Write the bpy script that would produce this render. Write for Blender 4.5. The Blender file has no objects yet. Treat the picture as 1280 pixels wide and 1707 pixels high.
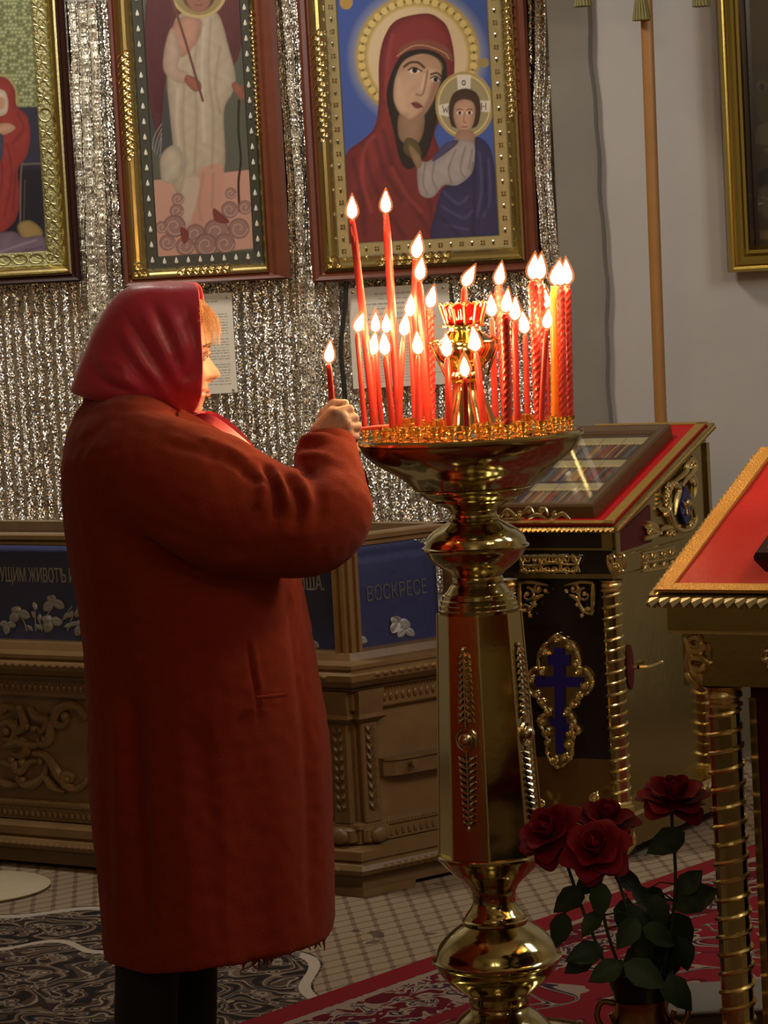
import bpy, math, random
import numpy as np
from mathutils import Vector, Matrix, noise

random.seed(7)
rng = np.random.default_rng(7)
PI = math.pi
scene = bpy.context.scene
COL = scene.collection

# ---------------------------------------------------------------- camera
F = 5000.0                       # focal length in pixels of a 1280 px wide frame
CAM = Vector((0.0, 0.0, 1.62))
PITCH, ROLL = math.radians(4.9), 0.055
_fw = Vector((0, math.cos(PITCH), -math.sin(PITCH)))
_up = Vector((0, math.sin(PITCH), math.cos(PITCH)))
_rt = Vector((1, 0, 0))
RT = _rt * math.cos(ROLL) - _up * math.sin(ROLL)
UP = _up * math.cos(ROLL) + _rt * math.sin(ROLL)
cam_data = bpy.data.cameras.new('camera')
cam_data.sensor_fit = 'HORIZONTAL'
cam_data.sensor_width = 36.0
cam_data.lens = F / 1280.0 * 36.0
cam_data.clip_end = 100
cam = bpy.data.objects.new('camera', cam_data)
COL.objects.link(cam)
cam.matrix_world = Matrix(((RT.x, UP.x, -_fw.x, CAM.x), (RT.y, UP.y, -_fw.y, CAM.y), (RT.z, UP.z, -_fw.z, CAM.z), (0, 0, 0, 1)))
scene.camera = cam

# ---------------------------------------------------------------- exposure, world, lights
scene.view_settings.view_transform = 'Standard'
scene.view_settings.look = 'None'
scene.view_settings.gamma = 1.0
scene.view_settings.exposure = 0.0
scene.view_settings.use_curve_mapping = False
world = bpy.data.worlds.new('world')
scene.world = world
world.use_nodes = True
world.node_tree.nodes['Background'].inputs[0].default_value = (0.9, 0.8, 0.65, 1)
world.node_tree.nodes['Background'].inputs[1].default_value = 0.04


def point_light(name, loc, power, color, radius):
    l = bpy.data.lights.new(name, 'POINT')
    l.energy = power
    l.color = color
    l.shadow_soft_size = radius
    o = bpy.data.objects.new(name, l)
    o.location = loc
    COL.objects.link(o)
    return o


def area_light(name, loc, target, power, color, sx, sy):
    l = bpy.data.lights.new(name, 'AREA')
    l.shape = 'RECTANGLE'
    l.size, l.size_y = sx, sy
    l.energy = power
    l.color = color
    o = bpy.data.objects.new(name, l)
    o.location = loc
    o.rotation_euler = (Vector(target) - Vector(loc)).to_track_quat('-Z', 'Y').to_euler()
    COL.objects.link(o)
    return o


# chandelier bulbs behind and above the photographer, a second smaller ring over the nave
for k in range(7):
    a = k * 2 * PI / 7 + 0.3
    point_light('chandelier_bulb', (-0.5 + 0.75 * math.cos(a), -0.6 + 0.75 * math.sin(a), 3.0), 6.5, (1.0, 0.80, 0.54), 0.035)
for k in range(5):
    a = k * 2 * PI / 5
    point_light('chandelier_bulb', (2.0 + 0.4 * math.cos(a), 3.4 + 0.4 * math.sin(a), 3.1), 6.0, (1.0, 0.82, 0.58), 0.03)
# window daylight high on the right, in front of the iconostasis wall; a lamp over the icons
area_light('window_light', (3.2, 6.2, 3.1), (0.9, 9.4, 1.3), 29.0, (0.84, 0.90, 1.0), 0.8, 1.2)
area_light('ceiling_lamp', (-0.9, 7.5, 3.7), (-0.5, 9.2, 1.2), 46.0, (1.0, 0.94, 0.85), 0.5, 0.5)
area_light('aisle_lamp', (1.9, 5.2, 2.9), (1.0, 5.8, 0.9), 14.0, (1.0, 0.84, 0.60), 0.35, 0.35)

# ---------------------------------------------------------------- helpers


def at(px, py, Y):
    """photo pixel -> world point on the plane y = Y"""
    d = RT * ((px - 640.0) / F) + UP * ((853.5 - py) / F) + _fw
    return CAM + d * (Y / d.y)


def atz(px, py, z):
    d = RT * ((px - 640.0) / F) + UP * ((853.5 - py) / F) + _fw
    return CAM + d * ((z - CAM.z) / d.z)


def ray_local(px, py, M, axis, val):
    """pixel ray met with the plane local[axis] = val of a frame M"""
    d = RT * ((px - 640.0) / F) + UP * ((853.5 - py) / F) + _fw
    Mi = M.inverted()
    o = Mi @ CAM
    dl = Mi.to_3x3() @ d
    return o + dl * ((val - o[axis]) / dl[axis])


def project(P):
    """world points (n,3) -> photo pixels (n,2)"""
    Q = P - np.array(CAM)
    r, u, f = Q @ np.array(RT), Q @ np.array(UP), Q @ np.array(_fw)
    return np.stack([640 + F * r / f, 853.5 - F * u / f], 1)


def s2l(c):
    return tuple(((x / 255.0) / 12.92 if x <= 10 else (((x / 255.0) + 0.055) / 1.055) ** 2.4) for x in c)


def cr(pts, n=6, closed=False):
    """Catmull-Rom resampling of a polyline of tuples"""
    P = [np.array(p, float) for p in pts]
    m = len(P)
    out = []
    rngk = range(m if closed else m - 1)
    for i in rngk:
        if closed:
            a, b, c, d = P[(i - 1) % m], P[i], P[(i + 1) % m], P[(i + 2) % m]
        else:
            a, b, c, d = P[max(i - 1, 0)], P[i], P[i + 1], P[min(i + 2, m - 1)]
        for k in range(n):
            t = k / n
            out.append(0.5 * (2 * b + (c - a) * t + (2 * a - 5 * b + 4 * c - d) * t * t + (3 * b - a - 3 * c + d) * t ** 3))
    if not closed:
        out.append(P[-1])
    return out


class MB:
    def __init__(s):
        s.v, s.f = [], []

    def add(s, vs, fs, M=None):
        o = len(s.v)
        if M is not None:
            vs = [M @ Vector(v) for v in vs]
        s.v.extend(tuple(v) for v in vs)
        s.f.extend(tuple(i + o for i in f) for f in fs)
        return s

    def box(s, c, size, M=None, bev=0.0):
        x, y, z = size[0] / 2, size[1] / 2, size[2] / 2
        b = min(bev, x * .9, y * .9, z * .9)
        if b <= 0:
            vs = [(c[0] + i * x, c[1] + j * y, c[2] + k * z) for k in (-1, 1) for j in (-1, 1) for i in (-1, 1)]
            fs = [(0, 2, 3, 1), (4, 5, 7, 6), (0, 1, 5, 4), (2, 6, 7, 3), (0, 4, 6, 2), (1, 3, 7, 5)]
            return s.add(vs, fs, M)
        rings = []
        for zz, ins in ((-z, b), (-z + b, 0), (z - b, 0), (z, b)):
            X, Y = x - ins, y - ins
            rings.append([(c[0] + p, c[1] + q, c[2] + zz) for p, q in
                          ((-X + b, -Y), (X - b, -Y), (X, -Y + b), (X, Y - b), (X - b, Y), (-X + b, Y), (-X, Y - b), (-X, -Y + b))])
        return s.loft(rings, M=M)

    def loft(s, rings, closed=True, cap=True, M=None, loop=False):
        n = len(rings[0])
        vs = [tuple(p) for r in rings for p in r]
        fs = []
        R = len(rings)
        for i in range(R if loop else R - 1):
            a, b = i * n, ((i + 1) % R) * n
            for j in range(n if closed else n - 1):
                k = (j + 1) % n
                fs.append((a + j, a + k, b + k, b + j))
        if cap and closed and not loop:
            fs.append(tuple(range(n - 1, -1, -1)))
            fs.append(tuple((R - 1) * n + j for j in range(n)))
        return s.add(vs, fs, M)

    def tube(s, pts, r, n=6, cap=True, M=None, loop=False, flat=1.0):
        P = [Vector(p) for p in pts]
        m = len(P)
        R = r if isinstance(r, (list, tuple)) else [r] * m
        rings = []
        prev = None
        for i in range(m):
            if loop:
                t = P[(i + 1) % m] - P[i - 1]
            else:
                t = P[min(i + 1, m - 1)] - P[max(i - 1, 0)]
            if t.length < 1e-9:
                t = Vector((0, 0, 1))
            t.normalize()
            if prev is None:
                a = Vector((0, 0, 1)) if abs(t.z) < .9 else Vector((1, 0, 0))
                u = (a - t * a.dot(t)).normalized()
            else:
                u = prev - t * prev.dot(t)
                u = u.normalized() if u.length > 1e-6 else Vector((1, 0, 0))
            prev = u
            w = t.cross(u)
            rings.append([P[i] + (u * math.cos(k * 2 * PI / n) + w * math.sin(k * 2 * PI / n) * flat) * R[i] for k in range(n)])
        return s.loft(rings, cap=cap, M=M, loop=loop)

    def lathe(s, prof, n=32, c=(0, 0, 0), M=None, cap=True, ph=0.0):
        rings = [[(c[0] + r * math.cos(ph + k * 2 * PI / n), c[1] + r * math.sin(ph + k * 2 * PI / n), c[2] + z) for k in range(n)] for r, z in prof]
        return s.loft(rings, cap=cap, M=M)

    def ell(s, c, r, n=8, m=5, M=None):
        if not isinstance(r, (list, tuple)):
            r = (r, r, r)
        vs = [(c[0], c[1], c[2] - r[2])]
        for i in range(1, m):
            a = -PI / 2 + PI * i / m
            vs += [(c[0] + r[0] * math.cos(a) * math.cos(k * 2 * PI / n), c[1] + r[1] * math.cos(a) * math.sin(k * 2 * PI / n), c[2] + r[2] * math.sin(a)) for k in range(n)]
        vs.append((c[0], c[1], c[2] + r[2]))
        fs = [(0, 1 + (k + 1) % n, 1 + k) for k in range(n)]
        for i in range(m - 2):
            for k in range(n):
                a, b = 1 + i * n, 1 + (i + 1) * n
                fs.append((a + k, a + (k + 1) % n, b + (k + 1) % n, b + k))
        t = len(vs) - 1
        a = 1 + (m - 2) * n
        fs += [(a + k, a + (k + 1) % n, t) for k in range(n)]
        return s.add(vs, fs, M)

    def prism(s, pts, d0, d1, M=None):
        """polygon in local xy, extruded from z=d0 to d1"""
        n = len(pts)
        vs = [(p[0], p[1], d0) for p in pts] + [(p[0], p[1], d1) for p in pts]
        fs = [tuple(range(n - 1, -1, -1)), tuple(range(n, 2 * n))] + [(i, (i + 1) % n, n + (i + 1) % n, n + i) for i in range(n)]
        return s.add(vs, fs, M)

    def mesh(s, name, smooth=True, ang=40):
        me = bpy.data.meshes.new(name)
        me.from_pydata(s.v, [], s.f)
        if smooth:
            me.polygons.foreach_set('use_smooth', [True] * len(me.polygons))
            me.set_sharp_from_angle(angle=math.radians(ang))
        me.validate()
        me.update()
        return me

    def build(s, name, mat, parent=None, loc=None, smooth=True, ang=40, rz=0.0):
        me = s.mesh(name, smooth, ang)
        if mat is not None:
            me.materials.append(mat)
        return link(name, me, parent, loc, rz)


def link(name, me, parent=None, loc=None, rz=0.0):
    o = bpy.data.objects.new(name, me)
    COL.objects.link(o)
    if parent is not None:
        o.parent = parent
    if loc is not None:
        o.location = loc
    o.rotation_euler = (0, 0, rz)
    return o


def tag(o, label=None, cat=None, group=None, kind=None):
    for k, v in (('label', label), ('category', cat), ('group', group), ('kind', kind)):
        if v:
            o[k] = v
    return o


def empty(name, loc, rz=0.0):
    o = bpy.data.objects.new(name, None)
    COL.objects.link(o)
    o.location = loc
    o.rotation_euler = (0, 0, rz)
    return o


def frame_of(loc, rz):
    return Matrix.Translation(Vector(loc)) @ Matrix.Rotation(rz, 4, 'Z')


def copy_child(src, parent, loc=None):
    c = src.copy()
    COL.objects.link(c)
    c.parent = parent
    if loc is not None:
        c.location = loc
    return c


def remeshed(mb, voxel, smooth_iter=4, fac=0.5):
    """union of overlapping solids as one continuous mesh"""
    me = mb.mesh('tmp', False)
    o = bpy.data.objects.new('tmp', me)
    COL.objects.link(o)
    m = o.modifiers.new('r', 'REMESH')
    m.mode = 'VOXEL'
    m.voxel_size = voxel
    if smooth_iter:
        k = o.modifiers.new('s', 'SMOOTH')
        k.iterations = smooth_iter
        k.factor = fac
    dg = bpy.context.evaluated_depsgraph_get()
    out = bpy.data.meshes.new_from_object(o.evaluated_get(dg))
    bpy.data.objects.remove(o)
    bpy.data.meshes.remove(me)
    return out


def mesh_np(me):
    n = len(me.vertices)
    v = np.empty(n * 3)
    me.vertices.foreach_get('co', v)
    nn = np.empty(n * 3)
    me.vertices.foreach_get('normal', nn)
    return v.reshape(-1, 3), nn.reshape(-1, 3)


def set_np(me, v):
    me.vertices.foreach_set('co', v.reshape(-1))
    me.update()


def seg_dist(P, pts):
    """distance of 2d points to a polyline and the parameter 0..1 along it"""
    best = np.full(len(P), 1e9)
    par = np.zeros(len(P))
    m = len(pts) - 1
    for i in range(m):
        a, b = np.array(pts[i], float), np.array(pts[i + 1], float)
        ab = b - a
        t = np.clip(((P - a) @ ab) / max(ab @ ab, 1e-12), 0, 1)
        d = np.linalg.norm(P - a - t[:, None] * ab, axis=1)
        k = d < best
        best[k] = d[k]
        par[k] = (i + t[k]) / m
    return best, par


# ---------------------------------------------------------------- materials


def mat(name, color, rough=0.5, metal=0.0, spec=0.5, bump=None, var=0.0, var_scale=20.0, **kw):
    """principled material; bump = (scale, strength, distance); var = amount of tonal noise"""
    m = bpy.data.materials.new(name)
    m.use_nodes = True
    nt = m.node_tree
    b = nt.nodes['Principled BSDF']
    b.inputs['Base Color'].default_value = (*color, 1)
    b.inputs['Roughness'].default_value = rough
    b.inputs['Metallic'].default_value = metal
    b.inputs['Specular IOR Level'].default_value = spec
    for k, v in kw.items():
        b.inputs[k.replace('_', ' ')].default_value = v
    if bump or var:
        tc = nt.nodes.new('ShaderNodeTexCoord')
    if var:
        nz = nt.nodes.new('ShaderNodeTexNoise')
        nz.inputs['Scale'].default_value = var_scale
        nz.inputs['Detail'].default_value = 5
        nt.links.new(tc.outputs['Object'], nz.inputs['Vector'])
        mx = nt.nodes.new('ShaderNodeMix')
        mx.data_type = 'RGBA'
        mx.inputs[6].default_value = (*[max(0, c * (1 - var)) for c in color], 1)
        mx.inputs[7].default_value = (*[min(1, c * (1 + var)) for c in color], 1)
        nt.links.new(nz.outputs['Fac'], mx.inputs[0])
        nt.links.new(mx.outputs[2], b.inputs['Base Color'])
    if bump:
        nb = nt.nodes.new('ShaderNodeTexNoise')
        nb.inputs['Scale'].default_value = bump[0]
        nb.inputs['Detail'].default_value = 4
        nt.links.new(tc.outputs['Object'], nb.inputs['Vector'])
        bp = nt.nodes.new('ShaderNodeBump')
        bp.inputs['Strength'].default_value = bump[1]
        bp.inputs['Distance'].default_value = bump[2]
        nt.links.new(nb.outputs['Fac'], bp.inputs['Height'])
        nt.links.new(bp.outputs['Normal'], b.inputs['Normal'])
    return m


def emit(name, color, strength):
    m = bpy.data.materials.new(name)
    m.use_nodes = True
    nt = m.node_tree
    nt.nodes.clear()
    e = nt.nodes.new('ShaderNodeEmission')
    e.inputs[0].default_value = (*color, 1)
    e.inputs[1].default_value = strength
    o = nt.nodes.new('ShaderNodeOutputMaterial')
    nt.links.new(e.outputs[0], o.inputs[0])
    return m


def painted(name, rough=0.45, metal=0.0, spec=0.4):
    """pigment read from the mesh's colour attribute"""
    m = bpy.data.materials.new(name)
    m.use_nodes = True
    nt = m.node_tree
    b = nt.nodes['Principled BSDF']
    b.inputs['Roughness'].default_value = rough
    b.inputs['Metallic'].default_value = metal
    b.inputs['Specular IOR Level'].default_value = spec
    a = nt.nodes.new('ShaderNodeAttribute')
    a.attribute_name = 'pigment'
    nt.links.new(a.outputs['Color'], b.inputs['Base Color'])
    return m


def glass_mat(name, tint=(1, 1, 1), gloss=1.0, rough=0.02):
    """thin clear pane: fresnel reflection over straight transmission"""
    m = bpy.data.materials.new(name)
    m.use_nodes = True
    nt = m.node_tree
    nt.nodes.clear()
    t = nt.nodes.new('ShaderNodeBsdfTransparent')
    t.inputs[0].default_value = (*tint, 1)
    g = nt.nodes.new('ShaderNodeBsdfGlossy')
    g.inputs['Roughness'].default_value = rough
    fr = nt.nodes.new('ShaderNodeFresnel')
    fr.inputs[0].default_value = 1.5
    mu = nt.nodes.new('ShaderNodeMath')
    mu.operation = 'MULTIPLY'
    mu.inputs[1].default_value = gloss
    gn = nt.nodes.new('ShaderNodeNewGeometry')
    out_ = nt.nodes.new('ShaderNodeMath')          # only the outer face of the pane reflects
    out_.operation = 'SUBTRACT'
    out_.inputs[0].default_value = 1
    nt.links.new(gn.outputs['Backfacing'], out_.inputs[1])
    m2 = nt.nodes.new('ShaderNodeMath')
    m2.operation = 'MULTIPLY'
    nt.links.new(fr.outputs[0], m2.inputs[0])
    nt.links.new(out_.outputs[0], m2.inputs[1])
    nt.links.new(m2.outputs[0], mu.inputs[0])
    mx = nt.nodes.new('ShaderNodeMixShader')
    nt.links.new(mu.outputs[0], mx.inputs[0])
    nt.links.new(t.outputs[0], mx.inputs[1])
    nt.links.new(g.outputs[0], mx.inputs[2])
    o = nt.nodes.new('ShaderNodeOutputMaterial')
    nt.links.new(mx.outputs[0], o.inputs[0])
    return m


def ramp(nt, fac, stops, interp='LINEAR'):
    r = nt.nodes.new('ShaderNodeValToRGB')
    r.color_ramp.interpolation = interp
    e = r.color_ramp.elements
    e[0].position, e[0].color = stops[0][0], (*stops[0][1], 1)
    e[1].position, e[1].color = stops[-1][0], (*stops[-1][1], 1)
    for p, c in stops[1:-1]:
        x = e.new(p)
        x.color = (*c, 1)
    nt.links.new(fac, r.inputs[0])
    return r.outputs[0]


def mth(nt, op, a, b=None, c=None):
    n = nt.nodes.new('ShaderNodeMath')
    n.operation = op
    for i, x in enumerate((a, b, c)):
        if x is None:
            continue
        if isinstance(x, (int, float)):
            n.inputs[i].default_value = x
        else:
            nt.links.new(x, n.inputs[i])
    return n.outputs[0]


def mixc(nt, fac, a, b):
    n = nt.nodes.new('ShaderNodeMix')
    n.data_type = 'RGBA'
    for i, x in ((0, fac), (6, a), (7, b)):
        if isinstance(x, tuple):
            n.inputs[i].default_value = (*x, 1)
        elif isinstance(x, (int, float)):
            n.inputs[i].default_value = x
        else:
            nt.links.new(x, n.inputs[i])
    return n.outputs[2]


class Canvas:
    """flat print: colours painted on the points of a fine grid"""

    def __init__(s, P, u0, u1, v0, v1, step, base):
        s.P = P                                   # photo pixel -> (u, v) metres
        s.nu, s.nv = max(2, int((u1 - u0) / step)), max(2, int((v1 - v0) / step))
        s.u = np.linspace(u0, u1, s.nu)
        s.v = np.linspace(v0, v1, s.nv)
        U, V = np.meshgrid(s.u, s.v)
        s.Q = np.stack([U.ravel(), V.ravel()], 1)
        s.C = np.tile(np.array(s2l(base)), (len(s.Q), 1))
        s.px = np.linalg.norm(np.array(P(1, 0)) - np.array(P(0, 0)))

    def pts(s, pts):
        return [np.array(s.P(*p)) for p in pts]

    def _mix(s, a, color):
        c = np.array(s2l(color)) if not isinstance(color, np.ndarray) else color
        s.C = s.C * (1 - a[:, None]) + c * a[:, None]

    def mask(s, pts, soft):
        poly = s.pts(pts)
        d, _ = seg_dist(s.Q, poly + [poly[0]])
        ins = np.zeros(len(s.Q), bool)
        n = len(poly)
        for i in range(n):
            a, b = poly[i], poly[(i + 1) % n]
            c = (a[1] > s.Q[:, 1]) != (b[1] > s.Q[:, 1])
            with np.errstate(divide='ignore', invalid='ignore'):
                xx = (b[0] - a[0]) * (s.Q[:, 1] - a[1]) / (b[1] - a[1]) + a[0]
            ins ^= c & (s.Q[:, 0] < xx)
        sd = s.sd = np.where(ins, d, -d)
        return np.clip(sd / (soft * s.px) + 0.5, 0, 1)

    def poly(s, pts, color, soft=1.5, a=1.0, smooth=True):
        if smooth and a == 1.0:
            s.poly0(pts, color, soft, rim=.34)
        else:
            s.poly0(pts, color, soft, a, smooth)

    def poly0(s, pts, color, soft=1.5, a=1.0, smooth=True, rim=0.0):
        if smooth:
            pts = [tuple(p) for p in cr(pts, 5, True)]
        k = s.mask(pts, soft)
        s._mix(k * a, color)
        if rim:                                           # brushed darker toward the outline
            s.C *= (1 - rim * k * np.exp(-np.maximum(s.sd, 0) / (5.5 * s.px)))[:, None]
            g = np.sin(s.Q[:, 0] / s.px * .21 + 1.7 * np.sin(s.Q[:, 1] / s.px * .11)) * np.sin(s.Q[:, 1] / s.px * .13 + 1.1)
            s.C *= (1 + .07 * k * g)[:, None]

    def line(s, pts, w, color, a=1.0, soft=1.2, smooth=True):
        if smooth and len(pts) > 2:
            pts = [tuple(p) for p in cr(pts, 5)]
        d, _ = seg_dist(s.Q, s.pts(pts))
        s._mix(np.clip((w * .5 * s.px - d) / (soft * s.px) + .5, 0, 1) * a, color)

    def ell(s, c, rx, ry, color, soft=1.5, a=1.0, ring=None):
        cc = np.array(s.P(*c))
        D = (s.Q - cc) / s.px
        r = np.sqrt((D[:, 0] / rx) ** 2 + (D[:, 1] / ry) ** 2)
        m = np.clip((1 - r) * min(rx, ry) / soft + .5, 0, 1)
        if ring:
            m = m * np.clip((r - ring) * min(rx, ry) / soft + .5, 0, 1)
        s._mix(m * a, color)

    def noise(s, amt, scale):
        f = scale / s.px
        g = np.sin(s.Q[:, 0] * f + 2 * np.sin(s.Q[:, 1] * f * 1.3)) * np.sin(s.Q[:, 1] * f * .9 + 1.5 * np.sin(s.Q[:, 0] * f * .7))
        s.C *= (1 + amt * g)[:, None]

    def speckle(s, amt):
        s.C *= (1 + amt * rng.standard_normal(len(s.C)))[:, None].clip(.2, 2)

    def build(s, name, material, parent, to3, gain=1.0, desat=0.0):
        lum = s.C @ np.array([.25, .62, .13])
        s.C = s.C * (1 - desat) + lum[:, None] * np.array([1.05, 1.0, .9]) * desat
        me = bpy.data.meshes.new(name)
        n = len(s.Q)
        co = np.array([to3(q[0], q[1]) for q in s.Q]) if not hasattr(to3, 'vec') else to3(s.Q)
        idx = np.arange(n).reshape(s.nv, s.nu)
        q = np.stack([idx[:-1, :-1].ravel(), idx[:-1, 1:].ravel(), idx[1:, 1:].ravel(), idx[1:, :-1].ravel()], 1)
        me.vertices.add(n)
        me.vertices.foreach_set('co', co.reshape(-1))
        me.loops.add(q.size)
        me.loops.foreach_set('vertex_index', q.reshape(-1))
        me.polygons.add(len(q))
        me.polygons.foreach_set('loop_start', np.arange(0, q.size, 4))
        me.polygons.foreach_set('loop_total', np.full(len(q), 4))
        me.update(calc_edges=True)
        at_ = me.color_attributes.new('pigment', 'FLOAT_COLOR', 'POINT')
        c4 = np.ones((n, 4), np.float32)
        c4[:, :3] = np.clip(s.C * gain, 0, .95)
        at_.data.foreach_set('color', c4.reshape(-1))
        me.materials.append(material)
        return link(name, me, parent)


# shared materials
BRASS = mat('polished_brass', (0.57, 0.49, 0.235), 0.12, 1.0, bump=(60, 0.05, 0.002))
BRASS_DK = mat('brass_sheet', (0.46, 0.37, 0.15), 0.2, 1.0, bump=(9, 0.12, 0.01))
GILT = mat('gilt_relief', (0.80, 0.64, 0.30), 0.28, 1.0, bump=(200, 0.25, 0.002))
SILVER = mat('silvered_brass', (0.75, 0.66, 0.45), 0.2, 1.0)
DARKPANEL = mat('dark_polished_panel', (0.012, 0.007, 0.005), 0.12, 0.0)
MAROON = mat('maroon_panel_and_reflection', (0.085, 0.006, 0.007), 0.45, spec=.3)  # pedestal colour, also used for the painted red reflections on the other desk
BLUE_EN = mat('blue_enamel', (0.012, 0.008, 0.10), 0.25)
OAK = mat('golden_oak', (0.175, 0.104, 0.040), 0.4, bump=(40, 0.2, 0.004), var=0.3, var_scale=14)
OAK_DK = mat('dark_oak', (0.155, 0.09, 0.034), 0.45, bump=(40, 0.2, 0.004), var=0.3, var_scale=14)
RED_CLOTH = mat('red_satin', (0.46, 0.010, 0.010), 0.5, spec=.25, bump=(14, 0.35, 0.02))
PRINT = painted('printed_icon', 0.4)

# ================================================================ THE SETTING
WY = 9.4                                            # the iconostasis wall
plaster = mat('grey_plaster', (0.47, 0.43, 0.38), 0.75, bump=(6, 0.3, 0.01), var=0.10, var_scale=3)
dark_plaster = mat('dim_plaster', (0.56, 0.47, 0.33), 0.9, var=0.15, var_scale=2)
floor_m = mat('floor_boards', (0.12, 0.08, 0.05), 0.6, var=0.2, var_scale=5)


def slab(name, x0, x1, y0, y1, z0, z1, m):
    o = MB().box(((x0 + x1) / 2, (y0 + y1) / 2, (z0 + z1) / 2), (x1 - x0, y1 - y0, z1 - z0)).build(name, m, smooth=False)
    o['kind'] = 'structure'
    return o


slab('floor', -4.2, 4.2, -5.2, 9.6, -0.2, 0, floor_m)
slab('wall_back', -4.2, 4.2, WY, WY + .2, 0, 4.4, plaster)
slab('wall_left', -4.4, -4.2, -5.2, 9.6, 0, 4.4, dark_plaster)
slab('wall_right', 4.2, 4.4, -5.2, 9.6, 0, 4.4, dark_plaster)
slab('wall_front', -4.4, 4.4, -5.4, -5.2, 0, 4.4, dark_plaster)
slab('ceiling', -4.4, 4.4, -5.4, 9.6, 4.4, 4.6, dark_plaster)

# painted strip beside the foil: a shallow pilaster with a wavy plastered edge
strip_m = mat('olive_plaster', (0.23, 0.205, 0.165), 0.6, bump=(3, 0.5, 0.02), var=0.18, var_scale=4)
mb = MB()
rings = []
xl = at(922, 250, WY).x
for i in range(60):
    z = 0.2 + 2.4 * i / 59
    py = 853 - (z - 1.1) * 532
    xr = at(1003 + 3 * math.sin(z * 5) + 1.5 * math.sin(z * 13 + 1) + 1.2 * math.sin(z * 31), 350, WY).x
    rings.append([(xl, WY, z), (xl, WY - .03, z), (xr - .012, WY - .032, z), (xr, WY - .022, z), (xr + .004, WY, z)])
o = mb.loft(rings).build('trim_1', strip_m)
o['kind'] = 'structure'
# lower dado of the wall behind the reading desks
dado_m = mat('buff_paint', (0.30, 0.235, 0.125), 0.5, var=0.12, var_scale=3)
dz = at(1080, 1165, WY).z
slab('trim_2', at(960, 700, WY).x, 2.6, WY - .015, WY, 0.05, at(1080, 940, WY).z, dado_m)
slab('baseboard_back', at(960, 700, WY).x, 2.6, WY - .035, WY - .015, 0.0, 0.30, mat('olive_skirting', (0.12, 0.095, 0.05), 0.5))

# ---------------------------------------------------------------- foil covering
foil = bpy.data.materials.new('crinkled_foil')
foil.use_nodes = True
nt = foil.node_tree
b = nt.nodes['Principled BSDF']
b.inputs['Metallic'].default_value = 1
b.inputs['Base Color'].default_value = (0.86, 0.83, 0.75, 1)
b.inputs['Roughness'].default_value = 0.24
tc = nt.nodes.new('ShaderNodeTexCoord')
vo = nt.nodes.new('ShaderNodeTexVoronoi')
vo.inputs['Scale'].default_value = 270
nt.links.new(tc.outputs['Object'], vo.inputs['Vector'])
ge = nt.nodes.new('ShaderNodeNewGeometry')
v1 = nt.nodes.new('ShaderNodeVectorMath')
v1.operation = 'SUBTRACT'
v1.inputs[1].default_value = (.5, .5, .5)
nt.links.new(vo.outputs['Color'], v1.inputs[0])
v2 = nt.nodes.new('ShaderNodeVectorMath')
v2.operation = 'SCALE'
v2.inputs['Scale'].default_value = 0.8
nt.links.new(v1.outputs[0], v2.inputs[0])
v3 = nt.nodes.new('ShaderNodeVectorMath')
v3.operation = 'ADD'
nt.links.new(v2.outputs[0], v3.inputs[0])
nt.links.new(ge.outputs['Normal'], v3.inputs[1])
v4 = nt.nodes.new('ShaderNodeVectorMath')
v4.operation = 'NORMALIZE'
nt.links.new(v3.outputs[0], v4.inputs[0])
nt.links.new(v4.outputs[0], b.inputs['Normal'])

fx0, fx1 = at(-240, 300, WY).x, at(926, 250, WY).x
NX, NZ = 1000, 64
xs = np.linspace(fx0, fx1, NX)
zs = np.linspace(0.55, 2.45, NZ)
X, Z = np.meshgrid(xs, zs)
wob = 0.004 * np.sin(Z * 3 + X * 3) + 0.0009 * np.sin(Z * 13 + 1 + X * 9) + .0009 * np.sin(Z * 29 + X * 20)
ph = (X + wob) * 2 * PI / 0.031
Yd = 0.0080 * (0.5 + 0.5 * np.cos(ph)) ** 1.6 * (0.72 + 0.28 * np.sin(X * 37 + 1.3 * np.sin(Z * 3))) + 0.003 * np.sin(X * 21 + Z * 2)
for pxc, wpx, amp, per in ((150, 26, .05, .030), (492, 18, .022, .026), (560, 18, .03, .035), (908, 16, .02, .03)):
    xc = at(pxc, 250, WY).x
    g = np.exp(-(((X + wob * 1.5 - xc) / (wpx / 532)) ** 4))
    Yd = Yd + amp * g * (0.5 + 0.5 * np.sin((X + 2 * wob - xc) * 2 * PI / per + 1.2 * np.sin(Z * 2.1)))
Yd = np.clip(Yd + 0.008, 0.004, None)
edge = 0.012 * np.sin(Z * 6) * ((X - fx0) / (fx1 - fx0)) ** 8
co = np.stack([(X + edge).ravel() - fx0, (-Yd).ravel(), Z.ravel()], 1)
idx = np.arange(NX * NZ).reshape(NZ, NX)
q = np.stack([idx[:-1, :-1].ravel(), idx[:-1, 1:].ravel(), idx[1:, 1:].ravel(), idx[1:, :-1].ravel()], 1)
me = bpy.data.meshes.new('foil_wall_covering')
me.from_pydata(co.tolist(), [], q.tolist())
me.polygons.foreach_set('use_smooth', [True] * len(me.polygons))
me.materials.append(foil)
o = link('foil_wall_covering', me, None, (fx0, WY - .002, 0))
tag(o, 'crinkled silver foil sheet hung in ridges over the wall behind the icons', 'wall covering')

# black cable hanging down the foil
cable = MB()
cpts = [at(px, py, WY - .075) for px, py in ((578, 460), (574, 520), (568, 580), (573, 640), (577, 700), (583, 760))]
base = Vector(cpts[0])
cable.tube([Vector(p) - base for p in cr(cpts, 6)], .0075, 6)
tag(cable.build('cable', mat('black_rubber', (0.01, 0.01, 0.01), 0.5), loc=base), 'black cable hanging down the silver foil behind the candles', 'cable')

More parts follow.
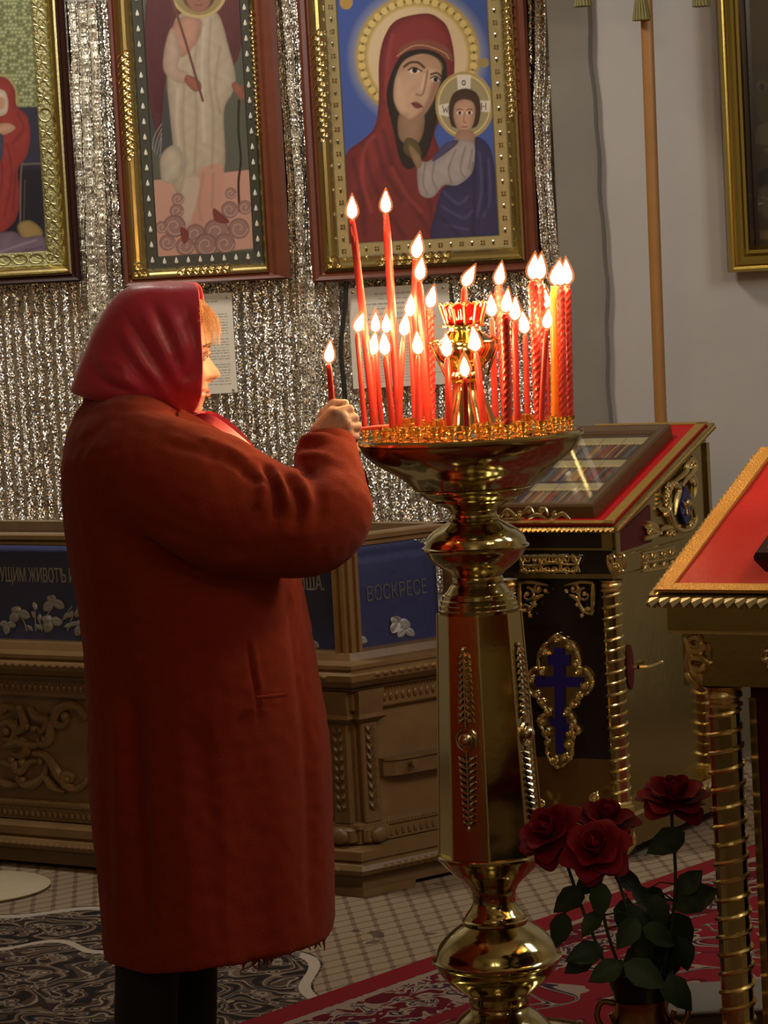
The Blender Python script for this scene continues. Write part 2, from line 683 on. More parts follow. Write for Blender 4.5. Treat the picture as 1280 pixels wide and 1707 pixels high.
# ================================================================ ICONS ON THE WALL
WOOD_RED = mat('red_brown_frame', (0.16, 0.045, 0.022), 0.3, bump=(60, 0.1, 0.002), var=0.25, var_scale=20)
WOOD_BLK = mat('dark_cherry_frame', (0.035, 0.012, 0.010), 0.25)
GOLDM = mat('gilt_moulding', (0.56, 0.45, 0.18), 0.25, 1.0, bump=(120, 0.1, 0.002))
GOLD_PRINT = painted('embossed_gold_print', 0.35, 0.55)


def framed(name, Y, rects, depth, mats, ref_y):
    """rects: nested photo rectangles (xl, xr, ytop, ybot), outermost first -> Empty and the local rectangles"""
    R = []
    for xl, xr, yt, yb in rects:
        cx = (xl + xr) / 2
        R.append([at(xl, ref_y, Y).x, at(xr, ref_y, Y).x, at(cx, yb, Y).z, at(cx, yt, Y).z])
    root = empty(name, (R[0][0], Y, R[0][2]))
    ox, oz = R[0][0], R[0][2]
    L = [(a - ox, b_ - ox, c - oz, d - oz) for a, b_, c, d in R]
    MB().box(((L[0][0] + L[0][1]) / 2, .012, (L[0][2] + L[0][3]) / 2), (L[0][1] - L[0][0], .02, L[0][3] - L[0][2])).build('backing', WOOD_BLK, root)
    for i, (nm, m, prof) in enumerate(mats):
        a, c = L[i], L[i + 1]
        rings = []
        for t, y in prof:
            r = [a[k] + (c[k] - a[k]) * t for k in range(4)]
            rings.append([(r[0], -y, r[2]), (r[1], -y, r[2]), (r[1], -y, r[3]), (r[0], -y, r[3])])
        MB().loft(rings, cap=False).build(nm, m, root, smooth=False)
    return root, L, (ox, oz)


def scroll_relief(mb, x0, x1, z0, z1, y, n, r=.004):
    """rows of small curled leaves in a rectangle (embossed metal)"""
    for k in range(n):
        t = (k + .5) / n
        if (z1 - z0) > (x1 - x0):
            c = ((x0 + x1) / 2 + (x1 - x0) * .22 * (1 if k % 2 else -1), z0 + (z1 - z0) * t)
        else:
            c = (x0 + (x1 - x0) * t, (z0 + z1) / 2 + (z1 - z0) * .22 * (1 if k % 2 else -1))
        w = min(x1 - x0, z1 - z0) * .42
        s = 1 if k % 2 else -1
        pts = [(c[0] + s * w * (1 - j / 9) * math.cos(j * .8), y, c[1] + w * (1 - j / 9) * math.sin(j * .8)) for j in range(9)]
        mb.tube(pts, [r * (.5 + j / 10) for j in range(9)], 5)
        mb.ell(c, .1 * w, 5, 3) if False else mb.ell((c[0], y - .001, c[1]), (w * .3, .004, w * .3), 6, 4)


WOODP = [(0, 0), (0, .045), (.25, .055), (.6, .05), (.8, .035), (1, .032)]
GOLDP = [(0, .032), (.05, .042), (.25, .046), (.4, .036), (.6, .034), (.8, .026), (1, .016)]
FLATP = [(0, .016), (.1, .012), (.9, .010), (1, .006)]

# --- large icon of the veiled mother (behind the candles)
Y0 = 9.34
root, L, (ox, oz) = framed('framed_icon', Y0, [(508, 887, -260, 462), (528, 864, -240, 446), (552, 846, -216, 422), (574, 822, -194, 399)], .05,
                           [('outer_frame', WOOD_RED, WOODP), ('gold_moulding', GOLDM, GOLDP), ('embossed_border', mat('greenish_gold_border', (0.36, 0.31, 0.16), 0.4, .7), FLATP)], 230)
tag(root, 'large framed icon of a veiled woman in dark red holding a haloed child', 'icon')
P = lambda px, py: (at(px, py, Y0).x - ox, at(px, py, Y0).z - oz)
cv = Canvas(P, L[3][0], L[3][1], L[3][2], L[3][3], .0022, (52, 78, 150))
p = lambda x, y: (490 + x / 2.56, y / 2.56)
pp = lambda *a: [p(*t) for t in a]
cv.ell((697, 300), 140, 260, (60, 90, 165), 120, .5)
cv.ell((696, 95), 113, 113, (150, 150, 150), 16, .6)
cv.ell((696, 95), 104, 104, (170, 140, 70))
for k in range(40):
    a = k * 2 * PI / 40
    cv.ell((696 + 94 * math.cos(a), 95 + 94 * math.sin(a)), 6, 6, (205, 178, 100), 2)
    cv.ell((696 + 94 * math.cos(a + .08), 95 + 94 * math.sin(a + .08)), 2.5, 2.5, (110, 85, 35), 1.5)
cv.ell((696, 95), 84, 84, (204, 176, 132))
cv.ell((696, 95), 86, 86, (190, 160, 90), 1.5, 1, .96)
cv.ell((806, 105), 9, 8, (150, 125, 60))
cv.ell((577, 4), 11, 12, (170, 130, 50))
cv.poly(pp((560, 58), (440, 85), (385, 160), (362, 270), (362, 420), (345, 540), (290, 600), (222, 660), (217, 800), (228, 1040), (640, 1040), (660, 780), (620, 640), (600, 560), (640, 480), (675, 380), (684, 250), (660, 130), (620, 80)), (116, 33, 38))
cv.poly(pp((555, 75), (460, 110), (405, 200), (390, 320), (380, 450), (360, 560), (300, 640), (260, 800), (330, 760), (400, 620), (420, 400), (440, 280), (500, 210), (640, 210), (650, 140)), (138, 44, 46), 14, .7)
for a_ in (((640, 330), (640, 470), (590, 560), (560, 640), (570, 800), (600, 1000)), ((380, 560), (420, 700), (500, 860), (580, 990)), ((300, 620), (330, 760), (400, 900), (470, 1010)), ((250, 680), (290, 840), (300, 1000)), ((350, 600), (390, 740), (460, 850))):
    cv.line(pp(*a_), 7, (62, 16, 26), .55, 8)
for a_ in (((340, 580), (300, 640), (290, 760), (330, 900)), ((420, 150), (400, 260), (395, 420)), ((420, 720), (480, 830), (540, 900))):
    cv.line(pp(*a_), 5, (168, 66, 64), .5, 7)
cv.poly(pp((470, 190), (560, 170), (650, 200), (680, 260), (650, 250), (560, 215), (450, 235)), (128, 72, 58), 3, .8)
cv.line(pp((440, 240), (500, 200), (560, 195), (640, 225), (660, 250)), 2.0, (190, 150, 95), .7)
cv.poly(pp((545, 210), (460, 235), (410, 330), (395, 420), (425, 560), (455, 690), (500, 720), (570, 650), (612, 500), (640, 420), (652, 290), (620, 232)), (36, 30, 30))
cv.poly(pp((455, 480), (445, 570), (470, 610), (530, 610), (555, 540), (545, 480)), (150, 112, 84), 2.5)
cv.poly(pp((480, 590), (470, 650), (540, 690), (530, 610)), (92, 78, 48), 2)
cv.poly(pp((535, 232), (470, 260), (434, 330), (426, 420), (450, 480), (497, 512), (540, 505), (588, 440), (624, 345), (626, 275), (590, 240)), (190, 150, 118), 2)
cv.poly(pp((540, 235), (500, 250), (470, 280), (460, 300), (560, 290), (626, 300), (626, 270), (590, 242)), (165, 122, 92), 6, .7)
cv.poly(pp((600, 330), (624, 345), (588, 440), (540, 505), (500, 512), (545, 470), (570, 420)), (136, 94, 70), 6, .75)
cv.poly(pp((436, 340), (430, 420), (455, 478), (480, 470), (470, 400), (455, 340)), (205, 166, 134), 8, .6)
cv.line(pp((470, 285), (495, 268), (530, 268), (556, 290)), 4, (52, 32, 26), .9)
cv.line(pp((585, 318), (610, 312), (632, 330)), 3.5, (52, 32, 26), .9)
cv.ell(p(515, 302), 9, 4.2, (225, 205, 185), 1.5)
cv.ell(p(515, 301), 4.4, 4.4, (30, 18, 15), 1.2)
cv.line(pp((488, 300), (512, 289), (545, 304)), 2.6, (34, 20, 18), .95)
cv.ell(p(603, 340), 6.5, 4, (215, 192, 170), 1.5)
cv.ell(p(604, 340), 3.8, 4, (30, 18, 15), 1.2)
cv.line(pp((583, 334), (604, 326), (624, 342)), 2.2, (34, 20, 18), .95)
cv.line(pp((570, 300), (562, 350), (552, 395), (540, 408), (522, 402)), 3, (122, 80, 58), .8, 2.5)
cv.line(pp((556, 320), (546, 380)), 3, (216, 178, 146), .7, 3)
cv.poly(pp((502, 440), (522, 435), (542, 447), (547, 456), (528, 464), (510, 456)), (136, 62, 54), 2)
cv.line(pp((498, 442), (525, 450), (550, 458)), 1.6, (80, 30, 30), .9)
cv.ell(p(728, 450), 49, 56, (164, 138, 76), 1.5)
cv.ell(p(726, 450), 43, 50, (150, 134, 92), 1.5)
cv.ell(p(726, 450), 44, 51, (205, 182, 120), 1.5, 1, .95)
cv.poly(pp((695, 320), (755, 320), (750, 400), (700, 400)), (206, 194, 172), 1.5, 1, False)
cv.poly(pp((615, 450), (660, 440), (665, 500), (618, 490)), (206, 194, 172), 1.5, 1, False)
cv.poly(pp((790, 430), (836, 430), (834, 480), (790, 475)), (206, 194, 172), 1.5, 1, False)
cv.ell(p(724, 354), 3.5, 4.5, (60, 40, 30), 1, 1, .5)
cv.line(pp((800, 440), (800, 470)), 1.4, (60, 40, 30), 1, 1)
cv.line(pp((818, 440), (818, 470)), 1.4, (60, 40, 30), 1, 1)
cv.line(pp((800, 455), (818, 455)), 1.2, (60, 40, 30), 1, 1)
cv.line(pp((634, 452), (640, 480), (646, 462), (652, 480), (658, 452)), 1.3, (60, 40, 30), 1, 1, False)
cv.poly(pp((728, 378), (680, 400), (660, 460), (665, 515), (685, 545), (770, 545), (793, 500), (795, 440), (775, 395)), (66, 42, 30), 2)
cv.poly(pp((728, 425), (690, 440), (680, 490), (695, 545), (728, 572), (758, 545), (772, 490), (765, 440)), (188, 142, 112), 2)
cv.poly(pp((700, 560), (690, 610), (770, 610), (760, 560)), (165, 122, 96), 2)
for ex in (707, 748):
    cv.ell(p(ex, 482), 5.2, 2.6, (225, 205, 185), 1)
    cv.ell(p(ex, 482), 2.6, 2.8, (28, 18, 14), 1)
    cv.line(pp((ex - 12, 470), (ex, 466), (ex + 12, 469)), 1.5, (55, 34, 26), .9)
cv.line(pp((728, 480), (724, 520), (734, 524)), 1.8, (130, 86, 64), .8)
cv.line(pp((718, 541), (728, 543), (738, 541)), 2.2, (140, 62, 54), .9)
cv.poly(pp((690, 600), (640, 650), (570, 690), (532, 690), (526, 760), (540, 830), (590, 842), (640, 790), (700, 790), (770, 720), (775, 620), (740, 600)), (160, 146, 140), 2)
for a_ in (((560, 700), (550, 780), (570, 830)), ((600, 690), (590, 760), (610, 810)), ((690, 640), (660, 720), (670, 780)), ((730, 630), (710, 720), (730, 760)), ((760, 640), (745, 720))):
    cv.line(pp(*a_), 3.0, (108, 98, 104), .7, 3)
cv.poly(pp((700, 598), (650, 610), (610, 650), (590, 690), (640, 660), (690, 620)), (72, 70, 108), 2)
cv.poly(pp((775, 585), (830, 620), (856, 720), (862, 860), (862, 1040), (600, 1040), (605, 900), (640, 800), (700, 790), (760, 740), (772, 660)), (42, 42, 86), 2)
for a_ in (((640, 820), (700, 870), (740, 840)), ((630, 880), (720, 930), (760, 900)), ((790, 650), (800, 800), (780, 920)), ((830, 680), (835, 850), (810, 920)), ((650, 960), (740, 980))):
    cv.line(pp(*a_), 3.5, (80, 80, 130), .6, 5)
for a_ in (((765, 700), (770, 840), (765, 1000)), ((815, 700), (820, 900)), ((620, 920), (700, 1000))):
    cv.line(pp(*a_), 5, (20, 20, 48), .6, 6)
cv.poly(pp((490, 620), (525, 650), (545, 690), (530, 720), (505, 680)), (150, 116, 80), 2)
cv.build('picture', PRINT, root, lambda u, v: (u, -.007, v), 1.08, .12)
# gems of the border
gm = MB()
a, c = L[2], L[3]
for side in range(3):
    n = 24 if side < 2 else 14
    for k in range(n):
        t = (k + .5) / n
        if side == 2:
            x, z = c[0] + (c[1] - c[0]) * t, (a[2] + c[2]) / 2
        else:
            x, z = ((a[0] + c[0]) / 2 if side == 0 else (a[1] + c[1]) / 2), a[2] + .9 * t
        if k % 2 == 0:
            for q_ in range(4):
                an = q_ * PI / 2 + PI / 4
                gm.ell((x + .006 * math.cos(an), -.012, z + .006 * math.sin(an)), (.004, .004, .004), 5, 3)
        else:
            gm.ell((x, -.012, z), (.005, .005, .009), 5, 4)
tag(gm.build('border_beads', SILVER, root), kind='stuff')
rel = MB()
b1, b2 = L[1], L[2]
h = lambda py: P(540, py)[1]
rel = MB()
scroll_relief(rel, b1[0] + .004, b2[0], h(238), h(52), -.048, 22)
rel.build('relief_ornament', GILT, root)
rel = MB()
scroll_relief(rel, b2[1], b1[1] - .004, h(215), h(-10), -.048, 26)
rel.build('relief_ornament', GILT, root)
rel = MB()
scroll_relief(rel, P(630, 430)[0], P(750, 430)[0], b1[2] + .008, b2[2], -.044, 16)
rel.build('relief_ornament', GILT, root)
rel = MB()
scroll_relief(rel, b1[0] + .01, b1[0] + .05, b1[2] + .01, b1[2] + .05, -.044, 3)
rel.build('relief_ornament', GILT, root)

# --- tall icon of the winged figure
root, L, (ox, oz) = framed('framed_icon', Y0, [(194, 472, -300, 473), (206, 436, -285, 461), (232, 428, -262, 444), (252, 412, -240, 424)], .05,
                           [('outer_frame', WOOD_RED, WOODP), ('gold_moulding', GOLDM, GOLDP), ('bead_border', mat('dark_green_border', (0.045, 0.045, 0.03), 0.4), FLATP)], 230)
tag(root, 'tall framed icon of a winged figure in a cream robe standing on clouds', 'icon')
P = lambda px, py: (at(px, py, Y0).x - ox, at(px, py, Y0).z - oz)
cv = Canvas(P, L[3][0], L[3][1], L[3][2], L[3][3], .0022, (88, 88, 74))
q2 = lambda *a: [(x / 2.56, y / 2.56) for x, y in a]
cv.poly(q2((660, 380), (640, 560), (700, 700), (740, 600), (730, 420)), (62, 62, 66), 6, .8)
cv.poly(q2((640, -40), (760, -40), (770, 120), (720, 260), (700, 420), (690, 520), (680, 600), (650, 500), (620, 330), (615, 160)), (100, 42, 48), 2)
cv.poly(q2((900, -40), (1050, -40), (1045, 110), (1010, 260), (960, 280), (930, 120)), (106, 46, 50), 2)
for k in range(8):
    cv.line(q2((650 + 12 * k, 0), (640 + 9 * k, 250), (662 + 4 * k, 480)), 2, (74, 28, 38), .6, 2)
    cv.line(q2((950 + 12 * k, 0), (955 + 10 * k, 120), (965 + 5 * k, 240)), 2, (74, 28, 38), .6, 2)
for k in range(4):
    cv.line(q2((690, 530 + 20 * k), (660 + 8 * k, 580 + 25 * k), (650 + 10 * k, 640 + 10 * k)), 1.6, (160, 150, 140), .7)
cv.poly(q2((655, 770), (1065, 725), (1080, 1060), (668, 1098)), (198, 140, 116), 2, 1, False)
cv.poly(q2((770, 60), (850, 40), (930, 60), (975, 200), (1005, 330), (990, 400), (955, 480), (955, 730), (850, 760), (790, 850), (735, 780), (740, 640), (725, 480), (715, 330), (740, 120)), (178, 158, 130), 2.5)
cv.poly(q2((690, 660), (740, 620), (780, 660), (770, 760), (700, 780), (685, 720)), (182, 164, 138), 3)
cv.poly(q2((790, 70), (860, 90), (850, 160), (800, 230), (760, 240), (730, 180), (740, 110)), (186, 130, 104), 4)
cv.poly(q2((735, 120), (705, 200), (700, 300), (750, 350), (800, 350), (800, 310), (760, 290), (770, 220)), (184, 152, 128), 3)
cv.poly(q2((850, 730), (950, 708), (945, 880), (900, 960), (820, 960), (840, 840)), (196, 132, 108), 3, .9)
cv.poly(q2((780, 780), (850, 760), (840, 860), (800, 960), (775, 900)), (188, 164, 140), 3, .8)
for a_ in (((850, 90), (830, 300), (840, 500), (830, 740)), ((900, 80), (890, 300), (910, 500), (905, 720)), ((790, 330), (780, 500), (790, 700), (770, 820)), ((940, 200), (920, 360), (940, 480)), ((870, 740), (850, 860), (860, 940)), ((910, 740), (905, 880))):
    cv.line(q2(*a_), 3.5, (138, 116, 94), .55, 5)
for a_ in (((870, 120), (862, 320), (872, 600)), ((760, 380), (755, 520), (765, 620))):
    cv.line(q2(*a_), 4, (206, 188, 160), .6, 6)
cv.ell((331, -18), 48, 48, (150, 124, 66), 2)
cv.ell((331, -18), 48, 48, (186, 160, 92), 2, 1, .9)
cv.ell((331, -14), 29, 33, (92, 58, 36), 3)
cv.ell((331, -6), 21, 26, (150, 96, 72), 3)
for ex_ in (322, 339):
    cv.ell((ex_, -12), 3, 1.8, (40, 24, 20), 1)
cv.line([(331, -10), (330, 0), (333, 2)], 1.4, (112, 66, 48), .9)
cv.line([(325, 8), (331, 9), (337, 8)], 1.8, (128, 56, 48), .9)
cv.poly(q2((800, 320), (850, 345), (860, 380), (830, 390), (790, 350)), (160, 88, 66), 2)
cv.poly(q2((1000, 350), (1035, 370), (1050, 420), (1020, 420), (990, 370)), (160, 88, 66), 2)
cv.line(q2((735, 0), (790, 170), (866, 430)), 4.2, (112, 62, 50), 1, 1.2, False)
cv.line(q2((1020, 430), (1018, 560), (1028, 680), (1018, 780), (1022, 900)), 4, (40, 30, 28), 1)
for cx, cy, r in ((755, 900, 30), (745, 965, 48), (715, 1035, 34), (835, 1000, 44), (925, 990, 56), (1020, 975, 44), (980, 895, 36), (985, 825, 24), (1045, 885, 30), (760, 850, 26), (880, 1045, 50), (790, 1050, 40), (960, 1040, 44), (690, 970, 26)):
    c_ = (cx / 2.56, cy / 2.56)
    cv.ell(c_, r / 2.56, r / 2.56, (150, 104, 96), 3, .9)
    cv.ell(c_, r / 2.56, r / 2.56, (112, 72, 70), 1.5, .6, .86)
    cv.line([(c_[0] + r / 2.9 * (1 - j / 12) * math.cos(j * .75), c_[1] + r / 2.9 * (1 - j / 12) * math.sin(j * .75)) for j in range(11)], 1.6, (196, 156, 138), .8)
cv.poly(q2((770, 970), (805, 990), (800, 1030), (780, 1035)), (140, 52, 46), 2)
cv.poly(q2((910, 890), (950, 915), (980, 950), (920, 945)), (140, 52, 46), 2)
cv.build('picture', PRINT, root, lambda u, v: (u, -.007, v), 0.95, .22)
gm = MB()
a, c = L[2], L[3]
for side in range(3):
    n = 19 if side < 2 else 8
    for k in range(n):
        t = (k + .5) / n
        if side == 2:
            x, z = c[0] + (c[1] - c[0]) * t, (a[2] + c[2]) / 2
        else:
            x, z = ((a[0] + c[0]) / 2 if side == 0 else (a[1] + c[1]) / 2), a[2] + .9 * t
        gm.ell((x, -.013, z), (.006, .004, .007), 6, 4)
        gm.tube([(x, -.013, z + .004), (x, -.013, z + .014)], [.005, .0006], 5)
tag(gm.build('border_beads', mat('mother_of_pearl', (0.75, 0.72, 0.62), 0.3), root), kind='stuff')
rel = MB()
b1, b2 = L[1], L[2]
h = lambda py: P(215, py)[1]
rel = MB()
scroll_relief(rel, b1[0] + .004, b2[0] - .006, h(268), h(88), -.046, 26)
rel.build('relief_ornament', GILT, root)
rel = MB()
scroll_relief(rel, b2[1], b1[1] - .002, h(240), h(30), -.046, 34, .003)
rel.build('relief_ornament', GILT, root)
rel = MB()
scroll_relief(rel, P(300, 460)[0], P(385, 460)[0], b1[2] + .004, b2[2], -.044, 14)
rel.build('relief_ornament', GILT, root)
rel = MB()
scroll_relief(rel, b1[0] + .006, b1[0] + .05, b1[2] + .006, b1[2] + .05, -.044, 3)
rel.build('relief_ornament', GILT, root)

# --- icon cut by the left border
root, L, (ox, oz) = framed('framed_icon', Y0, [(-190, 128, -300, 478), (-176, 113, -286, 466), (-158, 96, -268, 448), (-136, 70, -246, 424)], .05,
                           [('outer_frame', WOOD_BLK, WOODP), ('gold_moulding', GOLDM, GOLDP), ('embossed_border', mat('embossed_gold_border', (0.42, 0.40, 0.19), 0.45, .6, bump=(90, .7, .008)), FLATP)], 300)
tag(root, 'dark framed icon of a seated figure in red before a gold patterned ground', 'icon')
P = lambda px, py: (at(px, py, Y0).x - ox, at(px, py, Y0).z - oz)
cv = Canvas(P, L[3][0], L[3][1], L[3][2], L[3][3], .0024, (118, 124, 78))
for gx in range(-132, 75, 6):
    for gy in range(-240, 190, 6):
        cv_c = (gx + (3 if (gy // 6) % 2 else 0), gy)
        if cv_c[0] > -140:
            cv.ell(cv_c, 2.4, 2.0, (168, 172, 122) if rng.random() > .4 else (86, 92, 52), 1.4, .8)
for gx in range(-20, 72, 16):
    cv.line([(gx, -40), (gx + 4, 190)], 1.2, (84, 90, 56), .6)
cv.poly([(-140, 182), (72, 178), (76, 440), (-140, 446)], (44, 44, 62), 2, 1, False)
cv.poly([(-140, 282), (72, 278), (76, 440), (-140, 446)], (30, 24, 32), 14, .9, False)
cv.ell((4, 165), 27, 40, (150, 140, 84), 2)
cv.poly([(-10, 130), (10, 130), (25, 150), (28, 176), (46, 195), (51, 230), (44, 262), (30, 285), (34, 330), (20, 375), (-30, 380), (-30, 140)], (142, 44, 40))
for a_ in (((30, 190), (40, 215), (20, 240)), ((12, 240), (20, 290), (8, 360)), ((0, 250), (4, 300), (-8, 360)), ((26, 290), (22, 350))):
    cv.line(a_, 3, (92, 24, 28), .6, 4)
cv.poly([(-8, 152), (8, 152), (14, 170), (10, 190), (-8, 190)], (190, 172, 152), 2)
cv.ell((2, 172), 7, 11, (176, 128, 100), 2)
cv.poly([(-5, 208), (16, 206), (26, 214), (10, 224), (-8, 222)], (186, 140, 112), 2)
cv.poly([(-10, 226), (6, 228), (2, 268), (-12, 262)], (70, 66, 92), 2)
cv.line([(34, 372), (36, 282), (44, 274), (70, 273)], 3, (104, 88, 84), .9)
cv.line([(40, 372), (42, 300)], 2, (84, 70, 72), .8)
cv.poly([(30, 376), (50, 368), (70, 384), (66, 396), (40, 398)], (150, 124, 66), 4)
cv.poly([(-20, 398), (20, 386), (40, 396), (72, 394), (74, 425), (30, 440), (-20, 444)], (112, 92, 110), 3)
cv.line([(0, 420), (30, 410), (60, 400)], 3, (152, 132, 148), .7, 4)
cv.line([(10, 436), (36, 420), (70, 412)], 3, (72, 56, 80), .7, 4)
cv.build('picture', PRINT, root, lambda u, v: (u, -.007, v), 1.08, .12)
rel = MB()
a, c = L[2], L[3]
for k in range(17):                                    # interlaced strapwork up the right border
    z = a[2] + .03 + k * .054
    w = (a[1] - c[1]) * .40
    xm = (a[1] + c[1]) / 2
    if k == 8:
        rel.tube([(xm + .02 * math.cos(t * .52), -.014, z + .02 * math.sin(t * .52)) for t in range(12)], .0022, 5, loop=True)
        continue
    rel.tube([(xm + w * math.sin(t * PI / 6), -.013, z + .024 * math.cos(t * PI / 6 * 1.0) * math.cos(t * PI / 12)) for t in range(12)], .002, 5, loop=True)
    rel.tube([(xm - w, -.013, z - .024), (xm, -.014, z), (xm + w, -.013, z + .024)], .002, 5)
    rel.tube([(xm + w, -.013, z - .024), (xm, -.014, z), (xm - w, -.013, z + .024)], .002, 5)
zb = (a[2] + c[2]) / 2
for k in range(8):
    x = a[1] - .03 - k * .05
    rel.tube([(x + .022 * math.sin(t * PI / 6), -.013, zb + .014 * math.cos(t * PI / 6)) for t in range(12)], .002, 5, loop=True)
tag(rel.build('strapwork_relief', mat('pale_gilt', (0.50, 0.45, 0.22), .4, .9), root), kind='stuff')

# --- gold-framed painting on the right
root, L, (ox, oz) = framed('framed_painting', 9.35, [(1204, 1530, -330, 446), (1242, 1496, -290, 404)], .06,
                           [('gold_frame', mat('antique_gold_frame', (0.50, 0.36, 0.08), 0.3, 1.0, bump=(150, .2, .002)),
                             [(0, 0), (0, .035), (.12, .05), (.22, .048), (.3, .06), (.45, .075), (.6, .068), (.72, .05), (.85, .045), (1, .02), (1, .0)])], 225)
tag(root, 'dim brown painting in a broad plain gold frame on the grey wall', 'painting')
P = lambda px, py: (at(px, py, 9.35).x - ox, at(px, py, 9.35).z - oz)
cv = Canvas(P, L[1][0] - .005, L[1][1] + .005, L[1][2] - .005, L[1][3] + .005, .0034, (62, 46, 34))
cv.ell((1280, 40), 50, 70, (88, 66, 46), 30, .8)
cv.poly([(1250, 125), (1290, 118), (1296, 200), (1268, 200), (1256, 165)], (74, 64, 48), 4, .8)
cv.ell((1270, 143), 9, 9, (92, 80, 60), 2)
cv.ell((1270, 145), 5, 6, (50, 40, 32), 2)
cv.poly([(1252, 236), (1268, 208), (1292, 206), (1296, 240)], (90, 80, 62), 3, .8)
cv.poly([(1272, 250), (1290, 244), (1290, 258)], (92, 82, 66), 3, .8)
cv.poly([(1262, 300), (1276, 280), (1290, 300), (1284, 330)], (36, 26, 22), 3)
cv.ell((1276, 336), 14, 26, (84, 74, 60), 4, .7)
cv.line([(1262, 334), (1263, 356)], 2.2, (150, 142, 126), .9)
cv.line([(1257, 341), (1270, 339)], 2.2, (150, 142, 126), .9)
cv.line([(1240, 323), (1262, 328), (1290, 332)], 1, (130, 120, 105), .7)
cv.poly([(1254, 385), (1300, 383), (1300, 398), (1254, 400)], (96, 78, 52), 2, 1, False)
cv.build('picture', painted('dark_oil_paint', .35), root, lambda u, v: (u, -.004, v), 1.35)
MB().box(((L[1][0] + L[1][1]) / 2, -.019, (L[1][2] + L[1][3]) / 2), (L[1][1] - L[1][0] + .004, .003, L[1][3] - L[1][2] + .004)).build('glass_pane', glass_mat('picture_glass', (.9, .9, .88), .7), root, smooth=False)
MB().box((L[1][0] + .022, -.012, (L[1][2] + L[1][3]) / 2), (.012, .012, L[1][3] - L[1][2])).build('inner_slip', WOOD_BLK, root, smooth=False)

# ---------------------------------------------------------------- printed sheets pinned under the icons
PAPER = painted('printed_paper', .7)


def notice(px0, px1, py0, py1, Y, label, lines, pins, lean=0.0):
    cx, cy = (px0 + px1) / 2, (py0 + py1) / 2
    x0, x1 = at(px0, cy, Y).x, at(px1, cy, Y).x
    z0, z1 = at(cx, py1, Y).z, at(cx, py0, Y).z
    root = empty('notice_sheet', (x0, Y, z0))
    P_ = lambda px, py: (at(px, py, Y).x - x0, at(px, py, Y).z - z0)
    cvp = Canvas(P_, 0, x1 - x0, 0, z1 - z0, .0016, (176, 168, 152))
    for u0_, u1_, v_, t_, a_ in lines((x1 - x0), (z1 - z0)):
        x = u0_
        while x < u1_:
            w = random.uniform(.006, .02)
            m_ = ((cvp.Q[:, 0] > x) & (cvp.Q[:, 0] < min(x + w, u1_)) & (np.abs(cvp.Q[:, 1] - v_) < t_)).astype(float) * a_
            cvp._mix(m_, (60, 56, 54))
            x += w + .003
    cvp.build('printed_page', PAPER, root, lambda u, v: (u, -.0015 - .004 * math.sin(u / (x1 - x0) * PI), v), 1.9)
    MB().box(((x1 - x0) / 2, 0.002, (z1 - z0) / 2), (x1 - x0, .002, z1 - z0)).build('backing_sheet', mat('white_paper', (.6, .57, .5), .8), root, smooth=False)
    for u, v in pins:
        MB().ell(((x1 - x0) * u, -.006, (z1 - z0) * v), (.004, .003, .004), 8, 4).build('pin', SILVER, root)
    tag(root, label, 'notice', 'printed sheets pinned to the foil')


def lines1(W, H):
    out = [(W * .38, W * .75, H * .92, .0016, .6)]
    for k in range(27):
        out.append((W * .08, W * (.9 if k % 9 else .6), H * (.82 - .028 * k), .0014, .55))
    return out


def lines2(W, H):
    out = []
    for k in range(9):
        w = random.uniform(.2, .42)
        out.append((W * (.5 - w), W * (.5 + w), H * (.93 - .05 * k), .0018, .55))
    for k in range(13):
        out.append((W * .1, W * random.uniform(.7, .9), H * (.42 - .03 * k), .0014, .4))
    return out


notice(296, 391, 490, 657, 9.345, 'narrow printed white sheet pinned behind the head of the woman in red', lines1, ((.93, .96), (.93, .03)))
notice(584, 752, 476, 644, 9.345, 'wide printed white sheet pinned on foil behind the burning candles', lines2, ((.05, .96), (.95, .96)))

# ---------------------------------------------------------------- banner with tassels
TAS = mat('olive_tassel', (0.20, 0.17, 0.045), 0.6, bump=(160, .5, .004))
BY = 8.95
bx = at(1087, 350, BY).x
root = empty('church_banner', (bx, BY, 0))
tag(root, 'church banner on an ochre wooden pole with olive tassels before the grey wall', 'banner')
x_of = lambda px, py: at(px, py, BY).x - bx
pole = MB().tube([(x_of(1110, 760) + .004, 0, 0.009), (x_of(1101, 690), 0, at(1101, 690, BY).z), (x_of(1077, 0), 0, at(1077, 0, BY).z), (x_of(1072, -120), 0, at(1072, -120, BY).z), (x_of(1060, -400), 0, at(1060, -400, BY).z)], .0185, 12)
pole.build('pole', mat('ochre_varnished_pole', (0.36, 0.17, 0.045), 0.4, var=.2, var_scale=9), root)
zt = at(1070, -8, BY).z
clo = MB()
rings = []
for i in range(13):
    z = zt + .04 + .6 * i / 12
    rings.append([(x_of(930, 0) + .47 * j / 24, -.03 - .008 * math.sin(j * .9), z - (.035 * abs(math.sin(j * PI / 8)) if i == 0 else 0)) for j in range(25)] +
                 [(x_of(930, 0) + .47 * j / 24, -.026 - .008 * math.sin(j * .9), z - (.035 * abs(math.sin(j * PI / 8)) if i == 0 else 0)) for j in range(24, -1, -1)])
clo.loft(rings).build('banner_cloth', mat('olive_banner_cloth', (0.16, 0.13, 0.04), .7), root)
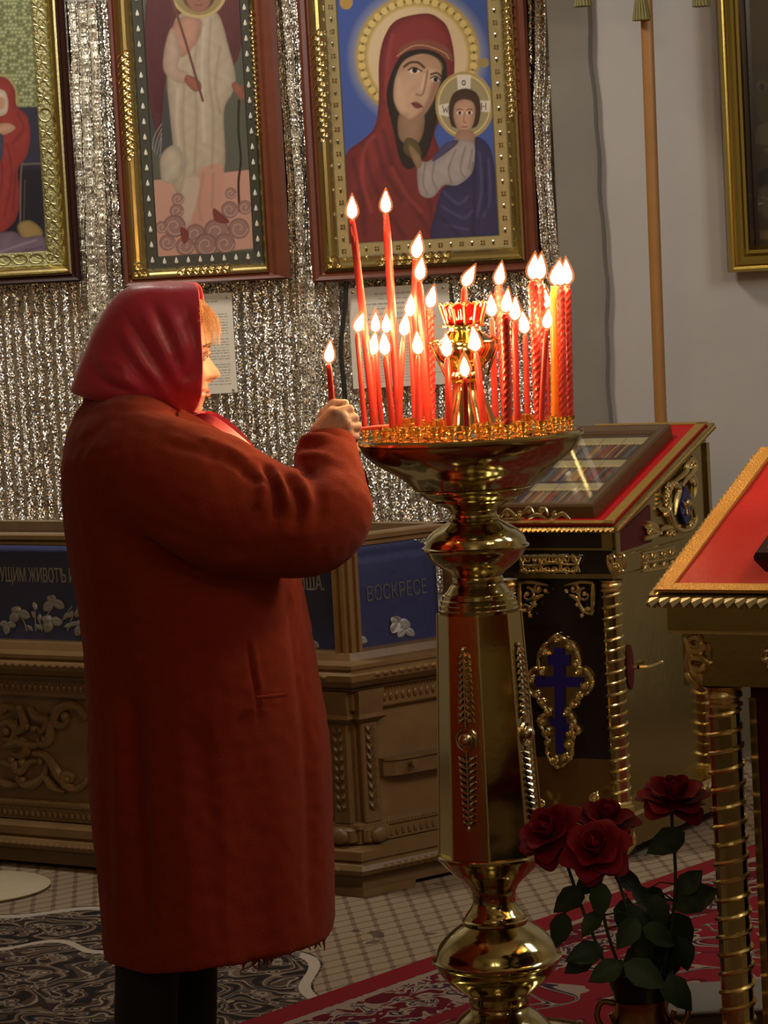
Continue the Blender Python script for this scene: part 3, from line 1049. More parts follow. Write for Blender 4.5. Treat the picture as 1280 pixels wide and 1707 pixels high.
for px, py in ((970, 12), (1068, 35), (1167, 12)):
    t = at(px, py, BY)
    tm = MB()
    tm.lathe([(.004, .11), (.012, .10), (.015, .085), (.012, .07), (.016, .062), (.020, .03), (.0255, .004), (.024, 0)], 14)
    for k in range(16):
        a_ = k * 2 * PI / 16
        tm.tube([(.0155 * math.cos(a_), .0155 * math.sin(a_), .062), (.0255 * math.cos(a_ + .1), .0255 * math.sin(a_ + .1), -.001)], [.003, .0035], 5)
    tm.build('tassel', TAS, root, (t.x - bx, -.032, t.z))

# ================================================================ CARPETS


def carpet_material():
    m = bpy.data.materials.new('patterned_carpet')
    m.use_nodes = True
    nt = m.node_tree
    b = nt.nodes['Principled BSDF']
    b.inputs['Roughness'].default_value = 0.95
    b.inputs['Specular IOR Level'].default_value = 0.1
    tc = nt.nodes.new('ShaderNodeTexCoord')
    mp = nt.nodes.new('ShaderNodeMapping')
    mp.inputs['Rotation'].default_value = (0, 0, math.radians(24))
    nt.links.new(tc.outputs['Object'], mp.inputs[0])
    sp = nt.nodes.new('ShaderNodeSeparateXYZ')
    nt.links.new(mp.outputs[0], sp.inputs[0])
    # lattice of rounded lozenges: two line families
    s_ = 1 / 0.060
    a = mth(nt, 'MULTIPLY', sp.outputs[0], s_)
    c = mth(nt, 'MULTIPLY', sp.outputs[1], s_ * .55)
    u = mth(nt, 'ADD', a, c)
    v = mth(nt, 'SUBTRACT', a, c)
    du = mth(nt, 'ABSOLUTE', mth(nt, 'SUBTRACT', mth(nt, 'FRACT', u), .5))
    dv = mth(nt, 'ABSOLUTE', mth(nt, 'SUBTRACT', mth(nt, 'FRACT', v), .5))
    line = mth(nt, 'GREATER_THAN', mth(nt, 'MAXIMUM', du, dv), .40)
    dot = mth(nt, 'GREATER_THAN', mth(nt, 'MINIMUM', du, dv), .36)
    base = mixc(nt, line, (0.25, 0.19, 0.125), (0.17, 0.12, 0.075))
    base = mixc(nt, dot, base, (0.11, 0.075, 0.05))
    # scrolling medallion field: iso-lines of a warped noise
    n1 = nt.nodes.new('ShaderNodeTexNoise')
    n1.inputs['Scale'].default_value = 4.6
    n1.inputs['Detail'].default_value = 1.5
    n1.inputs['Distortion'].default_value = .5
    nt.links.new(tc.outputs['Object'], n1.inputs[0])
    band = mth(nt, 'FRACT', mth(nt, 'MULTIPLY', n1.outputs[0], 7.0))
    scroll = ramp(nt, band, [(0, (0.018, 0.014, 0.013)), (.30, (0.065, 0.042, 0.030)), (.48, (0.23, 0.185, 0.135)), (.55, (0.03, 0.02, 0.017)), (.74, (0.12, 0.082, 0.055)), (.86, (0.20, 0.16, 0.115)), (.92, (0.05, 0.035, 0.027))], 'CONSTANT')
    vo = nt.nodes.new('ShaderNodeTexVoronoi')
    vo.inputs['Scale'].default_value = 20
    nt.links.new(tc.outputs['Object'], vo.inputs[0])
    rose_ = ramp(nt, vo.outputs['Distance'], [(0, (0.3, 0.25, .19)), (.16, (0.06, 0.035, 0.03)), (.30, (0.27, 0.22, .16)), (.36, (0, 0, 0))], 'CONSTANT')
    isr = mth(nt, 'LESS_THAN', vo.outputs['Distance'], .36)
    scroll = mixc(nt, mth(nt, 'MULTIPLY', isr, .8), scroll, rose_)
    # medallion area: left of a scalloped outline
    so = nt.nodes.new('ShaderNodeSeparateXYZ')
    nt.links.new(tc.outputs['Object'], so.inputs[0])
    dx = mth(nt, 'MULTIPLY', mth(nt, 'ADD', so.outputs[0], 0.98), 1.0)
    dy = mth(nt, 'MULTIPLY', mth(nt, 'SUBTRACT', so.outputs[1], 6.42), .72)
    r = mth(nt, 'SQRT', mth(nt, 'ADD', mth(nt, 'MULTIPLY', dx, dx), mth(nt, 'MULTIPLY', dy, dy)))
    ang = mth(nt, 'ARCTAN2', dy, dx)
    wav = mth(nt, 'MULTIPLY', mth(nt, 'SINE', mth(nt, 'MULTIPLY', ang, 13.0)), .028)
    rr = mth(nt, 'ADD', r, wav)
    inside = mth(nt, 'LESS_THAN', rr, .80)
    rim = mth(nt, 'LESS_THAN', mth(nt, 'ABSOLUTE', mth(nt, 'SUBTRACT', rr, .78)), .014)
    rim2 = mth(nt, 'LESS_THAN', mth(nt, 'ABSOLUTE', mth(nt, 'SUBTRACT', rr, .52)), .012)
    col = mixc(nt, inside, base, scroll)
    col = mixc(nt, mth(nt, 'MAXIMUM', rim, rim2), col, (0.36, 0.31, 0.24))
    # sparse sprigs outside
    n2 = nt.nodes.new('ShaderNodeTexNoise')
    n2.inputs['Scale'].default_value = 5.0
    n2.inputs['Detail'].default_value = 3
    n2.inputs['Distortion'].default_value = 1.6
    nt.links.new(tc.outputs['Object'], n2.inputs[0])
    spr = mth(nt, 'GREATER_THAN', n2.outputs[0], .64)
    col = mixc(nt, mth(nt, 'MULTIPLY', spr, .75), col, (0.05, 0.035, 0.03))
    nt.links.new(col, b.inputs['Base Color'])
    return m


o = MB().box((0, 0, .004), (4.4, 4.6, .008)).build('patterned_carpet', carpet_material(), smooth=False, loc=(0, 6.9, 0))
# the material's object space is shifted back to the world's
for n in o.data.materials[0].node_tree.nodes:
    if n.bl_idname == 'ShaderNodeTexCoord':
        vm = o.data.materials[0].node_tree.nodes.new('ShaderNodeVectorMath')
        vm.operation = 'ADD'
        vm.inputs[1].default_value = (0, 6.9, 0)
        links = [l for l in o.data.materials[0].node_tree.links if l.from_node == n]
        socks = [l.to_socket for l in links]
        o.data.materials[0].node_tree.links.new(n.outputs['Object'], vm.inputs[0])
        for s_ in socks:
            o.data.materials[0].node_tree.links.new(vm.outputs[0], s_)
        break
tag(o, 'large beige carpet with trellis lattice and dark scrolling medallion on the floor', 'carpet')


def rug_material():
    m = bpy.data.materials.new('red_rug')
    m.use_nodes = True
    nt = m.node_tree
    b = nt.nodes['Principled BSDF']
    b.inputs['Roughness'].default_value = 0.95
    b.inputs['Specular IOR Level'].default_value = 0.1
    tc = nt.nodes.new('ShaderNodeTexCoord')
    sp = nt.nodes.new('ShaderNodeSeparateXYZ')
    nt.links.new(tc.outputs['Object'], sp.inputs[0])
    y = sp.outputs[1]
    n1 = nt.nodes.new('ShaderNodeTexNoise')
    n1.inputs['Scale'].default_value = 5.5
    n1.inputs['Detail'].default_value = 1
    n1.inputs['Distortion'].default_value = .7
    nt.links.new(tc.outputs['Object'], n1.inputs[0])
    band = mth(nt, 'FRACT', mth(nt, 'MULTIPLY', n1.outputs[0], 4.5))
    RED, DRED, CREAM, NAVY = (0.16, 0.010, 0.015), (0.085, 0.006, 0.012), (0.23, 0.165, 0.12), (0.03, 0.016, 0.028)
    field = ramp(nt, band, [(0, RED), (.50, RED), (.56, CREAM), (.66, NAVY), (.74, CREAM), (.80, DRED), (.9, RED)], 'CONSTANT')
    # borders parallel to the long edge (y = 0)
    n3 = nt.nodes.new('ShaderNodeTexNoise')
    n3.inputs['Scale'].default_value = 15
    n3.inputs['Distortion'].default_value = 1.0
    nt.links.new(tc.outputs['Object'], n3.inputs[0])
    bord = ramp(nt, n3.outputs[0], [(0, DRED), (.46, DRED), (.50, CREAM), (.58, NAVY), (.64, CREAM), (.7, DRED)], 'CONSTANT')
    d = mth(nt, 'MULTIPLY', y, -1.0)
    col = mixc(nt, mth(nt, 'LESS_THAN', d, .36), field, bord)
    col = mixc(nt, mth(nt, 'LESS_THAN', mth(nt, 'ABSOLUTE', mth(nt, 'SUBTRACT', d, .36)), .025), col, RED)
    col = mixc(nt, mth(nt, 'LESS_THAN', mth(nt, 'ABSOLUTE', mth(nt, 'SUBTRACT', d, .10)), .012), col, CREAM)
    col = mixc(nt, mth(nt, 'LESS_THAN', d, .085), col, (0.16, 0.010, 0.014))
    nt.links.new(col, b.inputs['Base Color'])
    return m


ra, rb = atz(430, 1707, 0), atz(1085, 1478, 0)
rd = (rb - ra).normalized()
ang = math.atan2(rd.y, rd.x)
rl = 3.2
rm = MB()
NXR = 60
top = []
for i in range(2):
    y = 0 if i == 0 else -1.9
    top.append([(-1.0 + rl * j / NXR, y, .016) for j in range(NXR + 1)])
rm.box((-1.0 + rl / 2, -.95, .012), (rl, 1.9, .008))
o = rm.build('red_rug', rug_material(), loc=(ra.x, ra.y, 0), rz=ang, smooth=False)
tag(o, 'dark red oriental rug with cream motifs under the candle stand and roses', 'rug')
# pale round mat cut by the left edge
c0 = atz(-40, 1490, 0)
mt = MB().lathe([(.15, 0), (.192, .002), (.198, .008), (.19, .013), (.10, .015)], 40)
tag(mt.build('round_mat', mat('cream_felt', (0.40, 0.34, 0.22), .95, var=.1), loc=(c0.x, c0.y, .008)), 'cream round mat on the carpet before the carved case', 'mat')

# ================================================================ SHROUD CASE
Cp = atz(606, 1500, 0)
La, Ra = math.radians(34), math.radians(38)
Ld = Vector((-math.cos(La), math.sin(La), 0))
Rd = Vector((math.cos(Ra), math.sin(Ra), 0))
LL, RL = 1.75, 0.37
C0 = Cp + (Ld + Rd).normalized() * 0.05
plan = [Vector((0, 0, 0)), Rd * RL, Rd * RL + Ld * LL, Ld * LL]          # counter-clockwise from above


def offs(o_):
    out = []
    n = 4
    for i in range(n):
        a, b_, c = plan[i - 1], plan[i], plan[(i + 1) % n]
        d1, d2 = (b_ - a).normalized(), (c - b_).normalized()
        n1, n2 = Vector((d1.y, -d1.x, 0)), Vector((d2.y, -d2.x, 0))
        k = (n1 + n2) / (1 + n1.dot(n2))
        out.append(b_ + k * o_)
    return out


zc = lambda py, px=592: at(px, py, C0.y).z
case = empty('shroud_case', (C0.x, C0.y, 0))
tag(case, 'carved golden brown wooden case with glass sides standing behind the woman', 'display case')


def slabs(name, m, prof, parent=case):
    """prof: (offset, z) pairs, a moulding swept round the plan"""
    mb = MB()
    mb.loft([[tuple(p + Vector((0, 0, z))) for p in offs(o_)] for o_, z in prof])
    return mb.build(name, m, parent, smooth=False)


slabs('plinth', OAK_DK, [(.030, .02), (.030, zc(1452)), (.024, zc(1446))])
slabs('foot_block', OAK, [(.05, 0.008), (.05, .022)]) if False else None
slabs('base_moulding', OAK, [(.03, zc(1460)), (.055, zc(1452)), (.062, zc(1444)), (.055, zc(1436)), (.045, zc(1432)), (.052, zc(1428)), (.052, zc(1414)), (.02, zc(1408))])
slabs('carcase', OAK, [(0, zc(1446)), (0, zc(1120))])
slabs('lower_frieze', OAK, [(.0, zc(1409)), (.016, zc(1406)), (.016, zc(1384)), (.022, zc(1381)), (.022, zc(1374)), (.0, zc(1370))])
slabs('upper_frieze', OAK, [(0, zc(1188)), (.014, zc(1185)), (.018, zc(1182)), (.018, zc(1152)), (.03, zc(1149)), (.03, zc(1146))])
slabs('cornice', OAK, [(.022, zc(1147)), (.05, zc(1140)), (.068, zc(1130)), (.07, zc(1120)), (.055, zc(1114)), (.06, zc(1110)), (.06, zc(1104)), (.02, zc(1100)), (.012, zc(1088)), (-.03, zc(1086))])
zg0, zg1 = zc(1088), zc(914)
ztop = zc(893)
slabs('top_rail', OAK, [(.010, zg1 - .004), (.016, zg1 + .004), (.016, ztop - .006), (.008, ztop), (-.05, ztop), (-.05, zg1), (.010, zg1 - .004)]) if False else None


def face(s_, z, side, off=0.0):
    d_ = Ld if side == 'L' else Rd
    n_ = Vector((-math.sin(La), -math.cos(La), 0)) if side == 'L' else Vector((math.sin(Ra), -math.cos(Ra), 0))
    return d_ * s_ + n_ * off + Vector((0, 0, z))


def rail(name, a, b_, w, h, m=OAK):
    """wooden rail between plan points a and b_ with a bead on its face"""
    d_ = (b_ - a).normalized()
    n_ = Vector((d_.y, -d_.x, 0))
    sec = [(0, 0), (.012, .004), (.012, h * .35), (.006, h * .42), (.014, h * .55), (.014, h * .9), (.006, h), (-w, h), (-w, 0)]
    mb = MB()
    rings = []
    for e in (a, b_):
        rings.append([tuple(e + n_ * q_[0] + Vector((0, 0, q_[1]))) for q_ in sec])
    mb.loft(rings)
    return mb.build(name, m, case, smooth=False)


zr = Vector((0, 0, zg1))
for i in range(4):
    rail('top_rail', plan[i] + zr, plan[(i + 1) % 4] + zr, .04, ztop - zg1)
# corner posts: two moulded strips meeting at the corner
for i in range(4):
    a = plan[i]
    for d_ in ((plan[(i + 1) % 4] - a).normalized(), (plan[i - 1] - a).normalized()):
        n_ = Vector((d_.y, -d_.x, 0)) if d_ == (plan[(i + 1) % 4] - a).normalized() else Vector((-d_.y, d_.x, 0))
        mb = MB()
        sec = [(0.0, 0), (.002, .010), (.012, .010), (.014, .004), (.022, .004), (.024, .012), (.034, .012), (.036, 0), (.036, -.02), (0, -.02)]
        mb.loft([[tuple(a + d_ * p_ + n_ * q_ + Vector((0, 0, z))) for p_, q_ in sec] for z in (zg0, zg1 + .002)])
        mb.build('corner_post', OAK, case, smooth=False)
PANE = glass_mat('case_glass', (.96, .97, .97), .9)
for i in range(4):
    a, b_ = plan[i], plan[(i + 1) % 4]
    d_ = (b_ - a).normalized()
    n_ = Vector((d_.y, -d_.x, 0))
    L_ = (b_ - a).length
    M_ = Matrix.Translation(case.location * 0 + (a + b_) / 2 + Vector((0, 0, (zg0 + zg1) / 2)) - n_ * .012) @ Matrix(((d_.x, n_.x, 0, 0), (d_.y, n_.y, 0, 0), (0, 0, 1, 0), (0, 0, 0, 1)))
    MB().box((0, 0, 0), (L_ - .06, .004, zg1 - zg0), M_).build('glass_pane', PANE, case, smooth=False)
MB().prism([(p.x, p.y) for p in offs(-.03)], zg1 + .004, zg1 + .008).build('top_pane', PANE, case, smooth=False)

# egg-and-dart, rope and bead runs
car = MB()


def run(side, z, off, L_, step, r, s0=.02, seg=(6, 4)):
    n = int(L_ / step)
    for k in range(n):
        P_ = face(s0 + (k + .5) * step, z, side, off)
        car.ell(tuple(P_), r, *seg)


for side, L_ in (('L', 1.35), ('R', RL - .04)):
    run(side, zc(1168), .018, L_, .020, (.007, .007, .013))
    run(side, zc(1395), .016, L_, .020, (.007, .007, .011))
    run(side, zc(1122), .068, L_, .026, (.011, .009, .008))
    run(side, zc(1444), .058, L_, .022, (.010, .008, .007))
    run(side, zc(1377), .022, L_, .010, (.0035, .0035, .0035), seg=(5, 3))
    run(side, zc(1156), .018, L_, .010, (.0035, .0035, .0035), seg=(5, 3))
tag(car.build('carved_beading', OAK, case), kind='stuff')

# carved acanthus scrolls on the long front
Mcase = Matrix.Translation(case.location)
FL = Mcase @ Matrix(((Ld.x, -math.sin(La), 0, 0), (Ld.y, -math.cos(La), 0, 0), (0, 0, 1, 0), (0, 0, 0, 1)))
FR = Mcase @ Matrix(((Rd.x, math.sin(Ra), 0, 0), (Rd.y, -math.cos(Ra), 0, 0), (0, 0, 1, 0), (0, 0, 0, 1)))


def fl(px, py, off=0.0):
    q_ = ray_local(px, py, FL, 1, off)
    return face(q_.x, q_.z, 'L', off)


def fr(px, py, off=0.0):
    q_ = ray_local(px, py, FR, 1, off)
    return face(q_.x, q_.z, 'R', off)


z3 = lambda x, y: (x / 2.667, 840 + y / 2.667)
scr = MB()
curls = [[(385, 960), (350, 910), (300, 895), (255, 920), (245, 970), (280, 985), (300, 955), (280, 940)],
         [(250, 925), (230, 990), (220, 1050), (185, 1070), (165, 1040)],
         [(130, 905), (160, 950), (210, 960), (190, 1010), (160, 990)],
         [(60, 905), (95, 930), (110, 985), (80, 1010), (60, 985), (80, 965)],
         [(0, 985), (40, 970), (70, 1000), (50, 1050), (10, 1040)],
         [(20, 1080), (80, 1060), (140, 1075), (190, 1060)],
         [(150, 1110), (200, 1120), (240, 1170), (270, 1220), (330, 1270), (380, 1240), (385, 1215)],
         [(330, 1270), (290, 1250), (290, 1205), (320, 1210), (315, 1235)],
         [(0, 1150), (50, 1160), (90, 1190), (130, 1150), (180, 1140)],
         [(70, 1200), (110, 1250), (160, 1240), (200, 1200), (210, 1150)],
         [(100, 1040), (120, 1090), (90, 1120), (50, 1110)],
         [(200, 1210), (240, 1260), (290, 1280)], [(0, 930), (30, 900), (70, 915)], [(0, 1230), (40, 1250), (90, 1245)]]
for c_ in curls:
    P_ = [fl(*z3(*t), .006) for t in c_]
    P_ = [tuple(v) for v in cr([tuple(v) for v in P_], 5)]
    n = len(P_)
    scr.tube(P_, [.011 * (1.15 - .75 * abs(2 * i / (n - 1) - .8)) + .003 for i in range(n)], 7)
for x, y, r in ((70, 1165, .018), (100, 1150, .014), (55, 1140, .013), (90, 1190, .013), (290, 945, .014), (300, 1225, .012), (180, 1145, .012), (120, 990, .012), (85, 910, .014), (200, 1045, .012), (150, 1000, .011), (30, 1010, .014), (100, 1230, .012)):
    scr.ell(tuple(fl(*z3(x, y), .008)), (r, r, r), 8, 5)
# mirrored continuation beyond the woman
for c_ in curls:
    P_ = [fl(300 - z3(*t)[0], z3(*t)[1] + 8, .006) for t in c_]
    P_ = [tuple(v) for v in cr([tuple(v) for v in P_], 4)]
    scr.tube(P_, [.009] * len(P_), 6)
tag(scr.build('carved_scrolls', OAK, case), kind='stuff')

# corner pilaster on the short side: capital, leaf drop and ball block
pil = MB()
Mr = Matrix(((Rd.x, math.sin(Ra), 0, 0), (Rd.y, -math.cos(Ra), 0, 0), (0, 0, 1, 0), (0, 0, 0, 1)))   # x along, y out
Ml = Matrix(((Ld.x, -math.sin(La), 0, 0), (Ld.y, -math.cos(La), 0, 0), (0, 0, 1, 0), (0, 0, 0, 1)))
for M_ in (Mr, Ml):
    pil.box((.035, .010, (zc(1204) + zc(1374)) / 2), (.055, .02, zc(1204) - zc(1374)), M_, .004)
    pil.loft([[(.035 + s_ * w_, .0, z) if False else (.035 + s_ * w_, y_, z) for s_, y_ in ((-1, 0), (-1, d_), (1, d_), (1, 0))] for w_, d_, z in ((.03, .02, zc(1206)), (.046, .04, zc(1196)), (.038, .03, zc(1190)), (.04, .036, zc(1160)), (.042, .036, zc(1150)))], M=M_)
    pil.box((.038, .016, zc(1392)), (.085, .032, .045), M_, .008)
    pil.ell((.038, .034, zc(1392)), (.026, .012, .022), 10, 6, M_)
    for k in range(9):
        z = zc(1216 + k * 16)
        pil.tube([(.035, .022, z - .012), (.026, .025, z), (.022, .022, z + .010)], [.002, .006, .001], 5, M=M_)
        pil.tube([(.035, .022, z - .012), (.044, .025, z), (.048, .022, z + .010)], [.002, .006, .001], 5, M=M_)
tag(pil.build('corner_pilaster', OAK_DK, case), kind='stuff')
# carved drawer bar with a peg on the short side
bar = MB()
q0, q1 = ray_local(632, 1282, FR, 1, 0), ray_local(742, 1262, FR, 1, 0)
zb = q0.z
for k in range(1):
    pts = [(q0.x, .0), (q0.x + .004, .012), (q0.x + .03, .03), (q0.x + .08, .036), (q1.x + .01, .036), (q1.x + .01, 0)]
    bar.prism([(a_, b_) for a_, b_ in pts], zb - .018, zb + .022, Mr)
    bar.prism([(a_, b_ + (.006 if b_ > .01 else 0)) for a_, b_ in pts], zb + .022, zb + .028, Mr)
hb = bar.build('drawer_front', OAK_DK, case, smooth=False)
pg = ray_local(684, 1272, FR, 1, .036)
pk = MB().lathe([(.007, 0), (.006, .010), (.010, .016), (.008, .022)], 10, M=Mr @ Matrix.Translation((pg.x, .036, pg.z)) @ Matrix.Rotation(-PI / 2, 4, 'X'))
pk.build('peg', OAK, hb)
fb = MB()
fbp = [Vector((0, 0, 0)) + Rd * 0 + face(-.02, 0, 'L', .045), face(.30, 0, 'R', .06), face(.30, 0, 'R', .0), face(0.1, 0, 'L', .0), face(.1, 0, 'L', .045)]
fb.prism([(p_.x, p_.y) for p_ in [face(.10, 0, 'L', .045), offs(.055)[0], face(.13, 0, 'R', .055), face(.13, 0, 'R', 0), face(.10, 0, 'L', 0)]], .009, .028)
fb.build('foot', OAK_DK, case, smooth=False)

# ---- blue shroud lying inside, its lettering and silver lilies
BLUE = mat('blue_velvet', (0.012, 0.018, 0.12), 0.6, bump=(12, .4, .02), Sheen_Weight=.2)
SILV = mat('silver_thread', (0.42, 0.42, 0.43), 0.45, .4, bump=(300, .5, .002))
shr = empty('blue_shroud', (C0.x, C0.y, zg0))
tag(shr, 'blue cloth with silver lettering and lilies draped inside the glass case', 'shroud')
mb = MB()
rings = []
hgt = zg1 - zg0
for ins, z in ((-.03, .001), (-.033, .05), (-.034, hgt * .5), (-.034, hgt * .80), (-.042, hgt * .9), (-.06, hgt * .965), (-.10, hgt), (-.2, hgt * 1.005)):
    P4 = offs(ins)
    ring = []
    for i in range(4):
        a, b_ = P4[i], P4[(i + 1) % 4]
        for k in range(24):
            ring.append(tuple(a.lerp(b_, k / 24) + Vector((0, 0, z))))
    rings.append(ring)
mb.loft(rings).build('cloth', BLUE, shr)


def face_text(body, side, px0, px1, pyb, hpx, sc_x=None, m=SILV):
    fn = FL if side == 'L' else FR
    a, b_ = ray_local(px0, pyb, fn, 1, -.033), ray_local(px1, pyb, fn, 1, -.033)
    t_ = ray_local(px0, pyb - hpx, fn, 1, -.033)
    cu = bpy.data.curves.new('t', 'FONT')
    cu.body = body
    cu.size = 1.0
    cu.extrude = .01
    tmp = bpy.data.objects.new('t', cu)
    COL.objects.link(tmp)
    dg = bpy.context.evaluated_depsgraph_get()
    me = bpy.data.meshes.new_from_object(tmp.evaluated_get(dg))
    bpy.data.objects.remove(tmp)
    v, _ = mesh_np(me)
    w, hh = v[:, 0].max() - v[:, 0].min(), .73
    v[:, 0] -= v[:, 0].min()
    sx, sz = abs(b_.x - a.x) / w, (t_.z - a.z) / hh
    out = []
    for x, y, z in v:
        s_ = a.x + (b_.x - a.x) / abs(b_.x - a.x) * x * sx
        P_ = face(s_, a.z + y * sz, side, -.0325 + z * .12)
        out.append((P_.x, P_.y, P_.z - zg0))
    set_np(me, np.array(out))
    me.materials.append(m)
    o = link('lettering', me, shr)
    return tag(o, kind='stuff')


face_text('СУЩИМ ЖИВОТЪ Й Д', 'L', -8, 140, 969, 24)
face_text('НИША.', 'L', 486, 541, 983, 28)
face_text('ВОСКРЕСЕ', 'R', 612, 712, 1003, 26, m=mat('dull_silver_thread', (0.10, 0.10, 0.12), .6))


def lily(mb, side, px, py, s_, rot):
    """six-petalled lily with outlined recurved petals"""
    f_ = fl if side == 'L' else fr
    for k in range(6):
        a_ = rot + k * PI / 3
        pts, rad = [], []
        for j in range(7):
            t = j / 6
            r_ = s_ * t
            bend = .5 * t * t * (1 if k % 2 else -1)
            P_ = f_(px + r_ * math.cos(a_ + bend), py - .75 * r_ * math.sin(a_ + bend) + 4 * t * t, -.028)
            pts.append((P_.x, P_.y, P_.z - zg0))
            rad.append(.0015 + .0075 * (s_ / 22) * math.sin(min(1, t * 1.02) * PI) ** .8)
        mb.tube(pts, rad, 6, flat=.3)


def sprig(mb, side, pts, r=.0016):
    f_ = fl if side == 'L' else fr
    P_ = [f_(x, y, -.031) for x, y in pts]
    P_ = cr([(p_.x, p_.y, p_.z - zg0) for p_ in P_], 5)
    mb.tube([tuple(x) for x in P_], r, 5)


lil = MB()
for px, py, s_, rot in ((30, 1022, 20, .4), (12, 1042, 15, .9), (88, 1004, 20, .2), (84, 1036, 20, .7), (136, 1044, 18, .5), (136, 1016, 15, .3)):
    lily(lil, 'L', px, py, s_, rot)
for px, py, s_, rot in ((516, 1072, 16, .3), (490, 1068, 18, .3)):
    lily(lil, 'L', px, py, s_, rot)
for px, py, s_, rot in ((596, 1066, 16, .6), (664, 1038, 20, .5), (676, 1050, 16, .1)):
    lily(lil, 'R', px, py, s_, rot)
for pts in (((70, 1052), (76, 1030), (88, 1012)), ((45, 1052), (40, 1036), (32, 1026)), ((60, 1052), (58, 1020), (56, 1004)), ((100, 1040), (112, 1022), (120, 1010)), ((112, 1052), (120, 1030), (126, 1020)), ((70, 1050), (66, 1036), (64, 1026))):
    sprig(lil, 'L', pts, .0022)
for px, py, a_ in ((58, 1010, 1.9), (56, 1025, 2.1), (66, 1030, 1.5), (64, 1045, 2.6), (50, 1047, 2.4), (110, 1027, .9), (118, 1024, 1.0), (114, 1043, .2), (122, 1040, .4)):
    pts, rad = [], []
    for j in range(5):
        t = j / 4
        P_ = fl(px + 14 * (t - .5) * math.cos(a_), py - 14 * (t - .5) * math.sin(a_), -.030)
        pts.append((P_.x, P_.y, P_.z - zg0))
        rad.append(.0008 + .006 * math.sin(t * PI))
    lil.tube(pts, rad, 6, flat=.3)
tag(lil.build('lily_embroidery', SILV, shr), kind='stuff')

# ================================================================ READING DESKS


def curl(mb, fn, c, r, turns, a0, sgn, tube, off, n=14, taper=True):
    """spiral curl; fn maps photo pixel -> local point"""
    pts, rad = [], []
    for i in range(n):
        t = i / (n - 1)
        rr = r * (1 - .82 * t)
        a_ = a0 + sgn * t * turns * 2 * PI
        pts.append(tuple(fn(c[0] + rr * math.cos(a_), c[1] - rr * math.sin(a_), off)))
        rad.append(tube * (1.0 - .45 * t if taper else 1))
    mb.tube(pts, rad, 6)
    mb.ell(pts[-1], tube * 1.5, 7, 4)


def leafpoly(mb, fn, pts, off, r0, r1=None):
    """tapering leaf stroke along photo points"""
    P_ = [tuple(v) for v in cr([tuple(fn(x, y, off)) for x, y in pts], 4)]
    n = len(P_)
    mb.tube(P_, [r0 * (.35 + .65 * math.sin(PI * min(1, .12 + .88 * i / (n - 1)))) for i in range(n)], 6)


def twist_column(z0, z1, r, turns, name, parent, loc, m=BRASS, hand=1, facets=16):
    """column with a raised rope ridge winding round a faceted shaft, base and capital"""
    col = MB()
    h = z1 - z0
    col.lathe([(r * .8, z0 + h * .035), (r * .86, z0 + h * .04), (r * .86, z1 - h * .05), (r * .8, z1 - h * .045)], facets)
    o = col.build(name, m, parent, loc, smooth=True, ang=15)
    rg = MB()
    n = int(turns * 14)
    za, zb_ = z0 + h * .045, z1 - h * .055
    rg.tube([(r * .88 * math.cos(hand * 2 * PI * turns * i / n), r * .88 * math.sin(hand * 2 * PI * turns * i / n), za + (zb_ - za) * i / n) for i in range(n + 1)], r * .14, 6)
    rg.build('spiral_ridge', GILT, o)
    cp = MB()
    cp.lathe([(r * .8, z1 - h * .05), (r * 1.02, z1 - h * .047), (r * 1.02, z1 - h * .04), (r * .85, z1 - h * .036), (r * .85, z1 - h * .030), (r * 1.0, z1 - h * .026), (r * 1.0, z1 - h * .018), (r * .9, z1 - h * .012), (r * 1.15, z1)], 16)
    cp.build('column_capital', GILT, o)
    cp = MB()
    cp.lathe([(r * 1.2, z0), (r * 1.2, z0 + h * .015), (r * .95, z0 + h * .022), (r * 1.05, z0 + h * .03), (r * .8, z0 + h * .04)], 16)
    cp.build('column_base', GILT, o)
    return o


# ---------------------------------------------------------------- desk with the blue cross
YAW1 = math.radians(30)
D1 = 7.75
o1 = at(1022, 880, D1)
e1 = Vector((math.cos(YAW1), -math.sin(YAW1), 0))
s1 = Vector((math.sin(YAW1), math.cos(YAW1), 0))
root1 = empty('reading_desk', (o1.x, o1.y, 0), -YAW1)
tag(root1, 'dark and brass reading desk with a blue enamel cross, behind the candle stand', 'lectern')
M1 = frame_of(root1.location, -YAW1)
fp = lambda px, py, off=0.0: ray_local(px, py, M1, 1, off)            # on the front plane
sd = lambda px, py, off=0.0: (lambda q_: Vector((off if False else q_.x, q_.y, q_.z)))(ray_local(px, py, M1, 0, off))   # on the side plane
zf = fp(1022, 876).z
W1, DEP = 0.345, 0.46
bk = sd(1180, 707, 0.0)
DEP, zbk = bk.y, bk.z
th = math.atan2(zbk - zf, DEP)
# sloping top board, in a frame with x along the front, y up the slope
TOP1 = Matrix.Translation((0, 0, zf)) @ Matrix.Rotation(th, 4, 'X')
SL = math.hypot(DEP, zbk - zf)
MB().box((-W1 / 2, SL / 2, -.008), (W1 + .03, SL + .02, .016), TOP1).build('top_board', BRASS_DK, root1, smooth=False)


def rope(mb, a, b_, r, step, M=None):
    a, b_ = Vector(a), Vector(b_)
    L_ = (b_ - a).length
    n = int(L_ / step)
    d_ = (b_ - a).normalized()
    up_ = Vector((0, 0, 1)) if abs(d_.z) < .9 else Vector((1, 0, 0))
    w_ = d_.cross(up_).normalized()
    up_ = w_.cross(d_)
    for k in range(n):
        c_ = a + d_ * (k + .5) * step
        mb.tube([tuple(c_ - d_ * step * .55 - up_ * r * .45 - w_ * r * .3), tuple(c_ + w_ * r * .25), tuple(c_ + d_ * step * .55 + up_ * r * .45 - w_ * r * .3)], [r * .45, r * .8, r * .45], 6, M=M)


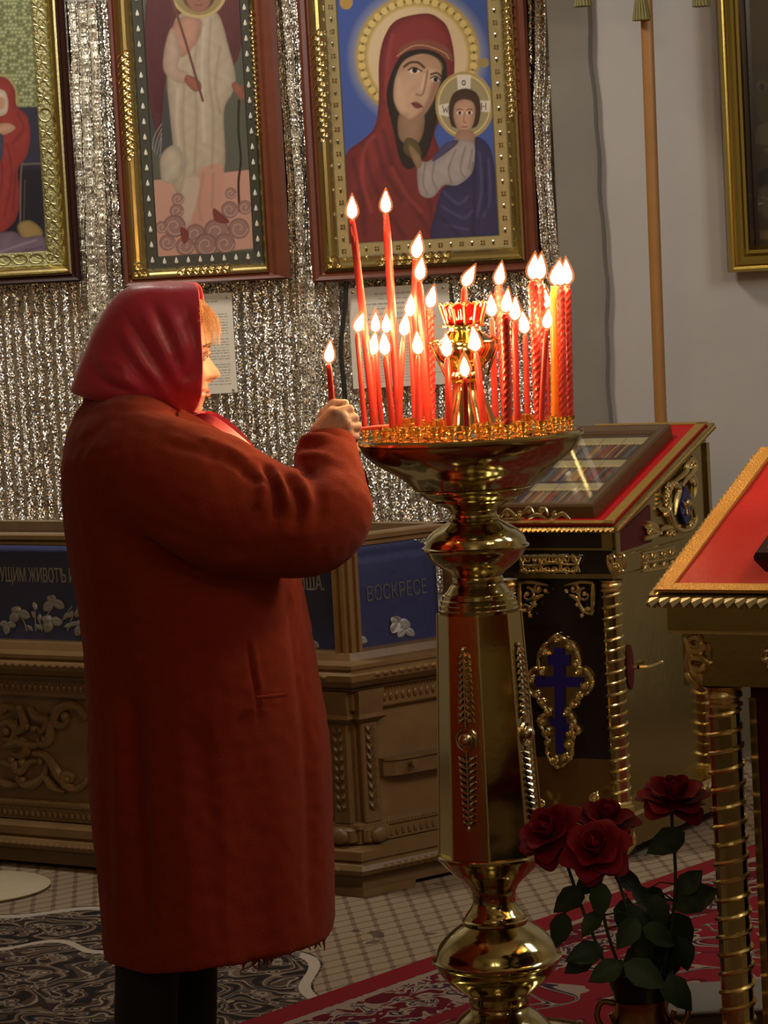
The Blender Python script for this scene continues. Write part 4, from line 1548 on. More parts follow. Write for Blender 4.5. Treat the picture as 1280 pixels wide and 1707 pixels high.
rp = MB()
rope(rp, (-W1 - .015, -.012, -.008), (.015, -.012, -.008), .0085, .014, TOP1)
rope(rp, (.017, -.012, -.008), (.017, SL + .01, -.008), .0085, .014, TOP1)
tag(rp.build('rope_edge', GILT, root1), kind='stuff')
# red cloth on the slope with gold braid along its edge
cl = MB().box((-W1 / 2, SL / 2, .003), (W1 - .004, SL - .006, .005), TOP1).build('red_cloth', RED_CLOTH, root1, smooth=False)
BRAID = mat('gold_braid', (0.42, 0.25, 0.05), 0.45, .4, bump=(180, .9, .004))
bd = MB()
bd.box((-.016, SL / 2, .0065), (.028, SL, .003), TOP1)
bd.box((-W1 / 2, .008, .0065), (W1, .016, .003), TOP1)
bd.box((-W1 / 2, SL - .008, .0065), (W1, .016, .003), TOP1)
bd.build('gold_braid', BRAID, cl, smooth=False)

# body of the desk: side wings, apron, rails, panel
z_ap = fp(1030, 962).z
za1, za2 = zf - .02, fp(1024, 918).z
sidep = [(0.012, z_ap), (DEP - .005, z_ap), (DEP - .005, zbk - .022), (0.012, zf - .018)]
for x0_, x1_, m_ in ((-.014, -.006, BRASS_DK), (-W1 + .006, -W1 + .014, BRASS_DK)):
    mb = MB()
    Mx = Matrix(((0, 0, 1, 0), (1, 0, 0, 0), (0, 1, 0, 0), (0, 0, 0, 1)))
    mb.prism(sidep, x0_, x1_, Mx)
    mb.build('side_panel', m_, root1, smooth=False)
Mx = Matrix(((0, 0, 1, 0), (1, 0, 0, 0), (0, 1, 0, 0), (0, 0, 0, 1)))
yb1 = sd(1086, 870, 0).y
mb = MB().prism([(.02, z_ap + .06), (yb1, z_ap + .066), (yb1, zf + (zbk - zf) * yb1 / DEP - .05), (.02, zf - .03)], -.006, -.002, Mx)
mb.build('painted_red_reflection', MAROON, root1, smooth=False)  # red reflection in the brass wing, put in as a maroon piece
fr_ = MB()
fr_.box((-.004, DEP - .014, (z_ap + zbk) / 2 - .02), (.014, .02, zbk - z_ap - .06))
fr_.box((-.004, DEP / 2, z_ap + .028), (.012, DEP - .02, .05), None, .002)
fr_.box((-.004, .02, (z_ap + zf) / 2), (.014, .024, zf - z_ap - .02))
fr_.build('side_frame', BRASS_DK, root1, smooth=False)
MB().box((-W1 / 2, .018, (za1 + z_ap) / 2 - .0), (W1 - .02, .016, za1 - z_ap)).build('apron', DARKPANEL, root1, smooth=False)
fr_ = MB()
fr_.box((-W1 / 2, .006, za2 + .004), (W1 - .01, .02, .006))
fr_.box((-W1 / 2, .006, z_ap + .002), (W1 - .01, .022, .012))
fr_.box((-.02, .006, (za1 + za2) / 2), (.03, .012, za1 - za2))
fr_.build('apron_rail', BRASS_DK, root1, smooth=False)
MB().box((-W1 / 2, DEP - .012, (z_ap + zbk) / 2), (W1 - .02, .012, zbk - z_ap - .03)).build('back_panel', BRASS_DK, root1, smooth=False)

# legs: two twisted columns in front, two behind; plinth; feet
zbase = fp(1024, 1352).z
xc = fp(1024, 1100, .02).x
z_pl0, z_pl1 = .055, fp(1045, 1398).z
for (x, y) in ((xc, .022), (-W1 - xc, .022), (xc, DEP - .03), (-W1 - xc, DEP - .03)):
    twist_column(zbase, z_ap - .01, .028, 19, 'twisted_column', root1, (x, y, 0))
pl = MB().box((-W1 / 2, DEP / 2 - .01, (zbase + .045) / 2), (W1 + .06, DEP + .06, zbase - .045), None, .008)
pl.build('plinth', BRASS_DK, root1, smooth=False)
for x in (-.02, -W1 + .02):
    for y in (.01, DEP - .03):
        MB().lathe([(.02, .02), (.032, .028), (.034, .045), (.026, .055)], 14).build('foot', DARKPANEL, root1, (x, y, 0))
# front panel between the columns
MB().box((-W1 / 2, .03, (zbase + z_ap) / 2), (W1 - .09, .014, z_ap - zbase)).build('front_panel', DARKPANEL, root1, smooth=False)
zmid = fp(990, 1268).z
MB().box((-W1 / 2, .021, (zbase + zmid) / 2), (W1 - .10, .006, zmid - zbase)).build('lower_reflection', mat('amber_reflection', (0.16, 0.085, 0.02), .25, .6), root1, smooth=False)  # reflection low on the polished front panel, painted as an amber sheet
# polished side sheet between the side columns, with a rod and maroon disc standing in for its reflections
MB().box((-.035, DEP / 2, (zbase + z_ap) / 2), (.006, DEP - .09, z_ap - zbase)).build('side_sheet', BRASS_DK, root1, smooth=False)
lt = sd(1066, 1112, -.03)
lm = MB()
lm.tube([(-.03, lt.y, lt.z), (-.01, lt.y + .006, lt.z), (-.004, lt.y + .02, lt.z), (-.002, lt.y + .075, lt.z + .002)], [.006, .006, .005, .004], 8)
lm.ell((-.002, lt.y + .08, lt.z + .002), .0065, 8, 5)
lm.build('reflected_rod', GILT, root1)
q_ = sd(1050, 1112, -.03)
MB().lathe([(.001, 0), (.06, 0), (.06, .004), (.001, .006)], 24, M=Matrix.Translation((-.0318, q_.y, q_.z)) @ Matrix.Rotation(PI / 2, 4, 'Y') @ Matrix.Scale(.35, 4, (0, 1, 0)) @ Matrix.Scale(1.0, 4, (1, 0, 0))).build('painted_disc_reflection', MAROON, root1)  # dark red reflection in the side sheet, painted as a flat disc

# relief work on the front
FPO = lambda px, py, off=0.0: fp(px, py, .012 + off)
rel = MB()
z4 = lambda x, y: (850 + x / 3.416, 880 + y / 3.416)
# pierced frieze plate
for cx in (885, 918, 951):
    for cy in (933, 949):
        for s_ in (-1, 1):
            curl(rel, FPO, (cx + s_ * 8, cy), 7, .8, PI / 2 if cy < 940 else -PI / 2, s_ * (1 if cy < 940 else -1), .0038, -.012)
for y_ in (928, 941, 953):
    leafpoly(rel, FPO, ((866, y_), (890, y_ + (3 if y_ == 941 else 0)), (918, y_ - (3 if y_ == 941 else 0)), (945, y_), (966, y_)), -.013, .0048)
for x_ in (870, 901, 934, 962):
    leafpoly(rel, FPO, ((x_ - 4, 928), (x_, 941), (x_ - 3, 954)), -.013, .0055)
    leafpoly(rel, FPO, ((x_ + 6, 928), (x_, 941), (x_ + 5, 954)), -.013, .0045)
rel.build('frieze_plate', GILT, root1)
# corner pieces under the rail
for sgn, X in ((1, 862), (-1, 992)):
    rel = MB()
    fx = lambda d_: X + sgn * d_
    curl(rel, FPO, (fx(17), 992), 13, 1.0, PI / 2, -sgn, .005, -.004)
    curl(rel, FPO, (fx(36), 982), 9, .9, PI / 2, sgn, .0045, -.004)
    curl(rel, FPO, (fx(12), 1016), 9, .9, 0, sgn, .0045, -.004)
    leafpoly(rel, FPO, ((fx(2), 972), (fx(24), 970), (fx(52), 976)), -.005, .0065)
    leafpoly(rel, FPO, ((fx(4), 972), (fx(4), 1000), (fx(6), 1026)), -.005, .0065)
    leafpoly(rel, FPO, ((fx(26), 1004), (fx(34), 996), (fx(44), 992)), -.005, .0065)
    leafpoly(rel, FPO, ((fx(18), 1022), (fx(24), 1012), (fx(30), 1000)), -.005, .006)
    for d_, y_ in ((48, 985), (22, 1026), (30, 1008)):
        rel.ell(tuple(FPO(fx(d_), y_, -.005)), .007, 7, 4)
    rel.build('corner_filigree', GILT, root1)
# leafy capital ornament on the near column
cpm = MB()
for a_ in range(5):
    leafpoly(cpm, lambda x, y, o_: fp(x, y, -.012), ((1026, 962), (1016 + 6 * a_, 945), (1012 + 8 * a_, 926)), 0, .006)
for x_, y_ in ((1018, 930), (1034, 928), (1026, 945), (1032, 952)):
    curl(cpm, lambda x, y, o_: fp(x, y, -.014), (x_, y_), 6, .9, 0, 1, .004, 0)
cpm.build('capital_leaves', GILT, root1)
# base filigree
BF = lambda px, py, off=0.0: fp(px, py, -.026 + off)
for cx, cy, r_, s_ in ((890, 1372, 10, 1), (903, 1340, 8, -1), (935, 1414, 9, 1), (958, 1408, 10, -1), (975, 1372, 11, 1), (992, 1330, 9, -1), (985, 1352, 10, 1), (966, 1350, 9, -1), (1030, 1400, 12, 1), (1044, 1382, 9, -1), (1032, 1422, 8, 1), (960, 1378, 8, 1), (880, 1410, 9, -1)):
    bs = MB()
    curl(bs, BF, (cx, cy), r_, 1.0, rng.random() * 6, s_, .005, 0)
    bs.build('filigree_scroll', GILT, root1)
for pts in (((886, 1330), (900, 1350), (915, 1365)), ((950, 1385), (968, 1362), (985, 1340), (996, 1318)), ((955, 1375), (975, 1380), (990, 1372)), ((930, 1420), (955, 1410), (972, 1400)), ((1048, 1375), (1040, 1395), (1032, 1412), (1036, 1428)), ((1050, 1378), (1056, 1402), (1046, 1424))):
    bs = MB()
    leafpoly(bs, BF, pts, 0, .008)
    bs.build('filigree_leaf', GILT, root1)
for k in range(4):
    t_ = k / 3
    hz_ = zbase - .045
    bs = MB()
    leafpoly(bs, lambda x, y, o_: Vector((.032, x, y)), ((DEP - .0, .05 + hz_ * k / 4), (DEP - .02, .05 + hz_ * (k + .5) / 4), (DEP + .005, .05 + hz_ * (k + 1) / 4)), 0, .008)
    bs.build('filigree_leaf', GILT, root1)
    bs = MB()
    leafpoly(bs, lambda x, y, o_: Vector((.032, x, y)), ((DEP * .55 + .035 * k, zbase - .02), (DEP * .55 + .035 * k + .02, zbase - .012), (DEP * .55 + .035 * k + .034, zbase - .022)), 0, .007)
    bs.build('filigree_leaf', GILT, root1)

# blue enamel three-bar cross on its gilt lobed plate
croot = MB()
zz = lambda x, y: (850 + x / 3.416, 880 + y / 3.416)
out = [(265, 605), (300, 630), (345, 650), (375, 700), (395, 760), (385, 800), (420, 800), (460, 850), (470, 890), (450, 935), (415, 955), (390, 970), (385, 1010), (345, 1020), (335, 1050), (360, 1090), (375, 1130), (400, 1165), (365, 1180), (355, 1215), (350, 1260), (352, 1300), (320, 1340), (280, 1368), (245, 1350), (212, 1300), (208, 1240), (215, 1195), (190, 1180), (190, 1150), (160, 1110), (165, 1080), (200, 1060), (205, 1030), (165, 1000), (160, 965), (125, 950), (92, 910), (92, 850), (125, 805), (165, 800), (158, 740), (180, 680), (215, 650)]
Pf = [fp(*zz(*t), 0) for t in out]
Mf = Matrix(((1, 0, 0, 0), (0, 0, -1, .023), (0, 1, 0, 0), (0, 0, 0, 1)))       # polygon xy -> local xz, depth toward the viewer
crp = MB().prism([(p_.x, p_.z) for p_ in Pf], 0, .007, Mf)
FC = lambda px, py, off=0.0: fp(px, py, .0125 + off)
nO = len(out)
for i in range(nO):                                   # curled rim
    a, b_ = out[i], out[(i + 1) % nO]
    leafpoly(croot, FC, (zz(*a), zz((a[0] + b_[0]) / 2, (a[1] + b_[1]) / 2), zz(*b_)), 0, .006)
for i in range(0, nO, 2):
    a = out[i]
    cx, cy = 265 + (a[0] - 265) * .80, 980 + (a[1] - 980) * .92
    curl(croot, FC, zz(cx, cy), 7, 1.1, rng.random() * 6, 1 if a[0] > 265 else -1, .0048, -.0015, 12)
cross = crp.build('cross_plate', BRASS_DK, root1, smooth=False)
croot.build('cross_filigree', GILT, cross)
cc = MB()
zpoly = [(238, 685), (292, 688), (292, 724), (328, 727), (328, 788), (296, 788), (297, 852), (404, 856), (404, 912), (297, 908), (298, 1114), (332, 1130), (332, 1176), (298, 1160), (298, 1293), (250, 1292), (247, 1138), (215, 1122), (215, 1080), (246, 1096), (242, 908), (135, 910), (135, 850), (238, 850), (238, 786), (204, 786), (204, 726), (238, 726)]
Pz = [fp(*zz(*t), 0) for t in zpoly]
cc.prism([(p_.x, p_.z) for p_ in Pz], .007, .013, Mf)
cc.build('blue_cross', BLUE_EN, cross, smooth=False)

# gilt cartouche with a blue oval on the side wing
ct = MB()
S = lambda px, py, off=0.0: sd(px, py, .004 + off)
z7 = lambda x, y: (820 + x / 3.556, 690 + y / 3.556)
for pts in (((1180, 255), (1205, 300), (1185, 350), (1150, 390), (1130, 430)), ((1175, 260), (1160, 300), (1150, 340), (1110, 380), (1070, 410)), ((1190, 360), (1205, 420), (1200, 500)), ((1195, 560), (1205, 620), (1180, 680), (1130, 700)), ((1030, 410), (1050, 450), (1040, 490), (1060, 530)), ((1060, 530), (1050, 580), (1070, 640), (1090, 690)), ((1000, 560), (1030, 575), (1060, 560)), ((1000, 690), (1040, 670), (1075, 680)), ((900, 740), (950, 725), (1000, 700)), ((905, 660), (950, 690), (995, 700)), ((920, 640), (960, 660), (990, 690)), ((1080, 660), (1120, 690), (1180, 680)), ((1090, 420), (1110, 450), (1095, 520), (1085, 600))):
    leafpoly(ct, S, [z7(*t) for t in pts], 0, .0085)
for x, y, r_, s_ in ((1045, 430, 7, 1), (1085, 420, 6, -1), (1185, 300, 8, 1), (1055, 710, 8, 1), (935, 690, 8, -1), (1180, 650, 7, 1), (1030, 590, 6, -1), (1185, 400, 6, 1)):
    curl(ct, S, z7(x, y), r_, 1.1, rng.random() * 6, s_, .005, .002)
for k in range(5):
    ct.ell(tuple(S(*z7(1035, 430 + 26 * k), .004)), .006, 7, 4)
ctr = ct.build('side_cartouche', GILT, root1)
mc = sd(*z7(1140, 545), 0)
em = MB()
Ms = Matrix(((0, 0, 1, 0), (1, 0, 0, 0), (0, 1, 0, 0), (0, 0, 0, 1)))
ovp = [(mc.y + .036 * math.cos(a_) * (1 + .12 * math.cos(4 * a_)), mc.z + .046 * math.sin(a_) * (1 + .12 * math.cos(4 * a_))) for a_ in [k * 2 * PI / 28 for k in range(28)]]
em.prism(ovp, -.002, .006, Ms)
em.build('blue_medallion', BLUE_EN, ctr)
cherub = MB()
cherub.ell((.010, mc.y, mc.z + .006), (.008, .011, .013), 10, 6)
for s_ in (-1, 1):
    cherub.tube([(.008, mc.y + s_ * .006, mc.z - .004), (.010, mc.y + s_ * .020, mc.z + .004), (.008, mc.y + s_ * .026, mc.z + .014)], [.004, .006, .001], 6)
    cherub.tube([(.008, mc.y + s_ * .005, mc.z - .008), (.010, mc.y + s_ * .010, mc.z - .02), (.008, mc.y + s_ * .003, mc.z - .028)], [.003, .005, .001], 6)
cherub.build('medallion_boss', GILT, ctr)
rp = MB()
SR = lambda px, py, off=0.0: sd(px, py, .004)
for x0_ in (1075, 1090, 1106, 1120):
    for y_ in (929, 945):
        curl(rp, SR, (x0_, y_ - (x0_ - 1075) * .18), 6, .9, 0, 1 if y_ < 940 else -1, .004, 0, 10)
for y_ in (922, 938, 953):
    leafpoly(rp, SR, ((1070, y_), (1095, y_ - 4), (1126, y_ - 10)), 0, .005)
rp.build('side_filigree', GILT, root1)

# ---- framed calendar icon lying on the slope
T1 = M1 @ TOP1
tp = lambda px, py, off=0.0: ray_local(px, py, T1, 2, off)
pz = .045
fl_, fr2, br2 = tp(838, 840, pz), tp(990, 844, pz), tp(1112, 706, pz)
ix1 = (fr2.x + br2.x) / 2
iy0, iy1 = (fl_.y + fr2.y) / 2, br2.y
ix0 = ix1 - .30
icr = empty('calendar_icon', (0, 0, 0))
icr.matrix_world = T1 @ Matrix.Translation((ix0, iy0, .0065))
tag(icr, 'brown framed icon with three rows of small figures lying on the reading desk', 'icon')
IW, IH = ix1 - ix0, iy1 - iy0
WBR = mat('walnut_frame', (0.10, 0.055, 0.02), .35, var=.2, bump=(50, .15, .003))
MB().box((IW / 2, IH / 2, .006), (IW - .004, IH - .004, .012)).build('backing', WBR, icr, smooth=False)
rings = []
for ins, z in ((0, .0), (0, pz - .012), (.004, pz - .006), (.016, pz - .006), (.03, pz - .012), (.036, pz - .02), (.04, .016)):
    rings.append([(ins, ins, z), (IW - ins, ins, z), (IW - ins, IH - ins, z), (ins, IH - ins, z)])
MB().loft(rings, cap=False).build('frame', WBR, icr, smooth=False)
PW, PH = IW - .08, IH - .08
cv = Canvas(lambda x, y: (x / 1000., y / 1000.), 0, PW, 0, PH, .0021, (58, 44, 36))
pal = [(96, 62, 44), (120, 96, 70), (58, 42, 40), (86, 84, 82), (140, 104, 60), (110, 50, 44), (70, 74, 70)]
for r_ in range(3):
    v0 = PH * (r_ / 3 + .02) * 1000
    hh = PH / 3 * 1000
    cv.poly([(4, v0 + hh * .62), (PW * 1000 - 4, v0 + hh * .62), (PW * 1000 - 4, v0 + hh * .92), (4, v0 + hh * .92)], (146, 134, 100), 4, .9, False)
    for k in range(17):
        x = 10 + (PW * 1000 - 20) * (k + .5) / 17 + rng.normal() * 2
        c_ = pal[rng.integers(len(pal))]
        cv.poly([(x - 7, v0 + 4), (x + 7, v0 + 4), (x + 6, v0 + hh * .5), (x, v0 + hh * .6), (x - 6, v0 + hh * .5)], c_, 2, 1, False)
        cv.ell((x, v0 + hh * .64), 5.5, 7, (176, 158, 110), 2)
        cv.ell((x, v0 + hh * .63), 2.8, 4, (96, 66, 50), 1.5)
    for k in range(4):
        x = 10 + (PW * 1000 - 20) * k / 3
        cv.line([(x, v0), (x, v0 + hh * .92)], 2.2, (60, 44, 34), .9)
cv.build('printed_picture', PRINT, icr, lambda u, v: (.04 + u, .04 + v, .0165), 1.7)
MB().box((IW / 2, IH / 2, .0215), (PW, PH, .003)).build('glass_pane', glass_mat('icon_glass', (.95, .95, .93), .9, .05), icr, smooth=False)
# gilt crest applied to the front edge of the board, below the icon
cr_ = MB()
CF = lambda px, py, off=0.0: ray_local(px, py, M1, 1, -.014)
for pts in (((834, 862), (846, 850), (862, 862), (872, 852)), ((950, 866), (938, 856), (926, 862), (914, 866)), ((872, 856), (882, 846), (890, 856)), ((900, 856), (908, 848), (914, 860)), ((838, 866), (856, 866), (874, 864)), ((880, 864), (896, 858), (912, 866))):
    leafpoly(cr_, CF, pts, 0, .0055)
for x, y in ((882, 852), (902, 852), (866, 858), (924, 858), (846, 858)):
    curl(cr_, CF, (x, y), 5, .9, 1, 1, .0038, 0, 10)
cr_.build('front_crest', GILT, root1)

# ---------------------------------------------------------------- nearer desk under red satin
YAW2 = math.radians(30)
D2 = 5.35
o2 = at(1092, 992, D2)
root2 = empty('brass_desk', (o2.x, o2.y, 0), -YAW2)
tag(root2, 'brass reading desk with a twisted column, cut by the edge beside the roses', 'lectern')
M2 = frame_of(root2.location, -YAW2)
fp2 = lambda px, py, off=0.0: ray_local(px, py, M2, 1, off)
sd2 = lambda px, py, off=0.0: ray_local(px, py, M2, 0, off)
zf2 = fp2(1092, 990).z
bk2 = sd2(1283, 745, 0.01)
th2 = math.atan2(bk2.z - zf2, bk2.y)
W2, SL2 = .52, .56
DEP2, zb2 = SL2 * math.cos(th2), zf2 + SL2 * math.sin(th2)
TOP2 = Matrix.Translation((0, 0, zf2)) @ Matrix.Rotation(th2, 4, 'X')
T2 = M2 @ TOP2
MB().box((W2 / 2, SL2 / 2, -.010), (W2, SL2, .018), TOP2).build('top_board', BRASS_DK, root2, smooth=False)
rp = MB()
rope(rp, (-.012, -.013, -.010), (W2 + .01, -.013, -.010), .013, .021, None if False else TOP2)
rope(rp, (-.010, -.005, -.010), (-.010, SL2, -.010), .011, .0165, TOP2)
tag(rp.build('rope_edge', mat('aged_gilt', (0.62, 0.54, 0.32), .4, 1.0), root2), kind='stuff')
MB().box((W2 / 2, -.004, zf2 - .012), (W2 + .02, .012, .020)).build('edge_strip', BRASS_DK, root2, smooth=False)
zA, zB, zC = fp2(1110, 1010).z, fp2(1130, 1056).z, fp2(1200, 1148).z
xl2 = fp2(1112, 1030, .02).x
MB().box(((W2 + xl2) / 2, .03, (zA + zB) / 2 + .008), (W2 - xl2, .02, zA - zB + .016)).build('apron', BRASS_DK, root2, smooth=False)
xl3 = fp2(1140, 1100, .03).x
MB().box(((W2 + xl3) / 2, .036, (zB + zC) / 2), (W2 - xl3, .02, zB - zC)).build('lower_apron', BRASS_DK, root2, smooth=False)
MB().box(((W2 + xl2) / 2, .024, zB), (W2 - xl2, .02, .005)).build('apron_bead', GILT, root2, smooth=False)
Mx2 = Matrix(((0, 0, 1, 0), (1, 0, 0, 0), (0, 1, 0, 0), (0, 0, 0, 1)))
MB().prism([(.03, zC), (DEP2 - .01, zC), (DEP2 - .01, zb2 - .03), (.03, zf2 - .022)], W2 - .02, W2 - .01, Mx2).build('side_panel', BRASS_DK, root2, smooth=False)
MB().prism([(.036, zC), (DEP2 - .01, zC), (DEP2 - .01, zb2 - .03), (.036, zf2 - .022)], xl3 + .001, xl3 + .010, Mx2).build('side_panel', BRASS_DK, root2, smooth=False)
MB().box(((W2 + xl3) / 2, DEP2 - .02, (zC + zb2) / 2 - .02), (W2 - xl3, .012, zb2 - zC - .03)).build('back_panel', BRASS_DK, root2, smooth=False)
lf = MB()
LF = lambda px, py, off=0.0: fp2(px, py, .022)
for pts in (((1142, 1062), (1150, 1085), (1146, 1110), (1156, 1135)), ((1148, 1066), (1162, 1062), (1164, 1075), (1152, 1080)), ((1146, 1080), (1165, 1085), (1178, 1076), (1182, 1100)), ((1150, 1096), (1168, 1098), (1184, 1108)), ((1150, 1110), (1168, 1116), (1176, 1104)), ((1152, 1116), (1164, 1128), (1168, 1142)), ((1144, 1120), (1152, 1134), (1164, 1146))):
    leafpoly(lf, LF, pts, 0, .008)
lf.build('leaf_mount', GILT, root2)
bm = MB()
for x, y, r_ in ((1278, 1086, .008), (1276, 1100, .010), (1284, 1112, .009), (1288, 1094, .009), (1270, 1098, .005), (1292, 1104, .006)):
    bm.ell(tuple(fp2(x, y, .022)), r_, 10, 6)
bm.build('beaded_mount', SILVER, root2)
# near column and body behind it
q_ = fp2(1209, 1300, .05)
zc0 = zC
twist_column(.03, zc0 - .003, .034, 21, 'twisted_column', root2, (q_.x, .06, 0))
twist_column(.03, zc0 - .003, .034, 21, 'twisted_column', root2, (W2 - .06, DEP2 - .05, 0))
twist_column(.03, zc0 - .003, .034, 21, 'twisted_column', root2, (q_.x + .0, DEP2 - .05, 0))
xm = fp2(1262, 1400, .10).x
MB().box((xm + .18, .10 + .14, zc0 / 2 + .013), (.36, .28, zc0 - .028)).build('pedestal', MAROON, root2, smooth=False)
MB().box((xm + .006, .097, zc0 / 2), (.014, .01, zc0 - .06)).build('brass_strip', BRASS_DK, root2, smooth=False)
MB().box((xm + .10, .096, zc0 / 2), (.13, .006, zc0 - .04)).build('front_panel', DARKPANEL, root2, smooth=False)
MB().box((W2 / 2 + .02, DEP2 / 2, .0235), (W2 + .02, DEP2 + .08, .013), None, .004).build('base_board', BRASS_DK, root2, smooth=False)

# red satin cover with gold braid
cloth = empty('satin_cover', (0, 0, 0))
cloth.matrix_world = T2
tag(cloth, 'bright red satin cover with gold braid on the nearer sloping desk', 'cloth')
NU, NV = 40, 44
vs, fs = [], []
for j in range(NV + 1):
    for i in range(NU + 1):
        u, v = i / NU, j / NV
        x, y = .006 + (W2 - .012) * u, .006 + (SL2 - .01) * v
        z = .004 + .0022 * (math.sin(9 * u + 5 * v) + math.sin(14 * v - 6 * u + 1) * .7 + math.sin(23 * u * v + 2) * .5) * (min(u, 1 - u, v, 1 - v) * 6 if min(u, 1 - u, v, 1 - v) < .16 else 1)
        vs.append((x, y, max(z, .001)))
nn = len(vs)
vs += [(x, y, -.0005) for x, y, z in vs]
for j in range(NV):
    for i in range(NU):
        a = j * (NU + 1) + i
        fs.append((a, a + 1, a + NU + 2, a + NU + 1))
        fs.append((nn + a + NU + 1, nn + a + NU + 2, nn + a + 1, nn + a))
mb = MB().add(vs, fs)
mb.build('satin', mat('scarlet_satin', (0.50, 0.020, 0.015), .5, spec=.25, bump=(25, .25, .01)), cloth)
BR2 = mat('bright_gold_braid', (0.62, 0.34, 0.055), .45, .35, bump=(220, 1.0, .004))
bw = .030
bd = MB()
bd.prism([(.0, 0), (W2, 0), (W2 - bw, bw * .8), (bw, bw * .8)], .003, .0095)
bd.prism([(0, 0), (bw, bw * .8), (bw, SL2), (0, SL2)], .003, .0095)
bd.prism([(W2, 0), (W2, SL2), (W2 - bw, SL2), (W2 - bw, bw * .8)], .003, .0095)
bd.build('gold_braid', BR2, cloth, smooth=False)

# dark framed icon on the red satin (only a corner is in the picture)
tp2 = lambda px, py, off=0.0: ray_local(px, py, T2, 2, off)
c_ = tp2(1256, 930, .045)
bx2 = empty('dark_icon', (0, 0, 0))
bx2.matrix_world = T2 @ Matrix.Translation((c_.x, c_.y, .0098))
tag(bx2, 'dark brown framed icon lying on red satin, only its corner in view', 'icon')
EDK = mat('ebonised_frame', (0.035, 0.014, 0.010), .2)
rings = []
for ins, z in ((.012, 0), (0, .03), (0, .038), (.004, .044), (.018, .044), (.028, .036), (.03, .026)):
    rings.append([(max(ins, 0), ins, z), (.26 - ins, ins, z), (.26 - ins, .3 - ins, z), (ins, .3 - ins, z)])
MB().loft(rings, cap=False).build('frame', EDK, bx2, smooth=False)
MB().box((.13, .15, .014), (.20, .24, .024)).build('panel', mat('dim_icon_panel', (.06, .035, .02), .4), bx2, smooth=False)

# ================================================================ CANDLE STAND
SY = 5.88
SPX = F / SY                                           # photo pixels per metre at the stand
sb = at(779 + .056 * (1850 - 726), 1850, SY)
stand = empty('candle_stand', (sb.x, sb.y, 0))
tag(stand, 'tall polished brass church candle stand with an octagonal shaft and broad tray', 'candle stand')
zs_ = lambda py: at(779 + .056 * (py - 726), py, SY).z
m_ = lambda px: px / SPX


def prof(lst):
    return [(m_(r), zs_(y)) for y, r in lst]


def smooth_prof(lst, n=5):
    return [(float(v[0]), float(v[1])) for v in cr([(m_(r), zs_(y)) for y, r in lst], n)]


ZR = zs_(722)                                          # tray rim
bowl = MB()
bowl.lathe(smooth_prof([(868, 38), (858, 38), (850, 40), (842, 52), (834, 68), (824, 84), (812, 97), (800, 109), (788, 124), (776, 145), (764, 163), (752, 176), (742, 183), (734, 187)], 5) +
           prof([(731, 190), (727, 190), (724, 187), (727, 182), (730, 178), (731, 172)]) + [(m_(168), ZR - .008)] +
           [(m_(r), ZR - .008 + (.0018 if k % 2 else 0)) for k, r in enumerate((160, 152, 144, 136, 128, 120, 112, 104, 96, 88, 80, 60))] + [(.001, ZR - .008)], 96)
tray = bowl.build('tray', BRASS, stand)
for py, r in ((833, 70), (815, 95)):
    MB().lathe(prof([(py + 2, r + 1), (py, r + 4), (py - 2, r + 2.5)]), 64, cap=False).build('tray_ring', BRASS, tray)
knob = MB().lathe(prof([(866, 40)]) + smooth_prof([(868, 44), (874, 54), (884, 71), (896, 82), (908, 86)]) + prof([(910, 90), (913, 90), (915, 86)]) + smooth_prof([(918, 84), (930, 77), (942, 64), (952, 50), (960, 42)]) + prof([(975, 41), (966, 44)])[::-1], 72)
knob.build('upper_knob', BRASS, stand)
MB().lathe(prof([(868, 38), (866, 43), (862, 43), (860, 39), (856, 38)]), 64).build('neck_ring', BRASS, stand)
skirt = MB().lathe([(m_(r), zs_(y)) for y, r in ((962, 40), (972, 41), (975, 46), (984, 52), (987, 56), (989, 56), (990, 60), (996, 61), (998, 64), (1004, 64), (1006, 66), (1012, 66), (1014, 68), (1020, 67), (1022, 58))], 72)
skirt.build('stepped_skirt', BRASS, stand)
# octagonal tapering shaft
ph0 = math.radians(-90 - 27 + 22.5)
sh = MB()
rt_, rb_ = m_(65) / math.cos(PI / 8), m_(82) / math.cos(PI / 8)
rings = []
for r, y in ((rt_, 1020), (rb_, 1424)):
    rings.append([(r * math.cos(ph0 + k * PI / 4), r * math.sin(ph0 + k * PI / 4), zs_(y)) for k in range(8)])
sh.loft(rings)
shaft = sh.build('octagonal_shaft', BRASS, stand, smooth=False)
ed = MB()
for k in range(8):
    a_ = ph0 + k * PI / 4
    ed.tube([(rings[0][k]), (rings[1][k])], .0022, 6)
ed.build('shaft_edges', GILT, shaft)
